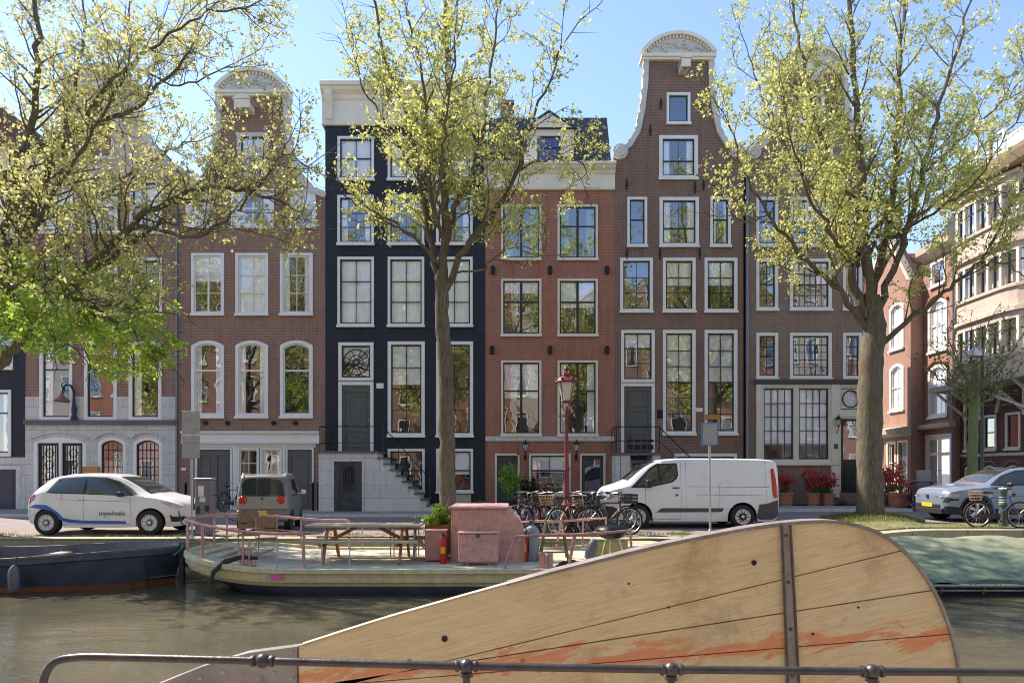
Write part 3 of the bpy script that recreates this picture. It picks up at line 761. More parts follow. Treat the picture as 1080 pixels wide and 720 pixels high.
MB().poly(BASE, [q for q in h.holes if q[0][1] < h.Z(500)], -.03, -.002).build('stone_base', 'bluestone', h.root)
m = MB()
for a, b in ((27.2, 42), (76.5, 89), (123.5, 136), (170.5, 185.8)): m.box(h.U(a), h.U(b), -.03, -.002, h.Z(443), h.Z(418))
m.build('stone_band', 'bluestone', h.root)
m = MB(); m.box(h.U(27), h.U(186), -.14, -.002, h.Z(448), h.Z(443)); m.build('stone_ledge', 'greystone_dark', h.root)
m = MB()
for a, b in ((34, 93), (102, 135), (139, 173)):
    x0, z0, x1, z1 = h.rect(a, 457, b, 470)
    P = arch_pts(x0-.04, z1-.3, x1+.04, z1+.04, .24, 12)[2:]; m.tube([(x, -.05, z) for x, z in P], .045, 6)
m.build('arch_moulding', 'bluestone', h.root)
# big scroll lamp on the ledge
u = h.U(80); z = h.Z(443)
m = MB(); m.lathe([(.13, z), (.13, z+.1), (.08, z+.2), (.1, z+.45), (.06, z+.6), (.05, z+.85)], (u, -.12, 0), 10); m.tube([(u, -.12, z+.8), (u+.02, -.14, z+1.1), (u-.06, -.2, z+1.35), (u-.17, -.3, z+1.38), (u-.27, -.36, z+1.25), (u-.3, -.4, z+1.05)], [.04, .045, .045, .04, .035, .025], 8)
L = m.build('lamp_bracket', 'navy_door', h.root, True)
m = MB(); m.lathe([(.02, z+1.08), (.05, z+1.0), (.1, z+.9), (.3, z+.72), (.29, z+.70)], (u-.3, -.4, 0), 16); m.build('lamp_shade', 'copper', L, True)
MB().box(h.U(186)-.0, h.U(186)+.06, -.08, 0, h.Z(544), h.Z(180)).build('rainpipe', 'zinc_pipe', h.root)

# --- house 2: brown brick, neck gable, arched windows and garage doors
h = mkhouse('brown brick house with a rounded white pediment on its neck gable above dark garage doors', 186, 343)
for i, a in enumerate((202, 248.5, 295.5)):
    h.win(a, 359, a+34.5, 440, cols=1, rows=1, trans=.62, rise=.2, sash='white_paint', fw=.12)
    h.win(a, 267, a+34.5, 332, cols=2, rows=3, sash='white_paint', fw=.10, trans=None, half=(i != 2), curtain=[None, 'full', 'sides'][i])
h.win(244, 199, 289, 240, cols=4, rows=2, sash='white_paint', fw=.12, half=True, curtain='sides')
h.win(196, 199, 226, 240, cols=2, rows=2, sash='white_paint', curtain='full'); h.win(306, 199, 333, 240, cols=2, rows=2, sash='white_paint')
h.win(250, 140, 283, 186, cols=2, rows=1, sash='dark_green', frame='carved_stone', fw=.16)
for a, b in ((206, 245), (301.5, 331)):
    h.door(a, 472, b, 540, 'garage_grey', panels=((.06, .9),), leaves=2 if a < 250 else 1, fw=.07)
for a in (250.5, 274.5): h.win(a, 472, a+23, 518, cols=2, rows=3, sash='white_paint', fw=.07, sill=False)
rg = [(343, 208), (330, 203), (316, 190), (306, 168), (301, 140), (300, 100)]
lg = [(233, 100), (232, 140), (227, 168), (217, 190), (202, 203), (186, 208)]
h.shell([(186, 544), (343, 544)]+rg+lg, 'brick_brown', shoulder=h.Z(208), ridge=h.Z(118))
for pts in (rg, lg):
    m, Q = curve_strip(h, [(h.U(x), h.Z(y)) for x, y in pts], .2, side=-1); G = m.build('gable_edge', 'carved_stone', h.root)
pediment(h, h.U(228), h.U(305), h.Z(100), h.Z(74))
hoist(h, h.U(262), h.Z(118), 1.5)
m = MB(); prof = [(-.002, 0), (-.16, 0), (-.18, .08), (-.12, .12), (-.12, .36), (-.24, .42), (-.26, .5), (-.002, .52)]
m.xprism([(y, h.Z(468)+z) for y, z in prof], h.U(193), h.U(338)); m.build('shop_cornice', 'white_paint', h.root)
m = MB(); m.box(h.U(203), h.U(333), -.025, -.002, h.Z(471.5), h.Z(468)); m.box(h.U(245.5), h.U(250), -.02, .1, h.Z(540), h.Z(471.5)); m.box(h.U(298), h.U(301), -.02, .1, h.Z(540), h.Z(471.5)); m.box(h.U(250), h.U(298), -.015, -.002, h.Z(540), h.Z(518.6))
m.build('shop_front', 'white_paint', h.root)
for px in (217, 240.5, 289, 312):
    MB().lathe([(.09, -.08), (.09, -.02), (.04, 0)], (h.U(px), 0, h.Z(446)), 10, 'y').build('wall_bolt', 'black_iron', h.root)  # round black bolts in the brick front, not lamps
for px in (191, 336): plate(h, px, 493, px+5, 496)
# --- house 3: tall black house
h = mkhouse('tall black painted brick house with a deep cream cornice and a grey stone stoop', 343, 512)
for j, (y0, y1) in enumerate(((144, 190), (206, 258), (271, 344))):
    for i, a in enumerate((356, 409, 460)):
        h.win(a, y0, a+38.5, y1, cols=2, rows=2 if j == 0 else 3, sash='navy_door' if j == 0 else 'dark_green', fw=.10, curtain='full' if j in (0, 2) else ('sides' if i == 2 else None), thick=.05)
for i, a in enumerate((409, 460)):
    h.win(a, 360, a+39, 460, cols=2, rows=4, fw=.13, curtain=None)
    h.win(a, 473, a+39, 519, cols=2, rows=2, fw=.10, curtain='blind' if i else None, low=.4)
# front door with round tracery in the fanlight
W = h.win(357, 361, 394, 401.5, cols=1, rows=1, fw=.13, sill=False)
cx, cz = h.U(375.5), h.Z(381.5); m = MB()
for r, t in ((.50, .022), (.27, .02), (.10, .03)):
    m.tube([(cx+r*math.cos(k*PI/14), .03, cz+r*math.sin(k*PI/14)) for k in range(28)], t, 6, closed=True)
for k in range(8):
    a = k*PI/4+PI/8; m.tube([(cx+.1*math.cos(a), .03, cz+.1*math.sin(a)), (cx+.52*math.cos(a), .03, cz+.52*math.sin(a))], .014, 5)
for a in (PI/4, 5*PI/4): m.tube([(cx+.1*math.cos(a), .025, cz+.1*math.sin(a)), (cx+.68*math.cos(a), .025, cz+.68*math.sin(a))], .02, 5)
m.build('tracery', 'dark_green', W)
h.door(357, 402.5, 394, 476, 'door_grey', panels=((.05, .30), (.36, .90)), fw=.13)
h.shell([(343, 544), (512, 544), (512, 120), (343, 120)], 'brick_black', shoulder=h.Z(125), ridge=h.Z(98))
cornice(h, 340, 515, 90, 133, proj=.42, consoles=4)
plate(h, 397, 404, 404.5, 409.5)
MB().box(h.U(464), h.U(497), -.05, .0, h.Z(541), h.Z(521)).build('window_base', 'sandstone', h.root)
# stoop: landing, steps running down to the right, basement door in its front
L0 = h.root.location
def loc(px, py, D): p = pt(px, py, D); return (p.x-L0.x, p.y-L0.y, p.z-L0.z)
D = 25.75; yl = D-YF
xa, _, zl = loc(336, 476, D); xb = loc(398, 476, D)[0]; xc = loc(456, 476, D)[0]
NS = 9; m = MB(); x0d, _, z0d = loc(350, 538, D); x1d, _, z1d = loc(384, 484, D)
stepz = [zl*(1-(k+1)/(NS+1)) for k in range(NS)]; sx = [xb+(xc-xb)*k/NS for k in range(NS+1)]
prof = [(xa, -.15), (xc, -.15)]
for k in range(NS-1, -1, -1): prof += [(sx[k+1], stepz[k]-.05), (sx[k], stepz[k]-.05)]
prof += [(xb, zl-.06), (xa, zl-.06)]
q = []
for p_ in prof:
    if not q or (abs(p_[0]-q[-1][0])+abs(p_[1]-q[-1][1])) > 1e-4: q.append(p_)
MB().poly(q, [arch_pts(x0d, .0, x1d, z1d)], yl, -.25).build('stoop', 'stoop_stone', h.root)
S_ = h.root.children[-1] if False else [o for o in bpy.data.objects if o.name.startswith('stoop')][-1]
m = MB(); m.box(xa-.06, xb+.05, yl-.07, -.01, zl-.06, zl+.02)
for k in range(NS): m.box(sx[k]-.0, sx[k+1]+.05, yl-.05, -.24, stepz[k]-.05, stepz[k]+.012)
m.build('steps', 'greystone_dark', S_)
m = MB(); m.box(x0d, x0d+.08, yl-.02, yl+.1, .0, z1d); m.box(x1d-.08, x1d, yl-.02, yl+.1, 0, z1d); m.box(x0d+.08, x1d-.08, yl-.02, yl+.1, z1d-.08, z1d); m.build('door_frame', 'stoop_stone', S_)
m = MB(); m.box(x0d+.08, x1d-.08, yl+.06, yl+.12, 0, z1d-.08); m.box(x0d+.08, x1d-.08, yl+.03, yl+.06, 0, .12)
for a, b in ((x0d+.08, x0d+.26), (x1d-.26, x1d-.08)): m.box(a, b, yl+.03, yl+.06, .12, z1d-.08)
m.box(x0d+.26, x1d-.26, yl+.03, yl+.06, z1d-.24, z1d-.08); m.box(x0d+.26, x1d-.26, yl+.03, yl+.06, .5, .62)
BD = m.build('basement_door', 'door_dark', S_)
m = MB(); cx, cz = (x0d+x1d)/2, z1d-.65
for r in (.2, .12): m.tube([(cx+r*math.cos(k*PI/8), yl+.02, cz+r*1.6*math.sin(k*PI/8)) for k in range(16)], .014, 5, closed=True)
for k in range(5): m.tube([(cx-.2+.1*k, yl+.03, z1d-1.25), (cx-.2+.1*k, yl+.03, z1d-.26)], .009, 5)
m.build('grille', 'black_iron', BD)
m = MB(); railing_bars(m, [(xa+.03, -.05, zl), (xa+.03, yl+.05, zl), (xb-.08, yl+.05, zl)], .95, mid=(.35,), step=1.5)
railing_bars(m, [(xb-.08, yl+.05, zl), (xb+.2, yl+.05, zl), (sx[NS]-.1, yl+.05, stepz[-1]+.05)], .95, mid=(), step=1.2)
for k in range(5):
    t = k*.16; m.tube([(sx[NS]-.1+.09*math.cos(a*PI/4), yl+.05, .5+t+.07*math.sin(a*PI/4)) for a in range(8)], .01, 4, closed=True) if k < 2 else None
m.build('railing', 'black_iron', S_)

# --- house 4: red brick with a mansard roof
h = mkhouse('red brick house with a cream cornice, slate roof and dormer, behind the parked bicycles', 512, 648)
CUR = {(0, 0): 'green', (0, 1): 'green', (2, 0): 'half'}
for j, (y0, y1) in enumerate(((216, 274), (294, 354), (380, 459))):
    for i, a in enumerate((528.5, 588)):
        h.win(a, y0, a+42.5, y1, frame='cream_paint', cols=2, rows=1, trans=.62 if j == 0 else .60, fw=.085, half=True, curtain=CUR.get((j, i)), muntin=.04)
h.door(522, 478, 548, 540, 'door_dark', frame='cream_paint', panels=((.08, .4), (.46, .93)), fw=.08)
h.door(611.5, 478, 638.5, 540, 'door_dark', frame='cream_paint', panels=((.08, .3), (.36, .93)), glaze=(.36, .93), fw=.08)
h.win(558, 478, 602, 522, frame='cream_paint', cols=2, rows=1, trans=.6, fw=.085, curtain='blind', low=.55)
h.shell([(512, 544), (648, 544), (648, 190), (512, 190)], 'brick_red', shoulder=h.Z(188))
cornice(h, 511, 648.5, 174, 201, proj=.4)
m = MB(); z0 = h.Z(175); m.xprism([(.42, z0), (1.9, z0+2.9), (3.2, z0+3.2), (8.5, z0+3.2), (9.9, z0)], h.U(513), h.U(647)); m.build('roof', 'slate', h.root)
x0, x1 = h.U(553), h.U(606); zt = h.Z(132)
h2 = h.holes; h.holes = []
m = MB(); m.poly([(x0, z0), (x1, z0), (x1, zt), (x0, zt)], [arch_pts(x0+.42, z0+.1, x1-.42, zt-.15)], .35, .55); m.box(x0+.05, x1-.05, 1.2, 2.6, z0, zt)
m.box(x0+.0, x0+.1, .55, 2.6, z0, zt); m.box(x1-.1, x1, .55, 2.6, z0, zt)
DM = m.build('dormer', 'cream_paint', h.root)
m = MB(); m.prism([(x0-.12, zt), (x1+.12, zt), ((x0+x1)/2, zt+.75)], .25, 2.8); m.build('dormer_roof', 'slate', DM)
m = MB(); m.prism([(x0+.1, zt+.03), (x1-.1, zt+.03), ((x0+x1)/2, zt+.6)], .22, .25); m.build('dormer_pediment', 'cream_paint', DM)
h.win(0, 0, 1, 1, hole=False) if False else None
pc = h.pxc; h.pxc = None
W = h.win(x0+.42, z0+.1, x1-.42, zt-.15, frame='cream_paint', cols=2, rows=1, trans=.6, hole=False, y=.36, glass='blue_reflect_glass', sill=False); h.pxc = pc
m = MB(); cx = h.U(533); m.box(cx-.3, cx+.3, 3.4, 4.2, z0+2.8, z0+4.3); m.box(cx-.36, cx+.36, 3.34, 4.26, z0+4.3, z0+4.45); m.build('chimney', 'brick_brown', h.root)
MB().tube([(h.U(526), 2.2, z0+2), (h.U(526), 2.2, z0+4.6)], .04, 8).build('flue_pipe', 'galvanised', h.root)
MB().box(h.U(637), h.U(645), .5, .9, z0, z0+.42, .02).build('roof_hatch', 'navy_door', h.root)
MB().box(h.U(512), h.U(648), -.06, -.002, h.Z(465), h.Z(460)).build('stone_band', 'bluestone', h.root)
wall_lantern(h, 554, 474); wall_lantern(h, 607.5, 474)
box_anchor(h, [(519, 370), (580, 370), (640, 370), (520, 286), (580, 286), (640, 286)])

# --- houses 5 and 6: the twin neck gables
def neck(h, x0, x1, y_sh, nl, nr, y_top, yb=544):
    rg = [(x1, y_sh), (x1-5, y_sh-1), (nr+18, y_sh-9), (nr+9, y_sh-24), (nr+4, y_sh-48), (nr+1, y_sh-75), (nr, y_top)]
    lg = [(nl, y_top), (nl-1, y_sh-75), (nl-4, y_sh-48), (nl-9, y_sh-24), (nl-18, y_sh-9), (x0+5, y_sh-1), (x0, y_sh)]
    for pts, e in ((rg, 0), (lg, -1)):
        m, Q = curve_strip(h, [(h.U(x), h.Z(y)) for x, y in pts], .17, side=-1)
        cx, cz = (h.U(x1-6) if e == 0 else h.U(x0+6)), h.Z(y_sh-2)
        m.lathe([(.3, -.14), (.3, .2)], (cx, 0, cz), 14, 'y'); m.lathe([(.2, -.2), (.24, -.14)], (cx, 0, cz), 14, 'y')
        m.build('gable_edge', 'carved_stone', h.root)
    return [(x0, yb), (x1, yb)]+rg+lg
h = mkhouse('dark brown brick house with a tall neck gable and rounded pediment behind the white van', 648, 786)
o = neck(h, 648, 784, 163, 683, 748, 62)
h.win(703, 98, 728, 131, cols=1, rows=1, fw=.10); h.win(695, 143, 736, 189, cols=2, rows=1, trans=.4, fw=.14)
for a, b in ((661.5, 682.5), (749, 770.5)): h.win(a, 208, b, 260, cols=1, rows=1, trans=.55, fw=.10)
h.win(695.5, 208, 737, 260, cols=2, rows=1, trans=.35, fw=.13, curtain=None)
for a in (654, 699, 743): h.win(a, 272, a+34.5, 329, cols=2, rows=3, fw=.12, curtain=None if a == 654 else 'half')
for a in (699, 743): h.win(a, 348, a+34.5, 458, cols=2, rows=6, fw=.13)
h.win(655, 348, 690.5, 403, cols=2, rows=3, fw=.12, sill=False)
h.door(655, 404, 690.5, 477, 'door_grey', panels=((.04, .2), (.25, .62), (.67, .93)), fw=.12)
h.win(664, 485, 690, 530, cols=1, rows=2, fw=.12, curtain='blind', low=.1)
h.win(711, 478, 777, 520, cols=4, rows=2, fw=.12)
h.shell(o, 'brick_darkbrown', shoulder=h.Z(163), ridge=h.Z(80))
pediment(h, h.U(676), h.U(754), h.Z(62), h.Z(36)); hoist(h, h.U(719.5), h.Z(76), .85)
anchors(h, [(661, 195), (733, 198), (742, 195), (661, 268), (696, 268), (738, 268), (686, 138), (697, 110)], .22)
S = plate(h, 693, 432, 699, 441, 'black_iron', 'sign_board'); plate(h, 734, 430, 741, 434)
L0 = h.root.location; D = 25.9; yl = D-YF
xa, _, zl = loc(649, 477, D); xb = loc(697, 477, D)[0]; xc = loc(752, 477, D)[0]
NS = 9; sx = [xb+(xc-xb)*k/NS for k in range(NS+1)]; stepz = [zl*(1-(k+1)/(NS+1)) for k in range(NS)]
m = MB(); m.box(xa+.05, xa+.2, yl+.05, -.02, -.1, zl-.1); m.box(xb-.3, xb, yl+.05, -.02, -.1, zl-.1)
for k in range(NS): m.box(sx[k], sx[k+1], yl+.05, -.02, -.1, stepz[k]-.05)
m.box(loc(655, 0, D)[0], loc(665, 0, D)[0], yl+.04, -.03, -.1, zl-.1)
St = m.build('stoop', 'bluestone', h.root)
m = MB(); m.box(xa, xb+.03, yl, -.01, zl-.1, zl)
for k in range(NS): m.box(sx[k], sx[k+1]+.04, yl, -.02, stepz[k]-.05, stepz[k])
m.build('steps', 'greystone_dark', St)
m = MB(); railing_bars(m, [(xa+.05, -.05, zl), (xa+.05, yl+.05, zl), (xb-.05, yl+.05, zl)], .98, mid=(.45,), step=.8)
railing_bars(m, [(xb-.05, yl+.05, zl), (sx[NS], yl+.05, stepz[-1])], .98, mid=(.45,), step=1.6)
for k in range(4):
    x = xb-1.15+k*.26; m.box(x-.1, x+.1, yl+.03, yl+.06, zl+.12, zl+.3); m.box(x-.1, x+.1, yl+.03, yl+.06, zl+.4, zl+.5)
m.build('railing', 'black_iron', St)

h = mkhouse('grey brown brick house with a cream shopfront and terracotta pots, right of the white van', 786, 913, .28)
o = neck(h, 788, 913, 163, 824, 888, 76)
h.win(843, 98, 869, 130, cols=2, rows=1, fw=.12); h.win(834, 145, 878, 190, cols=4, rows=4, fw=.13)
for a, b, n in ((797.5, 820.5, 2), (833, 877, 6), (889, 909, 2)):
    h.win(a, 208, b, 260, cols=n, rows=4, fw=.12); h.win(a, 273, b, 327, cols=n, rows=4, fw=.12)
    h.win(a, 351, b, 399.5, cols=n if n < 3 else 6, rows=4 if n < 3 else 5, fw=.12)
for a in (803.5, 840.5):
    h.win(a, 407.5, a+35, 486, frame='cream_paint', cols=4, rows=5, fw=.07, curtain='blind', low=.2, sill=False)
h.win(885, 408, 910, 433, frame='cream_paint', cols=1, rows=1, fw=.05, sill=False, curtain='blind', low=.01)
W = [c for c in bpy.data.objects if c.name.startswith('window') and c.parent == h.root][-1]
cx, cz = h.U(897.3), h.Z(420.5)
m = MB(); x0, z0, x1, z1 = h.rect(886.5, 409.5, 908.5, 431.5)
m.poly([(x0+.03, z0+.03), (x1-.03, z0+.03), (x1-.03, z1-.03), (x0+.03, z1-.03)], [[(cx+.33*math.cos(k*PI/12), cz+.33*math.sin(k*PI/12)) for k in range(24)]], .0, .025); m.build('round_panel', 'cream_paint', W)
MB().tube([(cx+.335*math.cos(k*PI/12), -.005, cz+.335*math.sin(k*PI/12)) for k in range(24)], .025, 6, closed=True).build('round_moulding', 'dark_green', W)
MB().box(h.U(888), h.U(907.5), .14, .15, h.Z(486), h.Z(443)).build('blind', 'blind', h.root)
h.door(885, 440, 910, 519, 'dark_green', frame='cream_paint', panels=((.04, .38), (.45, .97)), glaze=(.45, .97), fw=.06)
h.shell(o, 'brick_grey', shoulder=h.Z(163), ridge=h.Z(80))
pediment(h, h.U(817), h.U(895), h.Z(76), h.Z(50)); hoist(h, h.U(856), h.Z(90), .85)
x0, z0, x1, z1 = h.rect(797, 405.5, 912.5, 490)
MB().poly([(x0, z0), (x1, z0), (x1, z1), (x0, z1)], [q for q in h.holes if z0 < q[0][1] and q[2][1] < z1+.001 and q[0][1] > z0+.01 and q[2][0] < h.U(880)] + [arch_pts(h.U(884.9), z0+.001, h.U(910.1), h.Z(407.9))], -.06, -.002).build('shop_front', 'cream_paint', h.root)
m = MB(); m.box(h.U(876), h.U(884.5), -.08, -.002, h.Z(524), h.Z(490.2)); m.box(h.U(910.4), h.U(912.6), -.08, -.002, h.Z(524), h.Z(490.2)); m.box(h.U(885.2), h.U(909.8), -.055, .05, h.Z(439.8), h.Z(433.2)); m.box(h.U(797), h.U(803), -.10, -.062, h.Z(490), h.Z(405.5)); m.box(h.U(876), h.U(884), -.10, -.062, h.Z(490), h.Z(405.5))
m.build('pilaster', 'cream_paint', h.root)
m = MB(); m.xprism([(-.002, h.Z(405.4)), (-.12, h.Z(405.4)), (-.22, h.Z(402)), (-.24, h.Z(400.4)), (-.002, h.Z(400.0))], h.U(795), h.U(913)); m.build('shop_cornice', 'greystone_dark', h.root)
m = MB(); m.box(h.U(797), h.U(876), -.11, -.062, h.Z(490.5), h.Z(488)); m.build('window_sill', 'cream_paint', h.root)
wall_lantern(h, 881, 448)
m = MB(); m.box(h.U(878.5), h.U(882), -.13, -.10, h.Z(473), h.Z(468)); m.build('door_bell', 'door_dark', h.root)
MB().tube([(h.U(787.5), -.08, -.1), (h.U(787.5), -.08, h.Z(160))], .055, 10).build('rainpipe', 'zinc_pipe', h.root)
m = MB(); m.box(h.U(797), h.U(990), -1.15, -.12, -.2, .02, .015); m.box(h.U(884), h.U(912), -.7, -.085, .02, .2, .01); St = m.build('stoop', 'greystone_dark', h.root)
m = MB(); m.box(h.U(862), h.U(905), -1.55, -1.15, -.25, -.08, .01); m.build('step', 'bluestone', St)

# ------------------------------------------------------------------ plainer houses: side street on the right, and the far bank behind the camera
def plain_house(label, loc, rz, W, Hs, floors, wallm, frame='white_paint', top='cornice', nb=3, ground=None, base=.9, sash='dark_green', rise=0.0, curt=None, cols=2, rows=2):
    h = House(label, loc, rz, None)
    x0, x1 = -W/2, W/2; fh = Hs/floors
    for f in range(floors):
        z0 = f*fh+base*(fh/3.6); z1 = f*fh+fh*.86
        for i in range(nb):
            w = W/nb*.56; xc = x0+W*(i+.5)/nb
            if f == 0 and i == 0: h.door(xc-.55, .0, xc+.55, min(z1, 2.7), 'door_dark', frame=frame); continue
            h.win(xc-w/2, z0, xc+w/2, z1, frame=frame, sash=sash, cols=cols, rows=rows, rise=rise, curtain=curt if (f+i) % 2 else None)
    if top == 'neck':
        rg = [(x1, Hs), (W*.36, Hs+.4), (W*.25, Hs+1.2), (W*.22, Hs+2.6)]; lg = [(-a, b) for a, b in reversed(rg)]
        h.win(-.6, Hs+.5, .6, Hs+1.9, frame=frame, cols=2, rows=2)
        h.shell([(x0, -.3), (x1, -.3)]+rg+lg, wallm, shoulder=Hs, ridge=Hs+2.4)
        for pts in (rg, lg): m, Q = curve_strip(h, pts, .18, side=-1); m.build('gable_edge', 'carved_stone', h.root)
        pediment(h, -W*.24, W*.24, Hs+2.6, Hs+3.5)
    else:
        h.shell([(x0, -.3), (x1, -.3), (x1, Hs), (x0, Hs)], wallm, shoulder=Hs, ridge=Hs+1.8)
        cornice(h, x0-.05, x1+.05, Hs-.5, Hs+.15, frame, .4) if False else None
        m = MB(); m.xprism([(-.002, Hs-.5), (-.08, Hs-.5), (-.1, Hs-.05), (-.4, Hs), (-.42, Hs+.14), (.1, Hs+.15)], x0, x1); m.build('cornice', frame, h.root)
    return h
# --- side street, right: houses whose fronts face left (towards -x)
h = House('purple brick and cream house with rounded bay windows over a braced canopy', (20.3, 26.6, .25), R(-90), None, name='town_house')
WH = 13.6
xw = [-3.6, -2.4, -1.05, .2, 1.45, 2.7]
for i, x in enumerate(xw):
    h.win(x-.42, 2.25, x+.42, 3.75, frame='cream_paint', cols=1, rows=2, fw=.1, curtain='red' if i in (2, 3) else ('sides' if i % 2 else None))
    h.win(x-.36, .75, x+.36, 1.6, frame='cream_paint', cols=2, rows=1, fw=.08, rise=.12)
MB().poly([(-4.3, -.4), (4.3, -.4), (4.3, 5.0), (-4.3, 5.0)], h.holes, 0, .6).build('ground_floor_wall', 'brick_purple', h.root)
g1 = h.holes; h.holes = []
h.shell([(-4.3, 5.0), (4.3, 5.0), (4.3, WH), (-4.3, WH)], 'brick_pink', shoulder=WH, ridge=WH+2.0)
MB().box(-4.3, 4.3, .65, .8, -.3, 5.0).build('interior', 'interior', h.root)
m = MB(); m.box(-4.3, 4.3, -.04, -.002, 2.0, 2.12); m.build('stone_band', 'bluestone', h.root)
m = MB()
for x in xw: m.tube([(a, -.02, b) for a, b in arch_pts(x-.42, 1.3, x+.42, 1.78, .16)[2:]], .05, 6)
m.build('arch_moulding', 'brick_red', h.root)
# bay: rounded plan, three storeys of windows between cream bands
def bay(h, x0, x1, z0, z1, d, floors=3):
    n = 14
    def plan(t):
        u = -1+2*t; k = abs(u)
        return (x0+(x1-x0)*t, -d*(1-k**5))
    P = [plan(i/n) for i in range(n+1)]
    B = None; fh = (z1-z0)/floors
    m = MB()
    for f in range(floors):
        zb = z0+f*fh
        for a, b, e in ((zb, zb+.75, 0.0), (zb+.75, zb+.86, .08), (zb+fh-.42, zb+fh-.18, 0.0), (zb+fh-.18, zb+fh-.03, .12)):
            O = [(x, y-e) for x, y in P]; m.zprism([(P[0][0], .1)]+O+[(P[-1][0], .1)] if True else O, a, b)
    B = m.build('bay', 'bay_plaster', h.root)
    for f in range(floors):
        za, zb = z0+f*fh+.86, z0+f*fh+fh-.42
        g = MB(); s_ = MB(); c_ = MB()
        for i in range(n):
            (xa, ya), (xb, yb) = P[i], P[i+1]
            g.add([(xa, ya+.06, za), (xb, yb+.06, za), (xb, yb+.06, zb), (xa, ya+.06, zb)], [(0, 1, 2, 3)])
        for i in range(0, n+1, 2):
            x, y = P[i]; c_.box(x-.07, x+.07, y-.01, y+.14, za, zb)
        for i in range(1, n, 2):
            x, y = P[i]; s_.box(x-.02, x+.02, y+.02, y+.1, za, zb)
        for i in range(n):
            (xa, ya), (xb, yb) = P[i], P[i+1]
            s_.bar((xa, ya+.06, za+(zb-za)*.66), (xb, yb+.06, za+(zb-za)*.66), .05, .06); s_.bar((xa, ya+.06, zb-.04), (xb, yb+.06, zb-.04), .05, .07); s_.bar((xa, ya+.06, za+.04), (xb, yb+.06, za+.04), .05, .07)
        for i in range(n):
            (xa, ya), (xb, yb) = P[i], P[i+1]
            for zz in (za+.02, zb-.02): c_.bar((xa, ya+.07, zz), (xb, yb+.07, zz), .12, .05)
        W = c_.build('bay_window', 'cream_paint', B); s_.build('sash', 'dark_green', W); g.build('pane', 'window_glass', W)
        k = MB(); k.grid(lambda u, v: (x0+.3+(x1-x0-.6)*u, -d*.35+.03*math.sin(60*u), za+(zb-za)*v), 90, 1); k.build('curtain', 'curtain', W, True)
bay(h, -4.15, .9, 5.15, 13.1, .9)
bay(h, 1.3, 4.2, 5.15, 13.1, .7)
m = MB(); m.xprism([(.1, WH-.45), (-1.15, WH-.4), (-1.3, WH-.1), (-1.35, WH+.05), (.3, WH+.08)], -4.3, 4.3); m.build('cornice', 'ochre', h.root)
m = MB(); m.xprism([(-.2, WH+.1), (1.2, WH+2.3), (4, WH+2.3), (4, WH+.1)], -3.9, 4.3); m.build('mansard_roof', 'white_paint', h.root)
for x in (-3.2, -1.6, 2.6): h.win(x-.5, WH+.15, x+.5, WH+1.7, frame='white_paint', hole=False, y=-.3, cols=2, rows=2)
# canopy under the bay with white braces
m = MB(); m.box(-4.2, 4.2, -1.5, -.01, 4.85, 5.1, .02); C = m.build('canopy', 'sandstone', h.root)
m = MB()
for x in (-3.9, -2.9, -.4, .8, 2.1, 3.6):
    m.bar((x, -.02, 3.75), (x, -1.35, 4.84), .09, .09); m.bar((x, -.05, 3.6), (x, -.05, 4.84), .1, .1)
m.bar((-1.8, -1.0, 4.8), (.2, -.3, 3.8), .1, .1); m.bar((-.3, -1.0, 4.8), (-1.6, -.3, 3.8), .1, .1)
m.build('brace', 'white_paint', C)

h = House('pale orange brick house with arched white windows and tall white doors, behind the parked scooters', (20.1, 32.15, .25), R(-90), None, name='town_house')
for f, z in enumerate((3.9, 7.0)):
    h.win(-.8, z, .65, z+2.5, cols=3, rows=2, rise=.3, sash='white_paint', curtain='full', fw=.14)
h.win(-.6, 10.1, .5, 11.3, cols=2, rows=2, sash='white_paint')
h.door(-1.0, 0, .95, 3.1, 'white_paint', panels=((.04, .2), (.25, .7), (.75, .95)), leaves=2, glaze=(.25, .95), fw=.1)
h.shell([(-1.22, -.4), (1.22, -.4), (1.22, 12.0), (-1.22, 12.0)], 'brick_orange', shoulder=12.0, ridge=13.5, depth=8)
m = MB(); m.xprism([(0, 11.5), (-.35, 11.8), (-.4, 12.1), (.1, 12.1)], -1.25, 1.25); m.xprism([(0, 3.35), (-.3, 3.4), (-.32, 3.6), (0, 3.62)], -1.25, 1.25); m.build('cornice', 'sandstone', h.root)
m = MB()
for z in (6.5, 9.6): m.tube([(a, -.03, b) for a, b in arch_pts(-.85, z-1, .7, z+.06, .34)[2:]], .09, 6)
m.build('arch_moulding', 'brick_red', h.root)
MB().tube([(1.15, -.08, -.2), (1.15, -.08, 11.5)], .05, 8).build('rainpipe', 'zinc_pipe', h.root)

h = House('bright orange brick house with a cream shop window and ledge, behind the red shrubs', (19.5, 35.6, .25), R(-90), None, name='town_house')
for f, z in enumerate((4.4, 7.5)):
    h.win(-1.6, z, -.6, z+2.3, cols=1, rows=2, sash='white_paint', curtain='full', rise=.12)
    h.win(.35, z, 1.65, z+2.4, cols=2, rows=2, sash='white_paint', curtain='full', rise=.25, fw=.14)
h.win(-1.7, .7, -.2, 2.9, cols=3, rows=2, sash='white_paint', frame='cream_paint'); h.win(.1, .7, .95, 2.9, cols=1, rows=2, sash='white_paint', frame='cream_paint')
h.door(1.1, 0, 2.0, 2.9, 'door_dark', panels=((.05, .4), (.45, .95)), frame='cream_paint')
h.shell([(-2.2, -.4), (2.2, -.4), (2.2, 10.6), (.8, 12.6), (.3, 13.2), (-.3, 13.2), (-.8, 12.6), (-2.2, 10.6)], 'brick_orange', shoulder=10.6, ridge=12.7, depth=8, roof='roof_tile')
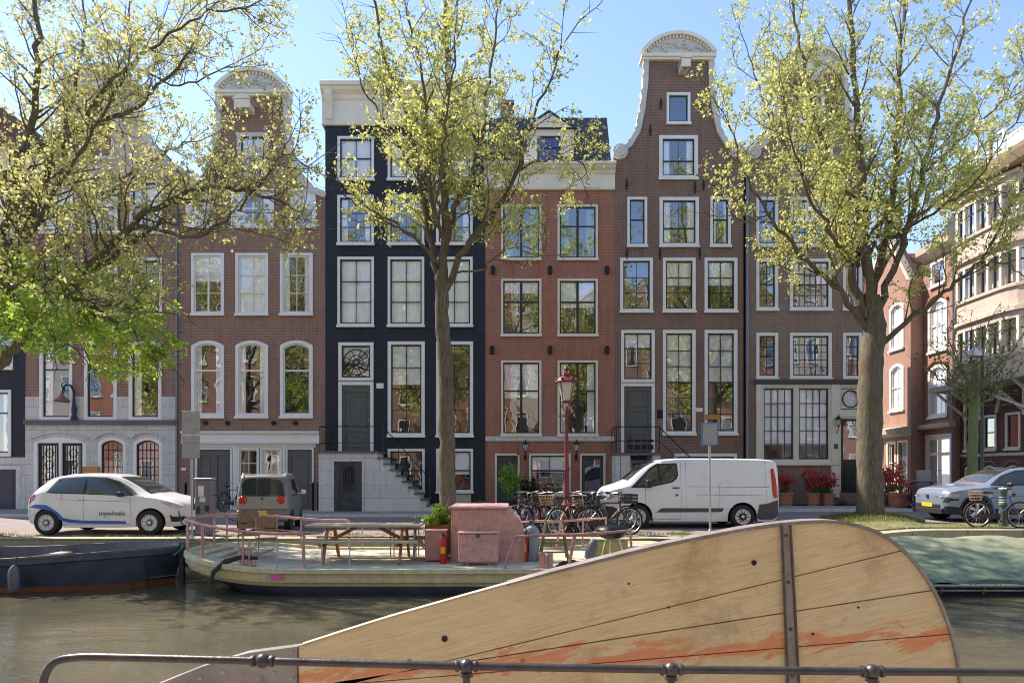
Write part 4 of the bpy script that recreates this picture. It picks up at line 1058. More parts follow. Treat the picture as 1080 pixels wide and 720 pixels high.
m = MB(); m.xprism([(0, 3.1), (-.75, 3.2), (-.8, 3.45), (0, 3.6)], .1, 2.25); m.xprism([(0, 3.1), (-.3, 3.15), (-.32, 3.4), (0, 3.5)], -2.2, .1); m.build('awning_ledge', 'sandstone', h.root)
m, Q = curve_strip(h, [(2.2, 10.6), (.8, 12.6), (.3, 13.2), (-.3, 13.2), (-.8, 12.6), (-2.2, 10.6)], .14, side=-1, bumps=False); m.build('gable_edge', 'sandstone', h.root)
plain_house('red brick house farthest up the side street, mostly hidden by the right tree trunk', (19.5, 41.2, .25), R(-90), 6.6, 10.5, 3, 'brick_red', curt='full', base=1.0)
plain_house('brown brick house across the end of the side street', (14.5, 54, .25), 0, 12, 12, 4, 'brick_brown', nb=4)

# --- the far bank behind the camera (seen in the window panes and the water)
FB = [('tall orange brick house with white windows on the near bank', 'brick_orange', 7.0, 19.0, 'neck', 'white_paint'), ('white plastered house on the near bank', 'plaster', 6.4, 19.5, 'c', 'cream_paint'),
      ('brown brick neck gable house on the near bank', 'brick_brown', 6.0, 18.0, 'neck', 'white_paint'), ('red brick house with a cream cornice on the near bank', 'brick_red', 7.4, 21, 'c', 'cream_paint'),
      ('pale sandstone house on the near bank', 'sandstone', 6.6, 20.0, 'c', 'white_paint'), ('grey brown brick gable house on the near bank', 'brick_grey', 6.2, 18.5, 'neck', 'white_paint'),
      ('pink brick house on the near bank', 'brick_pink', 7.2, 20.5, 'c', 'white_paint'), ('orange brick gable house on the near bank, last of its row', 'brick_orange', 6.4, 18.5, 'neck', 'cream_paint')]
FB += [('narrow white plastered gable house on the near bank', 'plaster', 6.0, 19.0, 'neck', 'white_paint'), ('brown brick warehouse with a flat cornice on the near bank', 'brick_brown', 8.0, 19.5, 'c', 'cream_paint')]
FB = [('cream plastered neck gable house on the near bank, first from the west', 'plaster', 7.2, 19.0, 'neck', 'white_paint'), ('red brick corner house on the near bank, second from the west', 'brick_red', 7.8, 20.0, 'c', 'cream_paint'),
      ('brown brick warehouse on the near bank, third from the west', 'brick_brown', 7.6, 18.5, 'neck', 'cream_paint')]+FB+[('pink brick corner house on the near bank, last of the row', 'brick_pink', 8.0, 19.0, 'c', 'white_paint')]
x = -49.6
for (lb, mt_, w, hh_, tp, fr) in FB:
    plain_house(lb, (x+w/2, -12.5, .0), R(180), w, hh_, 5, mt_, top=tp, frame=fr); x += w+.02

# ================================================================== ground, quay, water
def groundgrid(name, mat, x0, x1, y0, y1, zoff, nx, skirt=None):
    m = MB(); xs = sorted(set([x0, x1]+[x for x in [6.5+.25*i for i in range(18)] if x0 < x < x1]))
    vs = []; fs = []
    for x in xs: vs += [(x, y0, gz(x)+zoff), (x, y1, gz(x)+zoff)]
    for i in range(len(xs)-1): fs.append((i*2, (i+1)*2, (i+1)*2+1, i*2+1))
    m.add(vs, fs)
    if skirt is not None:
        vs = []; fs = []
        for x in xs: vs += [(x, y0, gz(x)+zoff), (x, y0, gz(x)+zoff-skirt)]
        for i in range(len(xs)-1): fs.append((i*2, i*2+1, (i+1)*2+1, (i+1)*2))
        m.add(vs, fs)
    return struct(m.build(name, mat))
groundgrid('ground', 'paving', -140, 160, 24.0, 400, -.012, 1)
groundgrid('road', 'paving', -140, 160, 19.6, 24.0, 0, 1)
groundgrid('parking_strip', 'paving_red', -140, 160, 16.42, 19.6, 0, 1)
sw = groundgrid('sidewalk', 'sidewalk', -60, 14.0, 24.0, 27.25, .1, 1, .1)
groundgrid('kerb', 'bluestone', -60, 14.0, 23.86, 24.0, .104, 1, .11)
m = MB(); m.box(14.0, 14.15, 24, 60, 0, .3)
groundgrid('quay_coping', 'quay_coping', -140, 160, 15.98, 16.42, .03, 1, .2)
m = MB(); m.box(-140, 160, 16.05, 16.3, -3, -.14)
struct(m.build('quay_wall', 'quay_brick'))
m = MB(); m.add([(-140, -60, -.6), (160, -60, -.6), (160, 16.1, -.6), (-140, 16.1, -.6)], [(0, 1, 2, 3)]); struct(m.build('water', 'canal_water'))
m = MB(); m.box(-140, 160, -60, 3.4, -3, 0.0); struct(m.build('near_quay', 'sidewalk'))
# grass, moss and leaf litter along the quay edge
def grass(name, n, fx, hmin, hmax, w=.012):
    v = np.zeros((n*3, 3)); 
    for i in range(n):
        x, y, z = fx(); a = random.random()*PI; hgt = random.uniform(hmin, hmax); dx, dy = math.cos(a)*w, math.sin(a)*w
        v[i*3] = (x-dx, y-dy, z); v[i*3+1] = (x+dx, y+dy, z); v[i*3+2] = (x+random.uniform(-.04, .04), y+random.uniform(-.04, .04), z+hgt)
    me = bpy.data.meshes.new(name); me.from_pydata(v.tolist(), [], [(i*3, i*3+1, i*3+2) for i in range(n)]); me.materials.append(MATS['grass_blade'])
    o = bpy.data.objects.new(name, me); COL.objects.link(o); return struct(o, 'stuff')
def gpos():
    while True:
        x = random.uniform(4, 16) if random.random() < .75 else random.uniform(-13, 4)
        y = random.uniform(16.5, 17.6)
        if mnoise.noise(Vector((x*1.3, y*2.5, 0))) > (-.05 if x > 7 else .12): return x, y, gz(x)
grass('grass_tufts', 9000, gpos, .02, .09)
plain('moss', (.17, .18, .07), .95, .45, 2.5, bmp=.8, bscale=14, dirt=(.22, .18, .11))
groundgrid('grass_verge', 'moss', 7.8, 60, 16.6, 17.75, .045, 1, .04)
def mound():
    while True:
        a = random.random()*2*PI; r = random.random()**.5*1.25; 
        return 10.2+r*1.1*math.cos(a), 19.4+r*.9*math.sin(a), .2+.15*(1-(r/1.3)**2)
m = MB(); m.lathe([(1.35, .0), (1.1, .07), (.7, .13), (.01, .16)], (10.2, 19.4, .19), 24); struct(m.build('tree_mound', 'moss', smooth=True))
grass('mound_grass', 7000, mound, .04, .13)

# ================================================================== trees
def smooth_path(P, n=5):
    out = []; m = len(P)
    for i in range(m-1):
        p0, p1, p2, p3 = P[max(i-1, 0)], P[i], P[i+1], P[min(i+2, m-1)]
        for k in range(n):
            t = k/n; out.append(.5*((2*p1)+(p2-p0)*t+(2*p0-5*p1+4*p2-p3)*t*t+(3*p1-p0-3*p2+p3)*t**3))
    out.append(P[-1]); return out
def leaf_mesh(name, centers, dirs, mat, parent, per, size, spread, rng, droop=0.0):
    C = np.repeat(np.array(centers), per, axis=0); n = len(C)
    C = C + rng.normal(0, spread, (n, 3))
    a = rng.normal(0, 1, (n, 3)); a /= np.linalg.norm(a, axis=1)[:, None]+1e-9
    a[:, 2] -= droop; a /= np.linalg.norm(a, axis=1)[:, None]+1e-9
    b = np.cross(a, rng.normal(0, 1, (n, 3))); b /= np.linalg.norm(b, axis=1)[:, None]+1e-9
    L = size*rng.uniform(.45, 1.6, (n, 1)); Wd = L*rng.uniform(.55, .8, (n, 1))
    nrm = np.cross(a, b)
    v = np.stack([C, C+a*L*.5+b*Wd*.5+nrm*L*.08, C+a*L, C+a*L*.5-b*Wd*.5+nrm*L*.08], axis=1).reshape(-1, 3)
    me = bpy.data.meshes.new(name); me.vertices.add(n*4); me.vertices.foreach_set('co', v.astype(np.float32).ravel())
    me.loops.add(n*4); me.loops.foreach_set('vertex_index', np.arange(n*4, dtype=np.int32))
    me.polygons.add(n); me.polygons.foreach_set('loop_start', np.arange(0, n*4, 4, dtype=np.int32)); me.polygons.foreach_set('loop_total', np.full(n, 4, dtype=np.int32))
    me.update(); me.validate(); me.materials.append(MATS[mat]); o = bpy.data.objects.new(name, me); COL.objects.link(o); o.parent = parent; return o
def make_tree(label, base, trunk, limbs, seed, leafm='elm_seeds', bark='bark', per=6, size=.078, spread=.058, sp=.34, l1=1.7, l2=.75, up=.35, droop=0.0, keep=None, leafdens=1.0, name='elm_tree', extra=None, tw=.26):
    """trunk and limbs are lists of (point, radius); branches and twigs grow from the limbs"""
    rr = random.Random(seed); rng = np.random.default_rng(seed)
    base = Vector(base); root = thing(name, label, 'tree', base)
    W = MB(); tips = []
    def jit(P, amp):
        return [p + (Vector((rr.gauss(0, 1), rr.gauss(0, 1), rr.gauss(0, 1)))*amp if 0 < i < len(P)-1 else Vector()) for i, p in enumerate(P)]
    def tubep(P, r0, r1, n=7, pw=1.0):
        m = len(P); W.tube([p-base for p in P], [r0+(r1-r0)*(i/(m-1))**pw for i in range(m)], n)
    TP = [p for p, r in trunk]; TR = [r for p, r in trunk]
    sp_ = smooth_path(TP, 6); rad = []
    for i in range(len(sp_)):
        f = i/6; k = min(int(f), len(TR)-2); rad.append(TR[k]+(TR[k+1]-TR[k])*(f-k))
    sp_ = jit(sp_, .012); W.tube([p-base for p in sp_], [r*(1+.06*math.sin(i*2.3)) for i, r in enumerate(rad)], 16)
    def twig(p, d, L, lvl):
        q = [p]; dd = d.normalized(); n = 3
        for k in range(n):
            dd = (dd+Vector((rr.gauss(0, .22), rr.gauss(0, .22), rr.gauss(0, .22)-droop*.25+up*.12))).normalized(); q.append(q[-1]+dd*L/n)
        W.tube([a-base for a in q], [.008, .006, .005, .003], 3, cap=False)
        if keep is None or keep(q[-1]):
            for k in range(max(2, int(L/.14))):
                t = .25+.75*(k+rr.random())/max(2, int(L/.14)); i = min(int(t*n), n-1); f = t*n-i
                tips.append(q[i].lerp(q[i+1], min(1, f)))
    def branch(p, d, L, r0):
        dd = d.normalized(); n = 6; q = [p]
        for k in range(n):
            dd = (dd+Vector((rr.gauss(0, .16), rr.gauss(0, .16), rr.gauss(0, .13)+up*.10-droop*.1))).normalized(); q.append(q[-1]+dd*L/n)
        if keep is not None and not keep(q[3]): return
        tubep(q, r0, .008, 5, .8)
        m = max(3, int(L/tw))
        for k in range(m):
            t = .2+.8*(k+rr.random()*.8)/m; i = min(int(t*n), n-1); o = q[i].lerp(q[i+1], min(1, t*n-i))
            ax = (q[i+1]-q[i]).normalized(); side = ax.cross(Vector((rr.gauss(0, 1), rr.gauss(0, 1), rr.gauss(0, 1)))).normalized()
            twig(o, ax*.7+side*.9+Vector((0, 0, up*.3-droop*.4)), l2*rr.uniform(.6, 1.3)*(1.1-.4*t), 2)
    for P, r0, r1 in limbs:
        q = smooth_path(P, 6); q = jit(q, .035); tubep(q, r0, r1, 9, .8)
        length = sum((b-a).length for a, b in zip(q, q[1:])); m = int(length/sp); nq = len(q)-1
        for k in range(m):
            t = .16+.84*(k+rr.random())/m
            i = min(int(t*nq), nq-1); o = q[i].lerp(q[i+1], min(1, t*nq-i)); ax = (q[i+1]-q[i]).normalized()
            side = ax.cross(Vector((rr.gauss(0, 1), rr.gauss(0, 1), rr.gauss(0, 1)))).normalized()
            branch(o, ax*.75+side*1.0+Vector((0, 0, up)), l1*rr.uniform(.55, 1.25)*(1.15-.5*t), max(.012, (r0+(r1-r0)*t)*.38))
        branch(q[-1], q[-1]-q[-2], l1, r1)
    W.build('trunk', bark, root, smooth=True)
    if leafdens < 1: tips = [t for t in tips if rr.random() < leafdens]
    if tips:
        leaf_mesh('crown', [tuple(t-base) for t in tips], None, leafm, root, per, size, spread, rng, droop)
    if extra:
        for (nm, mt2, frac, pr, sz) in extra:
            tt = [t for t in tips if rr.random() < frac]
            leaf_mesh(nm, [tuple(t-base) for t in tt], None, mt2, root, pr, sz, spread*1.2, rng, droop)
    print('TREE', label[:30], len(tips)*per, len(W.v)); return root
def L_(D, pts): return [pt(x, y, D+d) for x, y, d in pts]
# centre elm
D = 17.4
make_tree('slender forked elm before the tall black house, rising behind the pink deckhouse', pt(473, 563, D), 
  [(pt(473, 566, D), .27), (pt(473, 552, D), .215), (pt(471, 480, D), .205), (pt(470, 400, D), .19), (pt(466, 330, D), .175), (pt(466, 285, D), .16)],
  [(L_(D, [(464, 300, 0), (452, 250, .1), (442, 190, .3), (428, 120, .5), (405, 60, .7), (395, -10, .8)]), .10, .03),
   (L_(D, [(467, 290, 0), (470, 220, -.1), (466, 150, -.2), (472, 80, 0), (468, 10, .1), (470, -60, 0)]), .12, .04),
   (L_(D, [(470, 305, 0), (492, 262, -.2), (520, 225, -.4), (545, 180, -.5), (565, 120, -.7), (592, 50, -.8)]), .10, .02),
   (L_(D, [(468, 270, 0), (480, 220, .4), (505, 160, .8), (515, 90, 1.1), (525, 10, 1.3)]), .085, .025),
   (L_(D, [(464, 280, 0), (430, 245, -.5), (395, 225, -.9), (362, 205, -1.2)]), .055, .012),
   (L_(D, [(458, 240, 0), (452, 170, -.6), (447, 100, -1.0), (430, 20, -1.3)]), .075, .02),
   (L_(D, [(442, 190, .3), (415, 145, .8), (385, 95, 1.3), (372, 55, 1.6)]), .05, .012),
   (L_(D, [(545, 180, -.5), (585, 165, -.2), (612, 170, 0), (622, 195, .1)]), .035, .01),
   (L_(D, [(480, 290, 0), (510, 280, -.8), (540, 262, -1.2), (575, 262, -1.5)]), .035, .008),
   (L_(D, [(468, 250, 0), (470, 200, 1.2), (480, 140, 2.0), (490, 70, 2.5)]), .06, .02),
   (L_(D, [(466, 250, 0), (462, 200, -1.3), (470, 130, -2.0), (480, 60, -2.4)]), .055, .02)], 11, leafm='elm_seeds', leafdens=1.0, l1=1.5, l2=.8, tw=.2,
  keep=lambda p: (math.hypot(((p.x/p.y*F+540)-490)/158, ((HY-(p.z-CH)/p.y*F)-120)/178) < 1.0))
# right elm
D = 19.4
make_tree('big forked elm on the grassy mound between the red shrubs', pt(917, 548, D),
  [(pt(917, 554, D), .50), (pt(918, 540, D), .36), (pt(917, 470, D), .335), (pt(918, 400, D), .32), (pt(922, 350, D), .30), (pt(918, 315, D), .25)],
  [(L_(D, [(912, 335, 0), (897, 285, 0), (885, 220, .2), (868, 150, .5), (850, 80, .8), (835, 0, 1)]), .17, .03),
   (L_(D, [(912, 345, 0), (885, 305, -.3), (855, 280, -.7), (822, 240, -1.0), (790, 190, -1.3), (768, 130, -1.5)]), .10, .015),
   (L_(D, [(918, 320, 0), (912, 250, -.2), (908, 170, -.3), (900, 80, -.2), (895, -30, 0)]), .17, .05),
   (L_(D, [(920, 320, 0), (935, 240, .3), (945, 160, .5), (950, 80, .6), (955, -20, .8)]), .13, .04),
   (L_(D, [(926, 330, 0), (950, 260, -.3), (975, 180, -.5), (995, 100, -.7), (1020, 10, -.8)]), .11, .03),
   (L_(D, [(922, 372, 0), (955, 340, -.3), (995, 308, -.6), (1030, 280, -.9), (1052, 245, -1.1), (1085, 180, -1.3)]), .085, .025),
   (L_(D, [(905, 270, 0), (880, 200, 1.3), (850, 130, 2.2), (825, 60, 2.6)]), .08, .02),
   (L_(D, [(885, 220, .2), (850, 190, .6), (815, 130, .9), (790, 60, 1.0)]), .06, .015),
   (L_(D, [(905, 280, 0), (880, 250, -1.6), (850, 200, -2.3), (830, 130, -2.8)]), .07, .015),
   (L_(D, [(925, 290, 0), (960, 240, 1.5), (1000, 200, 2.2), (1040, 150, 2.6)]), .07, .02),
   (L_(D, [(975, 180, -.5), (1010, 150, .3), (1055, 110, .8), (1100, 60, 1)]), .05, .012),
   (L_(D, [(940, 250, 0), (985, 225, -1.2), (1030, 190, -1.8), (1075, 120, -2.2)]), .05, .012),
   (L_(D, [(1030, 280, -.9), (1050, 275, -1.2), (1080, 290, -1.3), (1100, 320, -1.4)]), .03, .01),
   (L_(D, [(812, 225, -1), (785, 235, -1.2), (765, 215, -1.4)]), .03, .01)], 23, leafm='elm_seeds', leafdens=1.0, l1=1.8, l2=.8, tw=.2,
  keep=lambda p: (math.hypot(((p.x/p.y*F+540)-925)/205, ((HY-(p.z-CH)/p.y*F)-90)/250) < 1.0))
# left elm: trunk just outside the frame
D = 17.6
make_tree('leftmost elm, its long bare limbs reaching before the pale bell gable', pt(-45, 565, D),
  [(pt(-45, 570, D), .5), (pt(-43, 550, D), .40), (pt(-38, 480, D), .37), (pt(-30, 420, D), .34), (pt(-18, 370, D), .30)],
  [(L_(D, [(-30, 405, 0), (10, 372, -.3), (50, 330, -.7), (95, 280, -.9), (140, 238, -1.1), (190, 205, -1.2), (250, 200, -1.4), (300, 215, -1.5)]), .16, .03),
   (L_(D, [(95, 285, -.9), (130, 262, -.6), (165, 238, -.4), (195, 205, -.2), (225, 180, 0)]), .08, .02),
   (L_(D, [(-18, 375, 0), (15, 290, .2), (28, 240, .2), (42, 195, .3), (65, 160, .4), (100, 130, .5), (150, 110, .6), (200, 55, .8)]), .17, .03),
   (L_(D, [(35, 215, .2), (60, 160, .6), (78, 90, .8), (90, 20, 1)]), .09, .03),
   (L_(D, [(-18, 370, 0), (0, 280, -.5), (15, 190, -.8), (35, 120, -1), (40, 40, -1.2), (30, -30, -1.3)]), .15, .04),
   (L_(D, [(60, 165, .4), (110, 95, -.3), (150, 60, -.8), (210, 20, -1.1), (262, 8, -1.2)]), .06, .015),
   (L_(D, [(145, 238, -1.1), (200, 250, -1.7), (245, 225, -2.0), (300, 165, -2.2), (325, 180, -2.3)]), .05, .012),
   (L_(D, [(35, 230, .2), (90, 215, 1.2), (150, 175, 1.9), (200, 150, 2.3)]), .07, .02),
   (L_(D, [(90, 130, .5), (140, 75, 1.4), (190, 90, 1.7), (240, 70, 1.9)]), .05, .015),
   (L_(D, [(-10, 330, 0), (30, 250, -1.8), (90, 150, -2.4), (130, 80, -2.8)]), .07, .02),
   (L_(D, [(20, 250, 0), (60, 300, -1.6), (120, 320, -1.9), (170, 330, -2.0)]), .04, .01)], 31, leafm='elm_seeds_warm', leafdens=.72, l1=1.7, sp=.28, l2=.8, tw=.19,
  keep=lambda p: ((p.x/p.y*F+540) < 345-.16*max(0, 120-(HY-(p.z-CH)/p.y*F)) and (HY-(p.z-CH)/p.y*F) < 350 - .22*max(0, (p.x/p.y*F+540)-120)))
D = 16.9
make_tree('elm with fresh green leaves hanging low above the white hatchback', pt(-95, 565, D),
  [(pt(-95, 570, D), .4), (pt(-93, 540, D), .30), (pt(-90, 450, D), .27), (pt(-80, 330, D), .24)],
  [(L_(D, [(-80, 345, 0), (-30, 310, -.4), (30, 305, -.8), (85, 320, -1.0), (135, 345, -1.1), (165, 370, -1.2)]), .10, .02),
   (L_(D, [(-80, 340, 0), (-40, 290, .3), (20, 280, .6), (80, 290, .8), (130, 305, .9)]), .08, .015),
   (L_(D, [(-80, 350, 0), (-30, 345, -.8), (10, 345, -1.2), (50, 352, -1.5), (90, 372, -1.6)]), .06, .012),
   (L_(D, [(-60, 335, 0), (0, 320, .4), (60, 335, .7), (120, 362, .9), (155, 395, 1.0)]), .05, .01),
   (L_(D, [(-80, 330, 0), (-60, 250, .3), (-20, 190, .6), (0, 120, .8)]), .12, .03)], 41, leafm='leaf_green', leafdens=1.0, per=11, tw=.16, l1=1.2, l2=.7, size=.085, up=.05, droop=.25, sp=.28,
  keep=lambda p: ((p.x/p.y*F+540) < 200 and (HY-(p.z-CH)/p.y*F) > 262 and (HY-(p.z-CH)/p.y*F) < 368 + (45*math.sin(max(0, min(1, ((p.x/p.y*F+540)-80)/120))*PI) if (p.x/p.y*F+540) > 80 else 12)))
# small pollarded tree in the side street
D = 22.5
rr_ = random.Random(5); lim = []
for k in range(13):
    a = 2*PI*k/13; z0 = 430-8*(k % 4)
    lim.append(([pt(1027, z0, D), pt(1027, z0, D)+Vector((.5*math.cos(a), .5*math.sin(a), .35)), pt(1027, z0, D)+Vector((1.15*math.cos(a)*rr_.uniform(.7, 1.1), 1.15*math.sin(a), rr_.uniform(.9, 2.2)))], .05, .015))
make_tree('small green trunked street tree with a knobbly twiggy crown, behind the silver car', pt(1027, 540, D),
  [(pt(1027, 545, D), .19), (pt(1027, 530, D), .16), (pt(1026, 470, D), .15), (pt(1027, 420, D), .14), (pt(1028, 385, D), .07)], lim, 51, leafm='leaf_mid', bark='bark_green', leafdens=.33, l1=.9, l2=.5, per=5, size=.075, sp=.3, name='street_tree')
# trees of the near bank, reflected in the panes
for k, (x, s) in enumerate(((-17.5, 61), (-6.5, 62), (5.5, 63), (16, 64), (-29, 65))):
    b = Vector((x, -2.6, 0)); T = [(b+Vector((0, 0, z)), r) for z, r in ((0, .4), (2, .3), (6, .26), (12, .15))]
    lm = []
    for j in range(7):
        a = j*2*PI/7+k; lm.append(([b+Vector((0, 0, 4.5+.3*j)), b+Vector((1.5*math.cos(a), 1.2*math.sin(a), 8)), b+Vector((3.2*math.cos(a), 2.2*math.sin(a), 13+j*.4)), b+Vector((3.6*math.cos(a), 2.6*math.sin(a), 20))], .11, .03))
    make_tree(['elm on the near bank, second from the west', 'elm on the near bank, left of the camera', 'elm on the near bank, right of the camera', 'elm on the near bank, farthest east', 'elm on the near bank, farthest west'][k], b, T, lm, s, leafdens=.55, per=5, size=.26, spread=.25, sp=.55, l1=2.4, l2=1.1, tw=.35)
# ================================================================== vehicles (built nose towards +x, near side towards -y, centre line y = 0)
def interp(tab, x, k):
    xs = [r[0] for r in tab]; n = len(xs)
    if x <= xs[0]: return tab[0][k]
    if x >= xs[-1]: return tab[-1][k]
    i = max(j for j in range(n-1) if xs[j] <= x); h = xs[i+1]-xs[i]; t = (x-xs[i])/h
    d = [(tab[j+1][k]-tab[j][k])/(xs[j+1]-xs[j]) for j in range(n-1)]
    def m(j):
        if j == 0: return d[0]
        if j == n-1: return d[-1]
        return 0 if d[j-1]*d[j] <= 0 else 2*d[j-1]*d[j]/(d[j-1]+d[j])
    y0, y1, m0, m1 = tab[i][k], tab[i+1][k], m(i)*h, m(i+1)*h
    return (2*t**3-3*t*t+1)*y0+(t**3-2*t*t+t)*m0+(-2*t**3+3*t*t)*y1+(t**3-t*t)*m1
class Car:
    """tab rows: x, zlow, halfwidth, zbelt, half width at the roof edge, z of the roof edge, z of the roof centre"""
    def __init__(s, tab, wheels, wr, arch, sub=5):
        s.t = tab; s.w = wheels; s.wr = wr; s.arch = arch; s.sub = sub
    def zlow(s, x):
        z = interp(s.t, x, 1)
        for cx in s.w:
            d = abs(x-cx)
            if d < s.arch: z = max(z, s.wr+math.sqrt(s.arch**2-d*d)*.98)
        return z
    def ring(s, x):
        zl, w, zb, we, ze, zt = s.zlow(x), *[interp(s.t, x, k) for k in range(2, 7)]
        z0 = interp(s.t, x, 1)
        def yb(z):            # side bulge between sill and belt
            t = (z-z0)/max(.01, zb-z0); return w*(.945+.055*math.sin(min(1, max(0, t))*PI*.85)+.0*t)
        P = []; n1 = 7
        for i in range(n1):
            z = zl+(zb-zl)*i/(n1-1); P.append((yb(z), z))
        yb1 = P[-1][0]; n2 = 5
        for i in range(1, n2+1):
            t = i/n2; P.append((yb1+(we-yb1)*t+.018*math.sin(t*PI)*(ze > zb+.1), zb+(ze-zb)*t))
        for i in range(1, 7):
            t = i/6; a = t*PI/2; P.append((we*math.cos(a)**.75 if i < 6 else 0.0, ze+(zt-ze)*math.sin(a)**.9))
        return P
    def xs(s, step=.035):
        x0, x1 = s.t[0][0], s.t[-1][0]; L = {x0, x1}; n = int((x1-x0)/step)
        L |= {x0+(x1-x0)*i/n for i in range(n+1)}
        for cx in s.w: L |= {cx-s.arch, cx+s.arch, cx-s.arch+.008, cx+s.arch-.008}
        return sorted(L)
    def body(s, name, mat, parent):
        m = MB(); xs = s.xs(); rings = [s.ring(x) for x in xs]; k = len(rings[0]); vs = []; fs = []
        for x, r in zip(xs, rings):
            full = [(x, -y, z) for y, z in r]+[(x, y, z) for y, z in reversed(r[:-1])]; vs += full
        K = 2*k-1
        for i in range(len(xs)-1):
            for j in range(K-1):
                fs.append((i*K+j, (i+1)*K+j, (i+1)*K+j+1, i*K+j+1))
            fs.append((i*K+K-1, (i+1)*K+K-1, (i+1)*K, i*K))
        fs.append(tuple(range(K))); fs.append(tuple(range((len(xs)-1)*K+K-1, (len(xs)-1)*K-1, -1)))
        m.add(vs, fs); return m.build(name, mat, parent, True)
    def side(s, x, z):
        P = s.ring(x)
        for a, b in zip(P[:12], P[1:12]):
            if b[1] >= z >= a[1] and b[1] > a[1]: return a[0]+(b[0]-a[0])*(z-a[1])/(b[1]-a[1])
        return P[0][0] if z < P[0][1] else P[11][0]
    def patch(s, poly, off=.004, sides=(-1, 1), m=None, step=.03, nz=6):
        """polygon in side view laid on the body side"""
        m = m or MB(); x0 = min(p[0] for p in poly); x1 = max(p[0] for p in poly); n = max(2, int((x1-x0)/step))
        def cross(x):
            zs = []
            for (xa, za), (xb, zb) in zip(poly, poly[1:]+poly[:1]):
                if (xa <= x < xb) or (xb <= x < xa): zs.append(za+(zb-za)*(x-xa)/(xb-xa))
            return (min(zs), max(zs)) if len(zs) >= 2 else None
        cols = []
        for i in range(n+1):
            x = x0+1e-5+(x1-x0-2e-5)*i/n; c = cross(x)
            if c: cols.append((x, c))
        for sd in sides:
            vs = []; fs = []
            for x, (a, b) in cols:
                for j in range(nz+1):
                    z = a+(b-a)*j/nz; vs.append((x, sd*(s.side(x, z)+off), z))
            for i in range(len(cols)-1):
                for j in range(nz):
                    q = (i*(nz+1)+j, (i+1)*(nz+1)+j, (i+1)*(nz+1)+j+1, i*(nz+1)+j+1); fs.append(q if sd < 0 else q[::-1])
            m.add(vs, fs)
        return m
    def over(s, x0, x1, ya, yb, off=.005, m=None, nx=14, ny=10, k0=11):
        """sheet over the top of the body between x0..x1 and lateral fraction ya..yb of the roof edge width (screen, sunroof, bonnet)"""
        m = m or MB(); vs = []; fs = []
        for i in range(nx+1):
            x = x0+(x1-x0)*i/nx; r = s.ring(x)[k0:]
            we = r[0][0]
            for j in range(ny+1):
                y = (ya+(yb-ya)*j/ny)*we; ay = abs(y); z = r[-1][1]
                for a, b in zip(r, r[1:]):
                    if a[0] >= ay >= b[0] and a[0] > b[0]: z = a[1]+(b[1]-a[1])*(a[0]-ay)/(a[0]-b[0]); break
                r2 = s.ring(x+.02)[-1][1]-s.ring(x-.02)[-1][1]; nx_, nz_ = -r2, .04; L = math.hypot(nx_, nz_)
                vs.append((x+off*nx_/L, y, z+off*nz_/L))
        for i in range(nx):
            for j in range(ny): fs.append((i*(ny+1)+j, (i+1)*(ny+1)+j, (i+1)*(ny+1)+j+1, i*(ny+1)+j+1))
        return m.add(vs, fs)
def wheel(parent, x, y, r, w, side, spokes=8, rim='alloy', style='spoke', ext=.0):
    """side -1: outer face towards -y"""
    ri = r*.66
    prof = [(ri*.9, -w*.5), (ri, -w*.5), (r*.93, -w*.5), (r*.985, -w*.42), (r, -w*.3), (r, w*.3), (r*.985, w*.42), (r*.93, w*.5), (ri, w*.5), (ri*.9, w*.5)]
    m = MB().lathe(prof, (x, y, r), 32, 'y', cap=False); W = m.build('wheel', 'rubber', parent, True)
    m = MB(); yo = y+side*w*.44; yi = y+side*w*.18
    m.tube([(x+ri*.95*math.cos(a*PI/16), yo, r+ri*.95*math.sin(a*PI/16)) for a in range(32)], ri*.075, 6, closed=True)
    m.lathe([(ri*.22, -.012), (ri*.22, .012), (ri*.1, .02)] if side > 0 else [(ri*.1, -.02), (ri*.22, -.012), (ri*.22, .012)], (x, yo, r), 16, 'y')
    for k in range(spokes):
        a = 2*PI*k/spokes+.2; c, s_ = math.cos(a), math.sin(a)
        w0, w1 = (ri*.12, ri*.2) if style == 'spoke' else (ri*.2, ri*.30)
        vs = []
        for (rr_, ww) in ((ri*.18, w0), (ri*.93, w1)):
            for sg in (-1, 1):
                px, pz = rr_*c-sg*ww*s_, rr_*s_+sg*ww*c
                vs += [(x+px, yo-.004*side, r+pz), (x+px, yo-side*.03, r+pz)]
        m.add(vs, [(0, 2, 6, 4), (1, 5, 7, 3), (0, 4, 5, 1), (2, 3, 7, 6), (0, 1, 3, 2), (4, 6, 7, 5)])
    m.build('rim', rim, W)
    m = MB(); m.lathe([(.01, yi-.01-y), (ri*.95, yi-.01-y), (ri*.95, yi+.01-y), (.01, yi+.01-y)], (x, y, r), 20, 'y'); m.build('hub', 'black_plastic', W)
    return W
def arches(parent, car, halfw):
    for cx in car.w:
        m = MB(); n = 14; vs = []; fs = []
        R_ = car.arch*.985
        for i in range(n+1):
            a = PI*i/n; x, z = cx+R_*math.cos(a), car.wr+R_*math.sin(a)
            vs += [(x, -halfw*.94, z), (x, halfw*.94, z)]
        for i in range(n): fs.append((i*2, i*2+1, i*2+3, i*2+2))
        m.add(vs, fs); m.build('wheel_arch', 'seam', parent, True)
def mirror(parent, x, y, z, mat, side, w=.2, h=.13):
    m = MB(); M_ = Matrix.Identity(3)
    m.lathe([(.001, -w*.5), (h*.4, -w*.45), (h*.55, -w*.1), (h*.5, w*.3), (.001, w*.5)], (x, y+side*.1, z), 10, 'y'); m.bar((x, y-side*.03, z-.04), (x, y+side*.08, z-.02), .05, .04)
    return m.build('mirror', mat, parent, True)
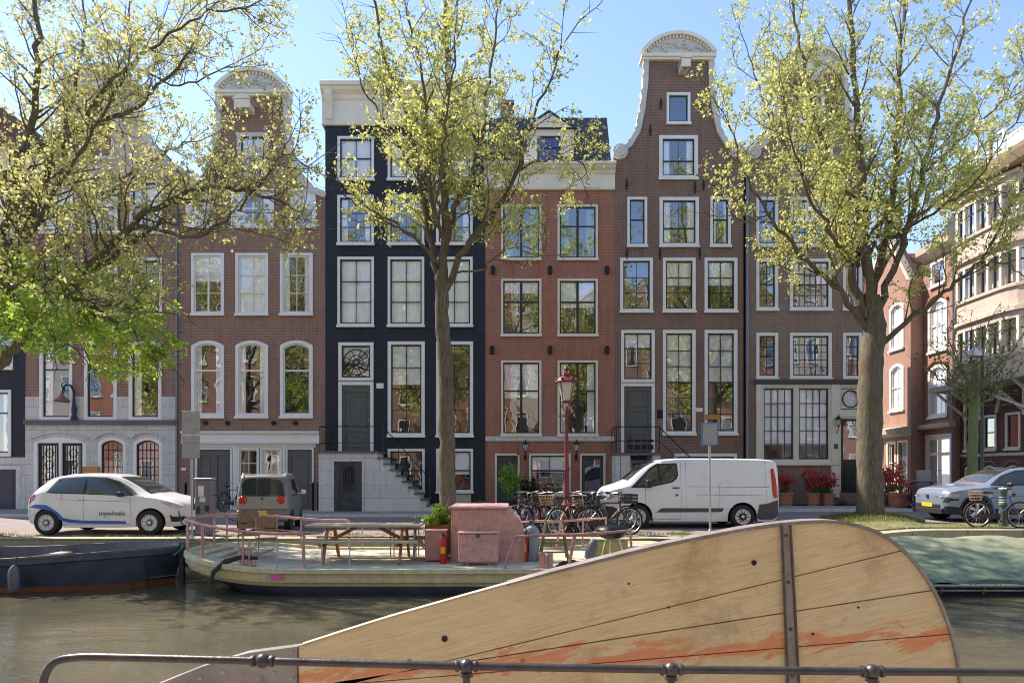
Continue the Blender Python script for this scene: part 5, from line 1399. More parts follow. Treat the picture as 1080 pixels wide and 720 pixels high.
def seam(car, parent, lines, w=.008, mat='seam', name='door_gap'):
    m = MB()
    for (xa, za), (xb, zb) in lines:
        if abs(xa-xb) < .02: car.patch([(xa-w/2, za), (xa+w/2, za), (xb+w/2+.001, zb), (xb-w/2, zb)], .002, m=m, step=w, nz=8)
        else: car.patch([(xa, za-w/2), (xb, zb-w/2), (xb, zb+w/2), (xa, za+w/2)], .002, m=m, nz=1)
    return m.build(name, mat, parent)
def cabin(parent, seats, z=.55):
    m = MB()
    for x, y in seats: m.box(x-.25, x+.25, y-.24, y+.24, z-.1, z+.08, .04); m.obox(x-.28, y, z+.32, .14, .44, .62, Matrix.Rotation(R(-14), 3, 'Y')); m.obox(x-.37, y, z+.72, .1, .24, .18, Matrix.Rotation(R(-10), 3, 'Y'))
    return m.build('seat', 'grey_plastic', parent, True)

# --- white electric hatchback with a blue stripe
tab = [(0.0, .36, .62, .55, .60, .62, .66), (.06, .32, .74, .80, .62, .92, .96), (.16, .28, .80, .95, .60, 1.10, 1.13), (.34, .24, .84, 1.03, .56, 1.26, 1.30), (.50, .22, .86, 1.05, .54, 1.38, 1.43), (.80, .20, .87, 1.05, .56, 1.47, 1.50),
       (1.35, .19, .875, 1.03, .585, 1.525, 1.56), (1.9, .19, .875, 1.01, .59, 1.51, 1.545), (2.35, .19, .875, .99, .585, 1.42, 1.455), (2.75, .20, .87, .965, .62, 1.22, 1.27), (3.05, .21, .865, .95, .68, 1.045, 1.09), (3.25, .21, .86, .93, .72, .965, 1.02),
       (3.6, .21, .83, .86, .70, .89, .945), (3.85, .22, .75, .77, .60, .81, .85), (4.0, .26, .62, .66, .50, .70, .73), (4.08, .34, .48, .50, .42, .54, .57)]
car = Car(tab, (.62, 3.21), .315, .375)
CW = thing('parked_car', 'white hatchback with a blue stripe along its side', 'car')
B = car.body('body', 'car_white', CW); arches(CW, car, .86)
w1 = [(.62, 1.09), (.80, 1.40), (1.02, 1.43), (1.50, 1.445), (1.50, 1.05)]; w2 = [(1.575, 1.045), (1.575, 1.445), (1.95, 1.43), (2.3, 1.335), (2.62, 1.15), (2.75, 1.035), (2.70, 1.0)]
g = car.patch([(.56, 1.06), (.75, 1.425), (1.0, 1.455), (1.54, 1.468), (1.98, 1.455), (2.33, 1.355), (2.68, 1.165), (2.86, 1.03), (2.72, .985), (1.5, 1.03)], .003); g.build('window_trim', 'black_plastic', CW, True)
for q in (w1, w2): car.patch(q, .007).build('side_window', 'car_dark_glass', CW, True)
car.over(2.30, 3.14, -.93, .93, .006).build('windscreen', 'car_dark_glass', CW, True); car.over(.17, .52, -.9, .9, .006).build('rear_window', 'car_dark_glass', CW, True)
car.patch([(.04, 1.13-.36), (.04, .94), (.22, 1.06), (.30, .98), (.26, .88), (.16, .82)], .010).build('tail_light', 'tail_red', CW, True)
car.patch([(3.52, .80), (3.44, .845), (3.78, .79), (3.97, .70), (3.9, .67), (3.7, .715)], .010).build('headlight', 'lamp_clear', CW, True)
car.patch([(3.70, .34), (3.68, .52), (3.76, .46), (3.98, .47), (4.03, .42), (3.95, .36), (3.85, .33)], .008).build('lower_grille', 'black_plastic', CW, True)
# blue stripe: follows the rear arch, then runs low to the front wheel
S1 = [(.14, .70), (.30, .775), (.62, .755), (.90, .57), (1.02, .44), (1.2, .40), (1.5, .37), (2.6, .355), (2.6, .285), (1.5, .295), (1.15, .315), (.93, .385), (.77, .50), (.60, .64), (.40, .665)]
car.patch(S1, .004, step=.02, nz=2).build('stripe', 'blue_stripe', B)
seam(car, B, [((1.54, .32), (1.54, 1.05)), ((2.72, .45), (2.72, .98)), ((.98, .75), (.98, 1.05)), ((1.0, .27), (2.72, .27)), ((.9, .9), (2.7, .84))])
for (x, y, s_) in ((.62, -.80, -1), (3.21, -.80, -1), (.62, .80, 1), (3.21, .80, 1)): wheel(CW, x, y, .315, .20, s_, 8, style='wide')
mirror(CW, 2.52, -.88, 1.03, 'black_plastic', -1); mirror(CW, 2.52, .88, 1.03, 'black_plastic', 1)
m = MB(); m.box(1.28, 1.46, -.905, -.885, .885, .915, .005); m.box(2.35, 2.5, -.9, -.88, .86, .89, .005) if 0 else None; m.build('handle', 'car_white', CW)
m = MB(); m.lathe([(.1, -.02), (.1, .02)], (4.045, -.28, .68), 14, 'x'); m.lathe([(.07, -.03), (.04, .03)], (4.06, -.28, .68), 10, 'x'); m.build('charge_flap', 'black_plastic', CW)
m = MB(); m.box(4.05, 4.09, -.26, .26, .36, .47); m.build('number_plate', 'plate_yellow', CW)
cu = bpy.data.curves.new('lettering', 'FONT'); cu.body = 'mywheels'; cu.size = .165; cu.extrude = .001; cu.align_x = 'RIGHT'; cu.materials.append(MATS['text_dark'])
t = bpy.data.objects.new('lettering', cu); COL.objects.link(t); t.parent = B; 
me = bpy.data.meshes.new_from_object(t); bpy.data.objects.remove(t); me.name = 'lettering'
t = bpy.data.objects.new('lettering', me); COL.objects.link(t); t.parent = B; me.transform(Matrix.Translation((2.60, -.893, .50)) @ Matrix.Rotation(R(90), 4, 'X'))
CW.location = (pt(23, 0, 17.15).x, 17.15+.88, 0); 
# --- white panel van (nose towards -x)
tab = [(0.0, .33, .62, .62, .58, .70, .76), (.06, .27, .80, .85, .74, .92, 1.0), (.2, .25, .92, 1.02, .82, 1.10, 1.15), (.5, .24, .97, 1.12, .84, 1.19, 1.26), (.72, .23, .985, 1.16, .80, 1.30, 1.36), (1.1, .22, .99, 1.18, .78, 1.60, 1.66), (1.45, .21, .99, 1.20, .79, 1.82, 1.88), (1.75, .20, .99, 1.20, .82, 1.90, 1.95),
       (2.4, .20, .99, 1.2, .84, 1.94, 1.985), (4.4, .20, .99, 1.2, .85, 1.92, 1.97), (4.8, .22, .985, 1.2, .85, 1.89, 1.94), (4.91, .27, .97, 1.2, .84, 1.84, 1.89), (4.97, .34, .93, 1.15, .82, 1.70, 1.76)]
van = Car(tab, (1.01, 3.94), .335, .41)
V = thing('parked_van', 'white panel van with grey lower trim parked in front of the twin gabled houses', 'van')
B = van.body('body', 'van_white', V); arches(V, van, .97)
g = van.patch([(.80, 1.14), (1.36, 1.70), (1.55, 1.82), (2.13, 1.84), (2.15, 1.50), (2.09, 1.38), (1.98, 1.29), (1.3, 1.15)], .003); g.build('window_trim', 'black_plastic', V, True)
van.patch([(1.0, 1.20), (1.42, 1.67), (1.59, 1.77), (1.60, 1.24), (1.30, 1.19)], .008).build('side_window', 'car_dark_glass', V, True)
van.patch([(1.64, 1.25), (1.64, 1.78), (2.09, 1.80), (2.10, 1.52), (2.04, 1.41), (1.94, 1.32)], .008).build('side_window', 'car_dark_glass', V, True)
van.over(.74, 1.52, -.96, .96, .006).build('windscreen', 'car_dark_glass', V, True)
van.patch([(1.53, .46), (1.68, .575), (3.42, .575), (3.36, .47)], .018).build('rubbing_strip', 'grey_plastic', V, True)
van.patch([(4.34, .30), (4.40, .68), (4.62, .70), (4.96, .82), (4.965, .36), (4.8, .26), (4.45, .25)], .012).build('rear_bumper', 'grey_plastic', V, True)
van.patch([(.02, .45), (.05, .62), (.30, .62), (.56, .50), (.55, .36), (.3, .26), (.06, .30)], .008).build('front_bumper', 'grey_plastic', V, True)
van.patch([(.05, .80), (.10, 1.0), (.40, 1.10), (.62, 1.12), (.45, .92), (.22, .82)], .010).build('headlight', 'lamp_clear', V, True)
van.patch([(4.80, .86), (4.76, 1.1), (4.74, 1.66), (4.83, 1.70), (4.90, 1.3), (4.95, .86)], .012).build('tail_light', 'tail_red', V, True)
seam(van, B, [((1.22, .45), (1.22, 1.15)), ((2.22, .25), (2.22, 1.85)), ((2.36, .25), (2.36, 1.85)), ((3.3, .58), (3.3, 1.2)), ((2.4, 1.18), (4.7, 1.16)), ((4.6, .7), (4.6, 1.85)), ((1.3, .27), (2.2, .27)), ((2.6, .95), (4.5, .93))], .009)
m = MB(); m.box(1.97, 2.17, -1.02, -.985, 1.13, 1.16, .008); m.lathe([(.03, -.01), (.03, .01)], (2.1, -1.0, .94), 10, 'y'); m.build('handle', 'black_plastic', V)
for (x, y, s_) in ((1.01, -.90, -1), (3.94, -.90, -1), (1.01, .90, 1), (3.94, .90, 1)): wheel(V, x, y, .335, .22, s_, 10, style='wide')
m = MB(); m.box(1.2, 1.38, -1.2, -1.02, 1.15, 1.37, .03); m.bar((1.3, -1.05, 1.2), (1.3, -.96, 1.18), .08, .08); m.build('mirror', 'black_plastic', V); m = MB(); m.box(1.2, 1.38, 1.02, 1.2, 1.15, 1.37, .03); m.build('mirror', 'black_plastic', V)
m = MB(); m.box(-.012, .05, -.5, .5, .55, .8, .01); m.build('grille', 'black_plastic', V); m = MB(); m.box(4.35, 4.55, -.93, -.90, .08, .34); m.build('mud_flap', 'rubber', V)
V.location = (pt(635, 0, 19.1).x, 19.1+1.0, 0)
# --- silver blue electric crossover (nose towards -x)
tab = [(0.0, .40, .60, .62, .52, .74, .78), (.05, .28, .74, .72, .66, .82, .87), (.18, .24, .84, .84, .72, .90, .95), (.5, .22, .90, .91, .74, .96, 1.01), (.95, .21, .915, .96, .74, 1.02, 1.06), (1.15, .21, .918, .98, .72, 1.08, 1.12), (1.5, .2, .918, .99, .66, 1.28, 1.32), (1.95, .2, .918, 1.0, .60, 1.465, 1.50),
       (2.4, .2, .918, 1.02, .60, 1.515, 1.55), (3.2, .2, .918, 1.04, .60, 1.50, 1.54), (3.7, .22, .91, 1.07, .59, 1.43, 1.48), (3.95, .26, .89, 1.08, .62, 1.30, 1.36), (4.13, .3, .84, 1.02, .66, 1.12, 1.18), (4.23, .38, .74, .85, .66, .92, .96)]
sv = Car(tab, (.82, 3.47), .345, .40)
SV = thing('parked_car', 'silver blue crossover car with a dark glass roof behind the verge bicycle', 'car')
B = sv.body('body', 'car_silverblue', SV); arches(SV, sv, .9)
sv.patch([(1.2, 1.03), (1.60, 1.30), (2.0, 1.44), (2.45, 1.475), (3.2, 1.46), (3.62, 1.38), (3.86, 1.14), (3.6, 1.06), (2.4, 1.04)], .003).build('window_trim', 'black_plastic', SV, True)
sv.patch([(1.42, 1.06), (1.68, 1.28), (2.05, 1.40), (2.42, 1.43), (2.42, 1.075)], .007).build('side_window', 'car_dark_glass', SV, True); sv.patch([(2.5, 1.08), (2.5, 1.43), (3.1, 1.42), (3.4, 1.38), (3.55, 1.12)], .007).build('side_window', 'car_dark_glass', SV, True)
sv.over(1.16, 1.94, -.93, .93, .006).build('windscreen', 'car_dark_glass', SV, True); sv.over(2.02, 3.6, -.9, .9, .006).build('glass_roof', 'car_dark_glass', SV, True)
sv.patch([(.02, .36), (.05, .46), (.42, .42), (.44, .30), (.42, .22), (.05, .24)], .010).build('sill_trim', 'black_plastic', SV, True); sv.patch([(1.22, .22), (1.2, .40), (3.1, .40), (3.08, .22)], .008).build('sill_trim', 'black_plastic', SV, True)
for cx in sv.w:
    m = MB(); sg = []
    for side in (-1, 1):
        vs = []; fs = []; n = 20
        for i in range(n+1):
            a = PI*i/n
            for r_ in (.40, .455):
                x, z = cx+r_*math.cos(a), .345+r_*math.sin(a); vs.append((x, side*(sv.side(x, max(z, .3)) + .012), z))
        for i in range(n): fs.append((i*2, i*2+1, i*2+3, i*2+2))
        m.add(vs, fs)
    m.build('arch_trim', 'black_plastic', SV)
sv.patch([(.04, .72), (.08, .80), (.30, .80), (.40, .74), (.30, .70)], .012).build('headlight', 'lamp_clear', SV, True)
sv.patch([(.02, .56), (.03, .69), (.12, .69), (.20, .66), (.34, .66), (.34, .62), (.14, .61), (.12, .56)], .012).build('headlight', 'black_plastic', SV, True)
m = MB(); m.box(-.015, .03, -.60, .60, .40, .50, .01); m.box(-.02, .05, -.7, .7, .24, .38, .01); m.build('front_bumper', 'black_plastic', SV)
m = MB(); m.box(-.025, -.012, -.26, .26, .42, .53); m.build('number_plate', 'plate_yellow', SV); m = MB(); m.box(-.03, .0, -.05, .05, .66, .76, .01); m.bar((-.032, -.05, .66), (-.032, .05, .77), .01, .015); m.build('badge', 'seam', SV)
for y in (-.52, .52): MB().box(.0, .03, y-.16, y+.16, .68, .73, .008).build('headlight', 'lamp_clear', SV)
seam(sv, B, [((1.35, .42), (1.35, 1.02)), ((2.46, .3), (2.46, 1.04)), ((3.3, .75), (3.3, 1.05)), ((1.4, .72), (3.3, .80))])
for (x, y, s_) in ((.82, -.80, -1), (3.47, -.80, -1), (.82, .80, 1), (3.47, .80, 1)): wheel(SV, x, y, .345, .235, s_, 5, style='spoke')
mirror(SV, 1.62, -.93, 1.06, 'black_plastic', -1); mirror(SV, 1.62, .93, 1.06, 'car_silverblue', 1)
m = MB(); m.box(2.2, 2.38, -.945, -.925, .85, .88, .006); m.box(3.2, 3.38, -.945, -.925, .87, .9, .006); m.build('handle', 'car_silverblue', SV)
SV.location = (pt(968, 0, 18.7).x+.85, 18.75+.9, .185); SV.rotation_euler.z = R(-2)
# --- tiny two seat car seen from behind (built nose +x, then turned away from the camera)
tab = [(0.0, .34, .60, .80, .52, 1.02, 1.06), (.05, .26, .66, .86, .56, 1.20, 1.25), (.16, .24, .69, .90, .58, 1.44, 1.49), (.4, .22, .70, .92, .60, 1.50, 1.53), (1.2, .22, .70, .92, .60, 1.48, 1.52), (1.6, .22, .70, .90, .58, 1.36, 1.40), (2.0, .22, .69, .86, .56, 1.0, 1.06), (2.3, .24, .66, .78, .52, .84, .88), (2.41, .32, .58, .62, .48, .68, .72)]
am = Car(tab, (.36, 2.05), .27, .33)
A = thing('microcar', 'tiny grey two seat car seen from behind, parked before the garage doors', 'car')
B = am.body('body', 'car_charcoal', A); arches(A, am, .68)
am.patch([(.5, .95), (.5, 1.38), (1.3, 1.40), (1.75, 1.1), (1.8, .95)], .005).build('side_window', 'car_dark_glass', A, True)
am.over(1.62, 2.0, -.9, .9, .006).build('windscreen', 'car_dark_glass', A, True)
m = MB(); m.xprism([(-.56, .95), (.56, .95), (.52, 1.22), (.44, 1.38), (.30, 1.43), (-.30, 1.43), (-.44, 1.38), (-.52, 1.22)], -.03, .10); m.build('rear_window', 'car_glass', A)
m = MB(); m.xprism([(-.53, .98), (.53, .98), (.49, 1.21), (.41, 1.35), (.28, 1.40), (-.28, 1.40), (-.41, 1.35), (-.49, 1.21)], -.034, -.031); m.build('rear_window', 'car_dark_glass', A)
m = MB(); m.box(-.05, .04, -.62, .62, .60, .95, .03); m.build('tailgate', 'car_taupe', A); m = MB(); m.box(-.07, .05, -.64, .64, .30, .60, .03); m.build('rear_bumper', 'car_charcoal', A)
m = MB(); m.tube([(.05, -.5, 1.47), (.25, -.55, 1.54), (1.2, -.55, 1.53)], .02, 6); m.tube([(.05, .5, 1.47), (.25, .55, 1.54), (1.2, .55, 1.53)], .02, 6); m.tube([(.08, -.5, 1.49), (.06, 0, 1.535), (.08, .5, 1.49)], .02, 6); m.build('roof_rail', 'car_white', A)
for y in (-.48, .48):
    m = MB(); m.lathe([(.04, -.115), (.09, -.10), (.105, -.08), (.105, -.04)], (0, y, .86), 20, 'x'); m.build('tail_light', 'tail_red', A, True)
m = MB(); m.box(-.085, -.068, -.12, .12, .42, .58); m.build('number_plate', 'plate_yellow', A)
m = MB(); m.ball((-.06, 0, .89), .03, 8); m.build('handle', 'black_plastic', A)
for (x, y, s_) in ((.36, -.60, -1), (2.05, -.60, -1), (.36, .60, 1), (2.05, .60, 1)): wheel(A, x, y, .27, .15, s_, 6, 'grey_plastic')
for s_ in (-1, 1): mirror(A, 1.45, s_*.72, 1.02, 'car_white', s_, .16, .14)
A.rotation_euler.z = R(90+9); A.location = (pt(277, 0, 17.9).x, 17.9, 0)

# ================================================================== bicycles
def make_bike(label, frame, saddle='bike_black', crate=False, basket=False, guard=True, tyre='rubber'):
    t = thing('bicycle', label, 'bicycle'); r = .34; wb = 1.08
    for x in (0, wb):
        m = MB(); m.tube([(x+r*math.cos(a*PI/14), 0, r+r*math.sin(a*PI/14)) for a in range(28)], .021, 6, closed=True)
        W = m.build('wheel', tyre, t, True)
        m = MB(); m.tube([(x+(r-.035)*math.cos(a*PI/14), 0, r+(r-.035)*math.sin(a*PI/14)) for a in range(28)], .012, 5, closed=True); m.lathe([(.03, -.04), (.03, .04)], (x, 0, r), 8, 'y')
        for k in range(14):
            a = 2*PI*k/14; m.tube([(x+.03*math.cos(a+.8), .02*(-1)**k, r+.03*math.sin(a+.8)), (x+(r-.035)*math.cos(a), 0, r+(r-.035)*math.sin(a))], .0028, 3, cap=False)
        m.build('rim', 'chrome', W)
        m = MB(); aa = [20+14*k for k in range(12)] if x == 0 else [35+12*k for k in range(11)]
        P = [(x+(r+.035)*math.cos(R(a)), r+(r+.035)*math.sin(R(a))) for a in aa]; vs = []
        for px, pz in P: vs += [(px, -.025, pz), (px, .025, pz)]
        m.add(vs, [(i*2, i*2+1, i*2+3, i*2+2) for i in range(len(P)-1)]); m.build('mudguard', 'bike_black', t)
    bb = (.47, 0, .29); st = (.33, 0, .80); hd0 = (.86, 0, .62); hd1 = (.82, 0, .86)
    m = MB()
    for a, b, q in ((bb, st, .016), (bb, hd0, .018), (st, (.83, 0, .80), .015), ((0, .045, r), bb, .01), ((0, -.045, r), bb, .01), ((0, .045, r), (.345, 0, .74), .008), ((0, -.045, r), (.345, 0, .74), .008), (hd0, hd1, .02)): m.tube([a, b], q, 6)
    m.tube([hd0, (.93, .05, .52), (wb, .055, r)], .012, 6); m.tube([hd0, (.93, -.05, .52), (wb, -.055, r)], .012, 6); m.build('frame', frame, t, True)
    m = MB(); m.tube([hd1, (.81, 0, 1.02)], .012, 6); m.tube([(.58, -.30, 1.04), (.70, -.29, 1.05), (.80, -.16, 1.05), (.81, 0, 1.02), (.80, .16, 1.05), (.70, .29, 1.05), (.58, .30, 1.04)], .012, 6); m.build('handlebar', 'chrome', t, True)
    m = MB()
    for y in (-.30, .30): m.tube([(.68, y*.98, 1.05), (.56, y, 1.04)], .019, 6)
    m.lathe([(.05, 0), (.055, .03), (.01, .07)], (.90, 0, .88), 10, 'x'); m.build('grip', 'black_plastic', t)
    m = MB(); m.tube([st, (.30, 0, .92)], .012, 6); m.build('seat_post', 'chrome', t)
    m = MB(); m.add([(.42, 0, .955), (.36, .035, .955), (.22, .09, .965), (.14, .08, .965), (.12, 0, .97), (.14, -.08, .965), (.22, -.09, .965), (.36, -.035, .955), (.41, 0, .91), (.36, .02, .91), (.2, .07, .905), (.13, 0, .91), (.2, -.07, .905), (.36, -.02, .91)],
        [(0, 1, 2, 3, 4, 5, 6, 7), (8, 13, 12, 11, 10, 9), (0, 8, 9, 1), (1, 9, 10, 2), (2, 10, 11, 4, 3), (4, 11, 12, 6, 5), (6, 12, 13, 7), (7, 13, 8, 0)]); m.build('saddle', saddle, t)
    m = MB(); m.tube([(-.18, -.05, .72), (.3, -.05, .73)], .008, 5); m.tube([(-.18, .05, .72), (.3, .05, .73)], .008, 5)
    for k in range(4): m.tube([(-.16+.13*k, -.05, .725), (-.16+.13*k, .05, .725)], .006, 4)
    m.tube([(-.1, .06, .72), (0, .055, r)], .006, 4); m.tube([(-.1, -.06, .72), (0, -.055, r)], .006, 4); m.build('rack', 'bike_black', t)
    if guard: m = MB(); m.box(-.05, .56, -.065, -.045, .25, .37, .008); m.build('chain_guard', 'bike_black', t)
    m = MB(); m.lathe([(.09, -.004), (.09, .004)], (.47, -.05, .29), 14, 'y'); m.tube([(.47, -.07, .29), (.56, -.075, .17)], .009, 5); m.tube([(.47, .07, .29), (.38, .075, .41)], .009, 5); m.box(.51, .61, -.15, -.07, .155, .18); m.box(.33, .43, .07, .15, .40, .425); m.build('crank', 'black_iron', t)
    m = MB(); m.tube([(.40, 0, .27), (.36, .14, .02), (.35, .15, .0)], .008, 5); m.build('kickstand', 'black_iron', t)
    if crate:
        m = MB(); x0, x1, y0, y1, z0, z1 = .86, 1.22, -.22, .22, .80, 1.04
        m.box(x0, x1, y0, y1, z0, z0+.015)
        for z in (z0+.015, z0+.095, z0+.175):
            m.box(x0, x1, y0, y0+.012, z, z+.055); m.box(x0, x1, y1-.012, y1, z, z+.055); m.box(x0, x0+.012, y0+.013, y1-.013, z, z+.055); m.box(x1-.012, x1, y0+.013, y1-.013, z, z+.055)
        for x, y in ((x0+.02, y0+.02), (x1-.02, y0+.02), (x0+.02, y1-.02), (x1-.02, y1-.02)): m.box(x-.012, x+.012, y-.005, y+.007, z0, z1)
        m.build('crate', 'black_plastic', t)
    if basket:
        m = MB()
        for k in range(16):
            a = 2*PI*k/16; m.tube([(-.05+.13*math.cos(a), .16*math.sin(a), .74), (-.05+.17*math.cos(a), .2*math.sin(a), .98)], .008, 4)
        for z, f in ((.74, 1), (.82, 1.1), (.9, 1.2), (.98, 1.3)): m.tube([(-.05+.13*f*math.cos(a*PI/10), .16*f*math.sin(a*PI/10), z) for a in range(20)], .009, 4, closed=True)
        m.build('basket', 'wicker', t)
    return t
BG = 'bicycles parked in the row by the lamp post'
protos = {'pink': make_bike('old pink bicycle with pale rims, nearest the white van side of the row', 'bike_pink', 'bike_black'),
          'black': make_bike('black bicycle at the left end of the row, beside the bright green bush', 'bike_black'),
          'red': make_bike('red framed bicycle standing between the dark bush and the lamp post', 'bike_red'),
          'green': make_bike('green framed bicycle with a wicker basket, close behind the red bicycle', 'bike_green', basket=True),
          'cream': make_bike('black bicycle with a large front crate, beside the nose of the white van', 'bike_black', crate=True, basket=False)}
def put(o, px, D, rz, roll=0): p = pt(px, 0, D); o.location = (p.x, D, gz(p.x)); o.rotation_euler = (R(roll), 0, R(rz))
put(protos['pink'], 588, 16.95, 35); put(protos['black'], 541, 17.4, 62); put(protos['red'], 566, 17.6, 74); put(protos['green'], 577, 17.7, 70); put(protos['cream'], 621, 17.1, 12)
for o in protos.values(): o['group'] = BG
def bk(k, px, D, rz, label, roll=0):
    o = copy_tree(protos[k], (0, 0, 0), 0, label); put(o, px, D, rz, roll); return o
bk('black', 549, 18.1, 68, 'black bicycle half hidden by the green bush, second from the left of the row')
bk('pink', 603, 17.6, 48, 'pink bicycle leaning close behind the lamp post, middle of the row'); bk('black', 611, 17.4, 60, 'black bicycle just right of the lamp post')
bk('green', 612, 17.9, 52, 'green bicycle with a wicker basket right of the lamp post'); bk('black', 622, 18.0, 64, 'black bicycle in the back of the row, behind the crate bicycle by the van')
bk('red', 594, 18.2, 66, 'red bicycle directly behind the lamp post'); bk('cream', 556, 17.2, 66, 'black bicycle with a crate standing before the dark bush')
bk('pink', 626, 17.8, 28, 'pink bicycle at the right end of the row, its front wheel by the van')
b = make_bike('blue bicycle with a wicker basket on the grass verge before the silver car', 'bike_blue', basket=True, saddle='bike_black'); p = pt(1031, 0, 16.7); b.scale = (.9, .9, .9); b.location = (p.x, 16.7, .24); b.rotation_euler.z = R(-6)
b = copy_tree(protos['black'], (0, 0, 0), 0, 'black bicycle leaning by the grey garage door behind the charging post'); put(b, 236, 25.5, 78); b.location.z = .1; b['group'] = 'bicycles along the house fronts'
for k, (px, D, rz, lb) in enumerate(((963, 25.2, 70, 'dark bicycle leftmost of the cluster behind the silver car'), (973, 25.8, 62, 'dark bicycle in the middle of the cluster behind the silver car'), (984, 25.4, 75, 'dark bicycle rightmost of the cluster behind the silver car'))):
    b = copy_tree(protos['black'], (0, 0, 0), 0, lb); put(b, px, D, rz); b['group'] = 'bicycles in the side street'
# scooter under a grey cover hood
s_ = thing('motor_scooter', 'dark motor scooter with a pale windscreen parked beside the red shrubs in the side street', 'scooter', (pt(975, 0, 24.6).x, 24.6, .2), R(60))
m = MB()
for x in (0, 1.25): m.lathe([(.12, -.06), (.22, -.07), (.25, 0), (.22, .07), (.12, .06)], (x, 0, .25), 20, 'y')
m.build('wheel', 'rubber', s_, True)
m = MB(); m.prism([(-.25, .45), (.1, .38), (.45, .28), (.85, .26), (.95, .34), (.5, .38), (.42, .7), (.1, .78), (-.3, .78)], -.16, .16); m.prism([(.92, .3), (1.0, .3), (1.12, .95), (1.02, 1.0)], -.2, .2); m.build('body', 'car_charcoal', s_)
m = MB(); m.box(-.3, .4, -.14, .14, .78, .86, .03); m.build('saddle', 'black_plastic', s_); m = MB(); m.box(1.08, 1.11, -.24, .24, .98, 1.45, .01); m.build('windscreen', 'sign_grey', s_); m = MB(); m.tube([(1.02, -.32, 1.02), (1.05, 0, 1.0), (1.02, .32, 1.02)], .018, 6); m.tube([(1.05, 0, 1.0), (1.25, 0, .25)], .03, 6); m.build('handlebar', 'black_iron', s_)
# ================================================================== street furniture
def loc0(px, D, z=None): p = pt(px, 0, D); return (p.x, D, gz(p.x) if z is None else z)
# lamp post
t = thing('street_lamp', 'old red iron street lamp with a crowned glass lantern, among the parked bicycles', 'street lamp', loc0(597.5, 17.3))
m = MB(); m.lathe([(.17, 0), (.17, .12), (.13, .16), (.11, .7), (.13, .76), (.085, .84), (.07, 1.6), (.09, 1.65), (.055, 1.75), (.042, 3.05), (.065, 3.1), (.03, 3.16), (.03, 3.24)], (0, 0, 0), 12)
m.tube([(-.2, 0, 3.0), (.2, 0, 3.0)], .015, 6); m.build('pole', 'lamp_red', t, True)
m = MB()
for k in range(4):
    a = PI/4+k*PI/2; m.tube([(.03*math.cos(a), .03*math.sin(a), 3.1), (.16*math.cos(a), .16*math.sin(a), 3.25), (.13*math.cos(a), .13*math.sin(a), 3.36), (.24*math.cos(a), .24*math.sin(a), 3.86)], .014, 5)
m.lathe([(.14, 3.34), (.15, 3.37), (.14, 3.39)], (0, 0, 0), 6); m.lathe([(.29, 3.84), (.30, 3.88), (.18, 3.98), (.14, 4.0), (.14, 4.05), (.08, 4.12), (.04, 4.14), (.06, 4.2), (.01, 4.28)], (0, 0, 0), 6)
for k in range(6):
    a = k*PI/3; m.ball((.26*math.cos(a), .26*math.sin(a), 3.93), .035, 6); m.ball((.12*math.cos(a), .12*math.sin(a), 4.08), .03, 6)
m.build('lantern_frame', 'lamp_red', t)
m = MB(); m.lathe([(.12, 3.39), (.22, 3.84)], (0, 0, 0), 6); m.build('lamp_glass', 'lantern_glass', t)
# sign poles seen from behind
def sign(label, px, D, top, plates, lean=0, blue=False):
    t = thing('road_sign', label, 'road sign', loc0(px, D)); z0 = t.location.z
    m = MB(); m.tube([(0, 0, 0), (lean, 0, top)], .03, 10); m.lathe([(.06, 0), (.05, .05), (.03, .08)], (0, 0, 0), 10); m.build('pole', 'galvanised', t, True)
    for (w, za, zb, mt) in plates:
        m = MB(); m.box(lean-w/2, lean+w/2, -.055, -.045, za, zb, .003)
        P = m.build('plate', mt, t); m = MB()
        for z in (za+(zb-za)*.25, za+(zb-za)*.75): m.box(lean-w*.42, lean+w*.42, -.075, -.056, z-.018, z+.018)
        m.box(lean-.045, lean+.045, -.095, -.076, za+.02, zb-.02) if 0 else None; m.build('clamp', 'galvanised', P)
        if mt == 'sign_blue':
            m = MB(); m.box(lean-w*.43, lean+w*.43, -.062, -.0555, za+.03, zb-.03); m.build('plate_back', 'sign_grey', P)
    return t
sign('tall grey pole with two plates seen from behind, beside the charging post', 202.5, 16.35, 3.02, [(.42, 2.5, 3.05, 'sign_grey'), (.42, 1.92, 2.46, 'sign_grey')])
sign('slim pole with one blue edged plate seen from behind, before the white van', 749, 18.0, 2.84, [(.44, 2.28, 2.88, 'sign_blue')], -.02)
t = thing('charging_post', 'grey electric charging post with a cable in each side, between the two small cars', 'charging post', loc0(216.5, 17.2))
m = MB(); m.box(-.21, .21, -.13, .13, 0, 1.40, .02); m.build('body', 'charger_grey', t); m = MB(); m.box(-.23, .23, -.15, .15, 1.401, 1.44, .015); m.build('cap', 'galvanised', t)
m = MB(); m.box(-.12, .02, -.136, -.131, .98, 1.25); m.box(-.08, .06, -.137, -.1315, .84, .96); m.build('label_sheet', 'paper', t)
m = MB(); m.box(.05, .15, -.15, -.131, .6, .75, .005); m.box(-.16, -.08, -.15, -.131, .55, .72, .005); m.build('socket', 'black_plastic', t)
m = MB(); m.tube([(-.21, 0, 1.0), (-.28, 0, .98), (-.32, -.02, .6), (-.4, -.05, .2), (-.55, -.1, .3), (-.60, -.15, .62)], .016, 6); m.tube([(.21, 0, 1.0), (.30, 0, 1.02), (.42, .02, .75), (.5, .05, .45), (.7, .1, .35), (.85, .3, .6)], .016, 6); m.build('charging_cable', 'black_plastic', t, True)
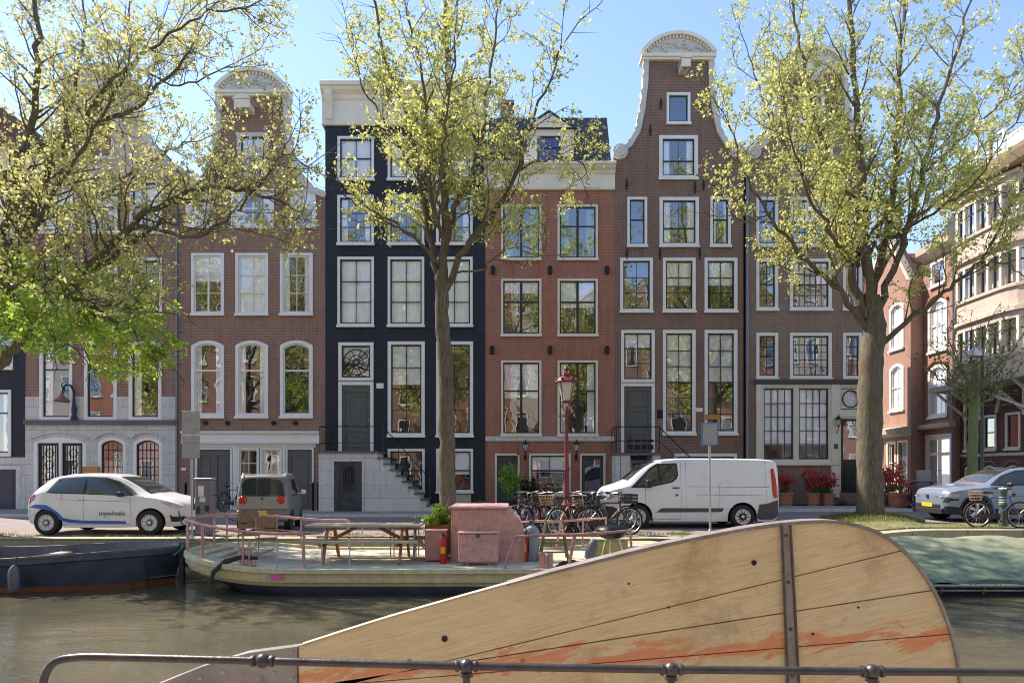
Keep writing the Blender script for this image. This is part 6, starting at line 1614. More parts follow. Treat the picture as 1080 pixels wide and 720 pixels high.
for k, (px, D) in enumerate(((330, 26.2), (335.5, 26.0), (196, 26.0))):
    t = thing('hitching_post', ['short black iron post left of the stone stoop', 'short black iron post touching the stone stoop', 'short black iron post by the left garage door'][k], 'post', loc0(px, D, .1), group='iron posts on the sidewalk')
    MB().lathe([(.05, 0), (.05, .95), (.07, .98), (.06, 1.04), (.01, 1.1)], (0, 0, 0), 10).build('shaft', 'black_iron', t, True)
t = thing('bollard', 'weathered green iron bollard behind the bicycle on the grass verge', 'bollard', loc0(1058, 16.9, .24))
MB().lathe([(.10, 0), (.09, .5), (.11, .52), (.11, .56), (.085, .6), (.08, .85), (.10, .88), (.07, .94), (.02, .99)], (0, 0, 0), 14).build('shaft', 'bollard_green', t, True)
m = MB(); 
for z in (.60, .66, .72): m.tube([(.087*math.cos(a*PI/6), .087*math.sin(a*PI/6), z) for a in range(12)], .008, 4, closed=True)
m.build('band', 'paper', t)
t = thing('street_lamp', 'modern street lamp with a pale dome, above the twiggy tree in the side street', 'street lamp', loc0(1036, 23.2, .2))
MB().lathe([(.09, 0), (.06, .8), (.045, 5.2), (.03, 5.3)], (0, 0, 0), 12).build('pole', 'bollard_green', t, True)
MB().tube([(0, 0, 5.25), (-.1, 0, 5.5), (-.22, 0, 5.62)], .03, 8).build('arm', 'bollard_green', t, True)
MB().lathe([(.27, 5.3), (.26, 5.38), (.2, 5.5), (.1, 5.57), (.02, 5.6)], (-.22, 0, 0), 20).build('lamp_shade', 'lamp_dome', t, True)
t = tag(MB().box(-.32, .32, -.03, .03, 0, .42, .005).build('notice_board', 'orange_sign'), 'small orange brown board fixed above the roof line of the white hatchback', 'sign', None)
p = pt(95, 500, 27.05); t.location = (p.x, 27.1, p.z-.1)
t = tag(MB().box(-.28, .28, -.03, .03, 0, .2, .005).build('notice_board', 'orange_sign'), 'small orange board hanging before the tall window, above the blue edged road sign', 'sign'); p = pt(752, 442, 27.0); t.location = (p.x, 27.1, p.z)

# ------------------------------------------------------------------ plants
def foliage(name, c, r, n, mat, parent, size=.05, rz=1.0, seed=1, shape='ball'):
    rng = np.random.default_rng(seed); k = max(7, n//28)
    cc = rng.normal(0, 1, (k, 3)); cc /= np.linalg.norm(cc, axis=1)[:, None]; cc *= rng.uniform(.15, .95, (k, 1))**.7
    C = cc[rng.integers(0, k, n)]+rng.normal(0, .15, (n, 3)); C = C*np.array([r, r, r*rz])+np.array(c)
    return leaf_mesh(name, C, None, mat, parent, 1, size, .01, rng)
    u = rng.normal(0, 1, (n, 3)); u /= np.linalg.norm(u, axis=1)[:, None]; rad = rng.uniform(.25, 1, (n, 1))**.6
    bumps = 1+.25*np.sin(u[:, :1]*5+seed)*np.cos(u[:, 2:3]*6+seed)
    C = u*rad*bumps*np.array([r, r, r*rz])+np.array(c)
    return leaf_mesh(name, C, None, mat, parent, 1, size, .01, rng)
def stems(c, r, h, n, seed, rad=.008):
    rr = random.Random(seed); m = MB()
    for k in range(n):
        a = rr.random()*2*PI; q = rr.uniform(.3, 1)*r; m.tube([(c[0]+.05*math.cos(a), c[1]+.05*math.sin(a), c[2]), (c[0]+q*.6*math.cos(a), c[1]+q*.6*math.sin(a), c[2]+h*.55), (c[0]+q*math.cos(a), c[1]+q*math.sin(a), c[2]+h)], [rad, rad*.8, rad*.4], 4)
    return m
def pot_plant(label, px, D, z, pr, ph, sh, sw, seed, green=True):
    t = thing('potted_shrub', label, 'potted plant', loc0(px, D, z), group='red shrubs in terracotta pots')
    MB().lathe([(pr*.74, 0), (pr*.94, ph*.82), (pr*1.06, ph*.82), (pr*1.08, ph), (pr*.93, ph), (pr*.9, ph*.9), (.01, ph*.9)], (0, 0, 0), 20).build('pot', 'terracotta', t, True)
    stems((0, 0, ph*.88), sw*.8, sh*.8, 9, seed).build('stem', 'bark', t)
    foliage('foliage', (0, 0, ph+sh*.60), sw, 650, 'leaf_red', t, .085, sh*.48/sw, seed)
    if green: foliage('underplanting', (.12*(-1)**seed, -.12, ph+.12), sw*.62, 320, 'leaf_mid', t, .06, .6, seed+9)
    return t
pot_plant('red leaved shrub in a terracotta pot just behind the tail of the white van', 829, 26.35, .3, .27, .5, .75, .36, 1)
pot_plant('red leaved shrub in a terracotta pot under the shop window, left of a pair', 857, 26.35, .3, .27, .48, .85, .40, 2)
pot_plant('red leaved shrub in a terracotta pot under the shop window, right of a pair', 873, 26.35, .3, .26, .46, .8, .36, 3)
pot_plant('large red leaved shrub in a terracotta pot right beside the leaning elm trunk', 931, 26.0, .3, .26, .5, .95, .44, 4)
pot_plant('large red leaved shrub in a broad terracotta pot, rightmost of the row', 947, 25.4, .3, .38, .5, 1.0, .55, 5)
t = thing('green_bush', 'bright green bush in a dark pot before the left door of the red house', 'bush', loc0(538, 25.6, .1))
MB().lathe([(.2, 0), (.28, .4), (.26, .42)], (0, 0, 0), 14).build('pot', 'black_plastic', t, True); stems((0, 0, .3), .4, 1.1, 14, 3).build('stem', 'bark_green', t); foliage('foliage', (0, 0, 1.2), .50, 1200, 'leaf_bright', t, .09, 1.15, 8)
t = thing('dark_bush', 'dark green bush right of the bright green bush, behind the bicycles', 'bush', loc0(558, 25.7, .1))
MB().lathe([(.2, 0), (.26, .35), (.24, .37)], (0, 0, 0), 14).build('pot', 'terracotta', t, True); stems((0, 0, .3), .3, .7, 10, 4).build('stem', 'bark_green', t); foliage('foliage', (0, 0, .82), .36, 900, 'leaf_dark', t, .08, 1.1, 18)
t = thing('rose_stem', 'thin climbing rose with one red bloom beside the left door of the red house', 'climbing plant', loc0(546, 26.9, .1))
MB().tube([(0, 0, 0), (.03, 0, .8), (-.02, 0, 1.5), (.02, 0, 2.15)], .012, 5).build('stem', 'bark_green', t); foliage('foliage', (0, 0, 1.3), .12, 90, 'leaf_mid', t, .06, 6.0, 3); MB().ball((.02, -.03, 2.2), .06, 8).build('bloom', 'red_paint', t, True)
t = thing('low_plant', 'low bright green plant at the foot of the garage house wall, by the hatchback nose', 'plant', loc0(188, 26.9, .1)); foliage('foliage', (0, 0, .35), .3, 420, 'leaf_bright', t, .07, .9, 23)
t = thing('low_plant', 'low green herbs at the foot of the tall black house, behind the pink deckhouse', 'plant', loc0(504, 26.8, .1)); foliage('foliage', (0, 0, .2), .42, 420, 'leaf_bright', t, .06, .5, 24)

# ================================================================== boats
DZ = -.155; WZ = -.6
def barge(t, x0, x1, yn, yf, zd, tipL, tipR, sheerL, sheerR, bands, deckm, nst=60):
    yc = (yn+yf)/2; hw = (yf-yn)/2
    def half(x):
        a = 1.0
        if x-x0 < tipL: u = 1-(x-x0)/tipL; a = math.sqrt(max(0, 1-u**2.2))
        if x1-x < tipR: u = 1-(x1-x)/tipR; a = min(a, math.sqrt(max(0, 1-u**2.2)))
        return hw*a
    def sheer(x):
        return sheerL*sstep(1-(x-x0)/(tipL*1.5))**1.5+sheerR*sstep(1-(x1-x)/(tipR*1.5))**1.5
    xs = [x0+(x1-x0)*(1-math.cos(PI*i/nst))/2 for i in range(nst+1)]
    P = [(x, yc-half(x)) for x in xs]+[(x, yc+half(x)) for x in reversed(xs[1:-1])]
    xm = (x0+x1)/2; n = len(P)
    def ringat(z_of, inset, rake):
        out = []
        for x, y in P:
            f = 1-inset/hw; xx = xm+(x-xm)*(1-rake/((x1-x0)/2)); out.append((xx, yc+(y-yc)*f, z_of(x)))
        return out
    res = []
    for (nm, mat, levels) in bands:
        m = MB(); vs = []; fs = []
        for (dz, inset, rake, foll) in levels: vs += ringat(lambda x: zd+dz+sheer(x)*foll, inset, rake)
        for k in range(len(levels)-1):
            for i in range(n):
                j = (i+1) % n; fs.append((k*n+i, k*n+j, (k+1)*n+j, (k+1)*n+i))
        m.add(vs, fs); res.append((nm, m.build(nm, mat, t, True)))
    m = MB(); r = ringat(lambda x: zd+sheer(x)-.03, .08, .05)
    na = len(xs); fs = []
    for i in range(1, na-1):      # deck strips across the beam
        a, b = i, i+1 if i+1 < na-1 else None
    top = r[:na]; bot = [r[0]]+list(reversed(r[na:]))+[r[na-1]]
    vs = top+bot
    fs = [(i, i+1, na+i+1, na+i) for i in range(na-1)]
    m.add(vs, fs); m.build('deck', deckm, t)
    return half, sheer, yc
PB = thing('deck_boat', 'cream and navy barge used as a terrace, with pink railings and a picnic table', 'boat', (0, 0, 0))
bands = [('rubbing_strake', 'boat_cream', [(-.03, .14, .12, 1), (.03, .13, .10, 1), (.03, .02, .0, 1), (-.045, .0, 0, 1), (-.06, .03, .02, 1), (-.15, .03, .03, 1), (-.155, .0, .06, 1), (-.20, .0, .10, .8), (-.21, .04, .16, .8), (-.27, .05, .30, .6)]),
         ('hull', 'boat_navy', [(-.27, .05, .30, .6), (-.36, .07, .62, .5), (-.50, .14, 1.1, .1), (-.9, .5, 2.0, 0)])]
half, sheer, yc = barge(PB, -6.45, 3.35, 12.0, 15.7, DZ, 1.9, 1.9, .20, .22, bands, 'boat_deck')
def hullpt(x, side, inset): hh = half(x)-inset; return Vector((x, yc+side*max(0, hh), DZ+sheer(x)))
for (xs_, nm) in (([-3.75, -4.3, -4.8, -5.25, -5.65, -5.95, -6.15, -6.3], 'l'), ([-.15, .5, 1.1, 1.6, 2.1], 'r')):
    m = MB()
    if nm == 'l':
        path = [hullpt(x, -1, .16) for x in xs_]+[hullpt(x, 1, .16) for x in reversed(xs_)]
        top = [p+Vector((0, 0, .64)) for p in path]
        tp = [path[0]+Vector((.05, 0, .0)), path[0]+Vector((.03, 0, .45))]+top+[path[-1]+Vector((.03, 0, .45)), path[-1]+Vector((.05, 0, 0))]
        m.tube(smooth_path([Vector(q) for q in tp], 3), .03, 8)
        for i in (2, 4, 6, 7, 8, 9, 11, 13): m.tube([path[i], top[i]], .026 if i in (4, 7, 8) else .018, 6)
        m.tube([p+Vector((0, 0, .34)) for p in path[1:-1]], .010, 6)
        m.build('railing', 'pink_rail', PB, True)
    else:
        for side in (-1, 1):
            path = [hullpt(x, side, .16) for x in xs_]; hs = [.60, .62, .62, .62, .60]
            top = [p+Vector((.22 if i == 0 else .02, 0, h_)) for i, (p, h_) in enumerate(zip(path, hs))]
            m.tube([path[0]]+top+[path[-1]+Vector((.06, 0, 0))], .028, 8)
            m.tube([path[2]-Vector((.1, 0, 0)), top[2]], .03, 8)
            if side > 0: m.tube([p*1 for p in (path[3], top[3])], .02, 6)
        m.build('railing', 'pink_rail', PB, True)
# thin grey stanchions along the middle, both sides
m = MB()
for side, xs_ in ((-1, (-3.4, -2.9, -4.2, -4.7)), (1, (-3.4, -2.7, -2.0, -1.0, 0))):
    for x in xs_: p = hullpt(x, side, .2); m.tube([p, p+Vector((0, 0, .5))], .012, 6)
m.build('stanchion', 'galvanised', PB)
for k, (px, py, D) in enumerate(((255, 596, 12.5), (572, 597, 12.35))):
    p = pt(px, 0, D); m = MB()
    z = DZ+sheer(p.x); m.lathe([(.055, z-.02), (.05, z+.25), (.075, z+.27), (.07, z+.30), (.02, z+.31)], (p.x, D, 0), 12); m.lathe([(.055, z-.02), (.05, z+.25), (.07, z+.27), (.02, z+.29)], (p.x+.14, D, 0), 12); m.box(p.x-.12, p.x+.26, D-.1, D+.1, z-.03, z+.02, .01); m.build('mooring_bitts', 'pink_paint', PB, True)
m = MB(); p = hullpt(-5.35, -1, .0); m.box(p.x+1.1, p.x+1.32, 12.0-.012, 12.03, DZ-.145, DZ-.065); m.build('sticker', 'pink_sticker', PB)
m = MB(); a = hullpt(-5.0, -1, .35)
m.tube([a+Vector((.35, .1, .10)), a+Vector((.1, 0, .14)), a+Vector((-.12, -.2, .08)), a+Vector((-.25, -.38, -.08)), a+Vector((-.3, -.42, -.3))], [.03, .04, .05, .045, .03], 8); tag(m.build('mooring_rope', 'rope_dark', None, True), 'thick dark mooring rope hanging over the bow of the terrace barge', 'rope')
m = MB()
for x, w in ((-5.95, .5), (-5.6, .8), (-5.2, 1.0)):
    m.box(x-.05, x+.05, yc-half(x)*.55, yc+half(x)*.55, DZ+sheer(x)-.028, DZ+sheer(x)+.03, .01)
m.build('deck_plank', 'boat_cream', PB)
def deckloc(px, D, dz=0): p = pt(px, 0, D); return (p.x, D, DZ-.028+sheer(p.x)+dz)
# picnic table with attached benches
def picnic(label, px, D, L, rz=0):
    t = thing('picnic_table', label, 'picnic table', deckloc(px, D), rz)
    m = MB()
    for k in range(5): m.box(-L/2, L/2, -.37+.15*k, -.37+.15*k+.142, .69, .73, .004)
    m.build('tabletop', 'wood_pale', t)
    for y in (-.68, .42):
        m = MB(); m.box(-L/2, L/2, y, y+.125, .40, .44, .004); m.box(-L/2, L/2, y+.13, y+.255, .40, .44, .004); m.build('bench', 'wood_pale', t)
    for x in (-L/2+.42, L/2-.35):
        for s in (-1, 1): MB().bar((x, s*.62, 0), (x, s*.24, .69), .045, .09).build('leg', 'wood_orange', t)
        m = MB(); m.box(x-.07, x-.025, -.66, .66, .33, .40); m.box(x+.03, x+.07, -.34, .34, .61, .688); m.build('crossbar', 'wood_orange', t)
        MB().bar((x+(.5 if x < 0 else -.5), 0, .66), (x, 0, .40), .04, .07).build('brace', 'wood_orange', t)
    return t
picnic('pale topped picnic table with orange legs standing on the deck of the terrace barge', 386, 13.75, 2.25)
0 and picnic('second long picnic table on the barge, half hidden behind the front one', 352, 14.95, 2.7)
def chair(label, px, D, rz, mat='wood_crate'):
    t = thing('folding_chair', label, 'chair', deckloc(px, D), R(rz), 'wooden chairs on the barge')
    m = MB()
    for k in range(5): m.box(-.2, .2, -.2+.083*k, -.2+.083*k+.07, .42, .44)
    m.build('seat', mat, t); m = MB()
    for k in range(3): m.box(-.2, .2, .2, .22, .55+.11*k, .55+.11*k+.09)
    m.build('backrest', mat, t)
    for x in (-.19, .19):
        MB().bar((x, -.22, 0), (x, .2, .43), .02, .03).build('leg', 'galvanised', t); MB().bar((x, .24, 0), (x, .21, .86), .02, .03).build('leg', 'galvanised', t)
    return t
chair('brown wooden chair leftmost on the barge, inside the curved railing', 262, 13.6, 20)
chair('brown wooden chair second from the left on the barge, inside the curved railing', 281, 13.3, -160)
chair('pale slatted chair beside the planter and the pink deckhouse', 449, 13.9, 95, 'wood_orange')
t = thing('side_table', 'small wooden side table on thin legs, right of the picnic benches', 'table', deckloc(427, 14.2)); MB().box(-.3, .3, -.25, .25, .62, .65, .004).build('tabletop', 'wood_pale', t)
for x in (-.26, .26):
    for y in (-.2, .2): MB().tube([(x, y, 0), (x, y, .62)], .013, 6).build('leg', 'galvanised', t)
# planter
t = thing('planter', 'wooden planter with bushy green grass-like plants left of the pink deckhouse', 'planter', deckloc(463, 14.3))
m = MB()
for k in range(4): m.box(-.27, .27, -.2, -.18, .05+.16*k, .05+.16*k+.15, .004); m.box(-.27, .27, .18, .2, .05+.16*k, .05+.16*k+.15, .004); m.box(-.27, -.25, -.18, .18, .05+.16*k, .05+.16*k+.15); m.box(.25, .27, -.18, .18, .05+.16*k, .05+.16*k+.15)
m.build('box', 'wood_crate', t); MB().box(-.25, .25, -.18, .18, .55, .62).build('soil', 'soil', t)
foliage('foliage', (0, 0, .82), .30, 900, 'leaf_bright', t, .075, .75, 30)
# pink deckhouse
t = thing('deckhouse', 'faded pink steel deckhouse with a rounded right shoulder, on the barge', 'deckhouse', deckloc(514, 13.45)); 
m = MB(); m.prism([(-.72, 0), (.73, 0), (.74, .55), (.66, .80), (.46, 1.0), (.36, 1.04), (-.72, 1.04)], 0, 1.5)
m.build('cabin', 'pink_paint', t); m = MB(); m.box(-.76, .42, -.05, 1.55, 1.045, 1.09, .012); m.build('lid', 'pink_paint', t)
m = MB(); m.tube([(-.70, -.012, .05), (-.70, -.012, 1.0)], .012, 5); m.tube([(.70, -.012, .05), (.70, -.012, .6)], .012, 5); m.build('edging', 'pink_rail', t)
t = thing('storage_locker', 'pink steel locker on short legs in front of the pink deckhouse', 'locker', deckloc(504.5, 13.1)); m = MB(); m.box(-.38, .38, -.15, .15, .06, .60, .02); m.build('box', 'pink_paint', t)
m = MB(); m.box(-.395, .395, -.165, .16, .605, .63, .008); m.build('lid', 'pink_paint', t); m = MB(); m.box(-.04, .04, -.18, -.152, .54, .60, .005); m.build('latch', 'grey_iron', t)
for x in (-.2, .2): MB().box(x-.03, x+.03, -.1, .1, 0, .06).build('leg', 'pink_rail', t)
t = thing('metal_cabinet', 'dull pink low cabinet between the planter and the fire extinguisher', 'cabinet', deckloc(459, 13.5)); MB().box(-.2, .2, 0, .35, .02, .60, .015).build('box', 'pink_rail', t); MB().box(-.22, .22, -.02, .37, .601, .62, .006).build('lid', 'pink_paint', t)
def extinguisher(label, px, D, rz=0):
    t = thing('fire_extinguisher', label, 'fire extinguisher', deckloc(px, D), rz, 'fire extinguishers on the barge')
    MB().lathe([(.07, 0), (.075, .03), (.075, .42), (.06, .48), (.025, .51), (.025, .54)], (0, 0, 0), 16).build('cylinder', 'red_paint', t, True)
    m = MB(); m.box(-.02, .02, -.06, .05, .54, .57); m.bar((0, -.09, .60), (0, .04, .57), .015, .012); m.tube([(.02, -.03, .55), (.09, -.04, .48), (.095, -.04, .25), (.085, -.03, .12)], .010, 6); m.build('hose', 'black_plastic', t)
    m = MB(); m.box(-.045, .045, -.078, -.0765+.004, .2, .33); m.build('label_sheet', 'plate_yellow', t)
extinguisher('red fire extinguisher standing left of the pink deckhouse', 467.5, 13.25); extinguisher('red fire extinguisher between the pink deckhouse and the gas bottle', 552.5, 13.6)
m = MB(); m.lathe([(.13, 0), (.15, .04), (.15, .56), (.11, .66), (.04, .70), (.04, .74)], (0, 0, 0), 20); t = thing('gas_bottle', 'grey blue gas bottle right of the pink deckhouse', 'gas bottle', deckloc(561, 13.7)); m.build('cylinder', 'gas_grey', t, True); MB().lathe([(.06, .74), (.06, .80), (.02, .82)], (0, 0, 0), 10).build('valve', 'grey_iron', t)
t = thing('step_ladder', 'small olive wooden step ladder right of the gas bottle', 'step ladder', deckloc(584, 13.8))
m = MB(); 
for x, q in ((-.28, -.16), (.28, .16)): m.bar((x, -.25, 0), (q, 0, .82), .035, .05); m.bar((x, .3, 0), (q, .02, .82), .03, .04)
for k in range(3): f = .2+.22*k; m.box(-.28+.1*f*1.2, .28-.1*f*1.2, -.25+.25*f*1.1-.05, -.25+.25*f*1.1+.05, .82*f, .82*f+.025)
m.build('frame', 'wood_olive', t)
t = thing('kettle_barbecue', 'black kettle barbecue on thin pale legs at the right end of the barge', 'barbecue', deckloc(645, 12.9))
MB().lathe([(.05, .42), (.2, .47), (.29, .58), (.30, .62), (.29, .62), (.18, .5), (.01, .46)], (0, 0, 0), 24).build('bowl', 'black_iron', t, True)
for a in (90, 210, 330):
    c, s = math.cos(R(a)), math.sin(R(a)); MB().tube([(.14*c, .14*s, .46), (.28*c, .28*s, .0)], .012, 6).build('leg', 'alloy', t)
MB().lathe([(.06, -.02), (.06, .02)], (.28*math.cos(R(330)), .28*math.sin(R(330)), .06), 12, 'y').build('wheel', 'rubber', t); MB().lathe([(.297, .622), (.27, .66), (.17, .70), (.02, .715)], (0, 0, 0), 24).build('lid', 'black_iron', t, True)
t = thing('storage_box', 'faded yellow box with a pale edge behind the barbecue on the barge', 'box', deckloc(642, 13.9)); MB().box(-.36, .36, -.2, .2, 0, .32, .02).build('body', 'yellow_box', t); MB().box(-.38, .38, -.22, .22, .322, .35, .01).build('lid', 'wood_pale', t)
t = thing('boat_fender', 'grey round nosed fender leaning on the yellow box', 'fender', deckloc(620, 13.4)); MB().lathe([(.01, 0), (.09, .05), (.11, .15), (.11, .32), (.07, .42), (.02, .45)], (0, 0, 0), 14, 'z', Matrix.Rotation(R(18), 3, 'Y')).build('float', 'fender', t, True)
t = tag(MB().tube([(0.25*math.cos(a*.35)*(1-.01*a), .12*math.sin(a*.35)*(1-.01*a), .02+.002*a) for a in range(60)], .018, 6).build('rope_coil', 'rope_dark', None, True), 'dark coil of rope lying on the deck right of the pink bitts', 'rope'); t.location = deckloc(600, 12.6)

# dark workboat at the left
DBt = thing('open_workboat', 'dark navy open workboat with a rusty waterline', 'boat', (0, 0, 0))
def wb_half(x, x1=-6.55): u = max(0, min(1, (x1-x)/3.2)); return 1.3*(1-(1-u)**2.2)**.62 if u > 0 else 0.0
def wb_top(x): return .13-.17*(1-sstep((x+11.0)/4.4))
m1, m2, m3, m4 = MB(), MB(), MB(), MB(); ycb = 13.55; xs_ = [-17+.25*i for i in range(41)]+[-6.9, -6.8, -6.72, -6.66, -6.6, -6.57, -6.55]; xs_ = sorted(set(x for x in xs_ if x <= -6.55))
def strip(mb, f1, f2, side):
    vs = []; fs = []
    for x in xs_: vs += [f1(x, side), f2(x, side)]
    for i in range(len(xs_)-1):
        q = (i*2, i*2+2, i*2+3, i*2+1); fs.append(q if side > 0 else q[::-1])
    mb.add(vs, fs)
def S(ins, zf): return lambda x, s: (x-(max(0, .2*(wb_top(x)-zf(x))) if x > -7 else 0), ycb+s*max(.012, wb_half(x)-ins), zf(x))
wl = lambda x: WZ+.10
for s in (-1, 1):
    strip(m1, S(0, wb_top), S(-.03, lambda x: wb_top(x)-.12), s); strip(m1, S(-.03, lambda x: wb_top(x)-.12), S(.0, lambda x: wb_top(x)-.15), s); strip(m1, S(.0, lambda x: wb_top(x)-.15), S(.10, wl), s)
    strip(m2, S(.10, wl), S(.3, lambda x: WZ-.3), s)
    strip(m3, S(.08, lambda x: wb_top(x)+.012), S(-.02, lambda x: wb_top(x)+.012), s); strip(m3, S(-.02, lambda x: wb_top(x)+.012), S(-.02, lambda x: wb_top(x)-.03), s)
    strip(m4, S(.08, lambda x: wb_top(x)+.01), S(.12, lambda x: WZ+.15), s)
m1.build('hull', 'boat_navy', DBt, True); m2.build('waterline_band', 'antifoul', DBt, True); m3.build('gunwale', 'hull_grey', DBt); m4.build('inner_hull', 'boat_navy', DBt)
m = MB(); vs = []; fs = []
for x in xs_: vs += [(x, ycb-max(.01, wb_half(x)-.12), WZ+.16), (x, ycb+max(.01, wb_half(x)-.12), WZ+.16)]
for i in range(len(xs_)-1): fs.append((i*2, i*2+2, i*2+3, i*2+1))
m.add(vs, fs); m.build('floor', 'boat_deck', DBt)
m = MB(); 
for x in (-9.6, -11.2, -12.6): hw_ = wb_half(x)-.1; m.box(x-.14, x+.14, ycb-hw_, ycb+hw_, wb_top(x)-.16, wb_top(x)-.12, .01)
m.build('thwart', 'wood_pale', DBt)
m = MB(); m.box(-6.6, -6.50, ycb-.05, ycb+.05, WZ-.2, .20, .01); m.build('stem_post', 'boat_navy', DBt)
m = MB(); m.tube([(-6.5, ycb-.06, .16), (-6.53, ycb-.10, .06), (-6.62, ycb-.2, -.04)], .02, 6); m.tube([(-6.5, ycb, .17), (-6.5, ycb+.8, .12), (-6.7, 16.1, .06)], .012, 6); tag(m.build('mooring_rope', 'rope_green', None, True), 'green mooring rope tied round the bow of the dark workboat', 'rope')
p = pt(18, 0, 12.2); t = thing('boat_fender', 'dark sausage fender hanging on the side of the dark workboat', 'fender', (p.x, 12.12, WZ+.04)); MB().lathe([(.02, 0), (.07, .03), (.09, .1), (.09, .38), (.06, .46), (.02, .5)], (0, 0, 0), 14).build('float', 'fender', t, True); MB().tube([(0, 0, .5), (0, .1, .66)], .008, 5).build('lanyard', 'rope_dark', t)
t = thing('cloth_bundle', 'crumpled pale cloth lying over the seat of the dark workboat', 'cloth', (pt(45, 0, 13.2).x, 13.2, -.40)); m = MB(); m.grid(lambda u, v: (-.5+u, -.2+.4*v, .10+.08*math.sin(7*u+3*v)*math.cos(5*v)+.04*math.sin(19*u)), 24, 10); m.build('fabric', 'wood_pale', t, True)

# tarpaulin covered boat at the right
TB = thing('covered_boat', 'long boat under a sagging green tarpaulin, moored below the grass verge', 'boat', (0, 0, 0))
x0, x1 = 4.2, 22.0; yn, yf = 12.0, 15.3
m = MB(); pr = [(yn+.35, WZ-.3), (yn+.12, WZ+.04), (yn, WZ+.16), (yn, WZ+.20), (yf, WZ+.20), (yf, WZ-.3)]; m.xprism(pr, x0, x1); m.build('hull', 'boat_navy', TB)
m = MB(); m.tube([(x0, yn-.02, WZ+.20), (x1, yn-.02, WZ+.19)], .028, 8); m.tube([(x0, yn+.05, WZ+.10), (x1, yn+.05, WZ+.09)], .018, 8)
for i in range(24): x = x0+.4+i*.74; m.tube([(x, yn-.02, WZ+.19), (x, yn+.03, WZ+.05)], .014, 6)
m.build('gunwale', 'galvanised', TB)
m = MB()
for i in range(40): x = x0+.3+i*.44; m.tube([(x, yn-.035, WZ+.24), (x+.05, yn-.04, WZ+.17), (x+.12, yn-.035, WZ+.24)], .006, 4)
m.build('lashing', 'rope_dark', TB)
m = MB(); m.lathe([(.07, -.1), (.09, 0), (.07, .1)], (10.6, yn-.03, WZ+.06), 12, 'x'); m.build('fender', 'fender', TB)
def tarp(u, v):
    x = x0+(x1-x0)*u; 
    # v: near hem -> near shoulder -> ridge -> far hem
    Q = [(0, yn-.03, .21), (.12, yn+.02, .33), (.30, yn+.55, .47), (.55, yn+1.55, .69), (.75, yn+2.25, .86), (.88, 14.8, .80), (1, yf+.02, .25)]
    for a, b in zip(Q, Q[1:]):
        if v <= b[0]: t = (v-a[0])/(b[0]-a[0]); y = a[1]+(b[1]-a[1])*t; z = a[2]+(b[2]-a[2])*t; break
    sag = .5-.5*math.cos((x-x0)/1.45*2*PI); k = math.sin(min(1, v/.5)*PI)
    z += -.05*sag*(1 if v > .3 else v/.3)+.02*mnoise.noise(Vector((x*2.2, v*5, 3)))*2
    z += -.022*abs(math.sin(x*2.1+v*4))**.5*k-.012*abs(math.sin(x*6.3-v*9+2*math.sin(x)))*k
    if v < .12: z += .035*math.sin(x*4.3)*(1-v/.12)
    return (x, y, WZ+z)
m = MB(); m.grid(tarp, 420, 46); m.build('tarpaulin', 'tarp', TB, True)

# ================================================================== near bank: handrail and the big leeboard
BD_ = 3.0
def bp(px, py): p = pt(px, py, BD_); return (p.x, p.z)
LB = thing('leeboard', 'big fan shaped oak board with iron edging and faded red paint', 'leeboard', (pt(830, 0, BD_).x, BD_, 0)); lx = LB.location.x
top = [(315, 681), (400, 654), (480, 631), (560, 609), (620, 594), (700, 575), (760, 563), (800, 556), (845, 551), (880, 550.5), (910, 556), (935, 567), (955, 583), (972, 603), (988, 630), (1000, 660), (1008, 690), (1012, 720)]
P = smooth_path([Vector((x, y, 0)) for x, y in top], 6); out = [(bp(p.x, p.y)[0]-lx, bp(p.x, p.y)[1]) for p in P]
low = [(1012, 760), (1004, 810), (985, 860), (950, 876), (860, 880), (600, 860), (315, 800)]
lowp = [(bp(x, y)[0]-lx, max(0.02, bp(x, y)[1])) for x, y in low]
# planks: the outline cut along the seams
SEAM = [((600, 665.5), (938, 583.5)), ((487, 698), (978, 623)), ((379, 720), (1000, 668.5)), ((300, 790), (1010, 735)), ((300, 860), (1010, 812))]
poly = list(reversed(out))+[]
outline = [(x, z) for x, z in out]+lowp
def clip(poly, a, b, keep):
    """half plane clip; keep=+1 keeps above the line"""
    res = []; (ax, az), (bx, bz) = a, b
    def sd(p): return ((bx-ax)*(p[1]-az)-(bz-az)*(p[0]-ax))*keep
    for i in range(len(poly)):
        p, q = poly[i], poly[(i+1) % len(poly)]; dp, dq = sd(p), sd(q)
        if dp >= 0: res.append(p)
        if (dp >= 0) != (dq >= 0): t = dp/(dp-dq); res.append((p[0]+(q[0]-p[0])*t, p[1]+(q[1]-p[1])*t))
    return res
lines = [(bp(*a), bp(*b)) for a, b in SEAM]; lines = [((a[0]-lx, a[1]), (b[0]-lx, b[1])) for a, b in lines]
def shift(l, d): return ((l[0][0], l[0][1]+d), (l[1][0], l[1][1]+d))
for k in range(len(lines)+1):
    q = outline
    if k < len(lines): q = clip(q, *shift(lines[k], .0025), 1)
    if k > 0: q = clip(q, *shift(lines[k-1], -.0025), -1)
    if len(q) < 3: continue
    m = MB(); n = len(q); ar = sum(q[i][0]*q[(i+1) % n][1]-q[(i+1) % n][0]*q[i][1] for i in range(n)); q = q if ar > 0 else q[::-1]
    dy = .0015*(k % 2); m.poly(q, [], dy, .07); m.build('plank', 'leeboard_wood', LB)
m = MB(); m.poly([(x*.995, z*.99) for x, z in (outline if sum(outline[i][0]*outline[(i+1) % len(outline)][1]-outline[(i+1) % len(outline)][0]*outline[i][1] for i in range(len(outline))) > 0 else outline[::-1])], [], .03, .055); m.build('backing', 'black_iron', LB)
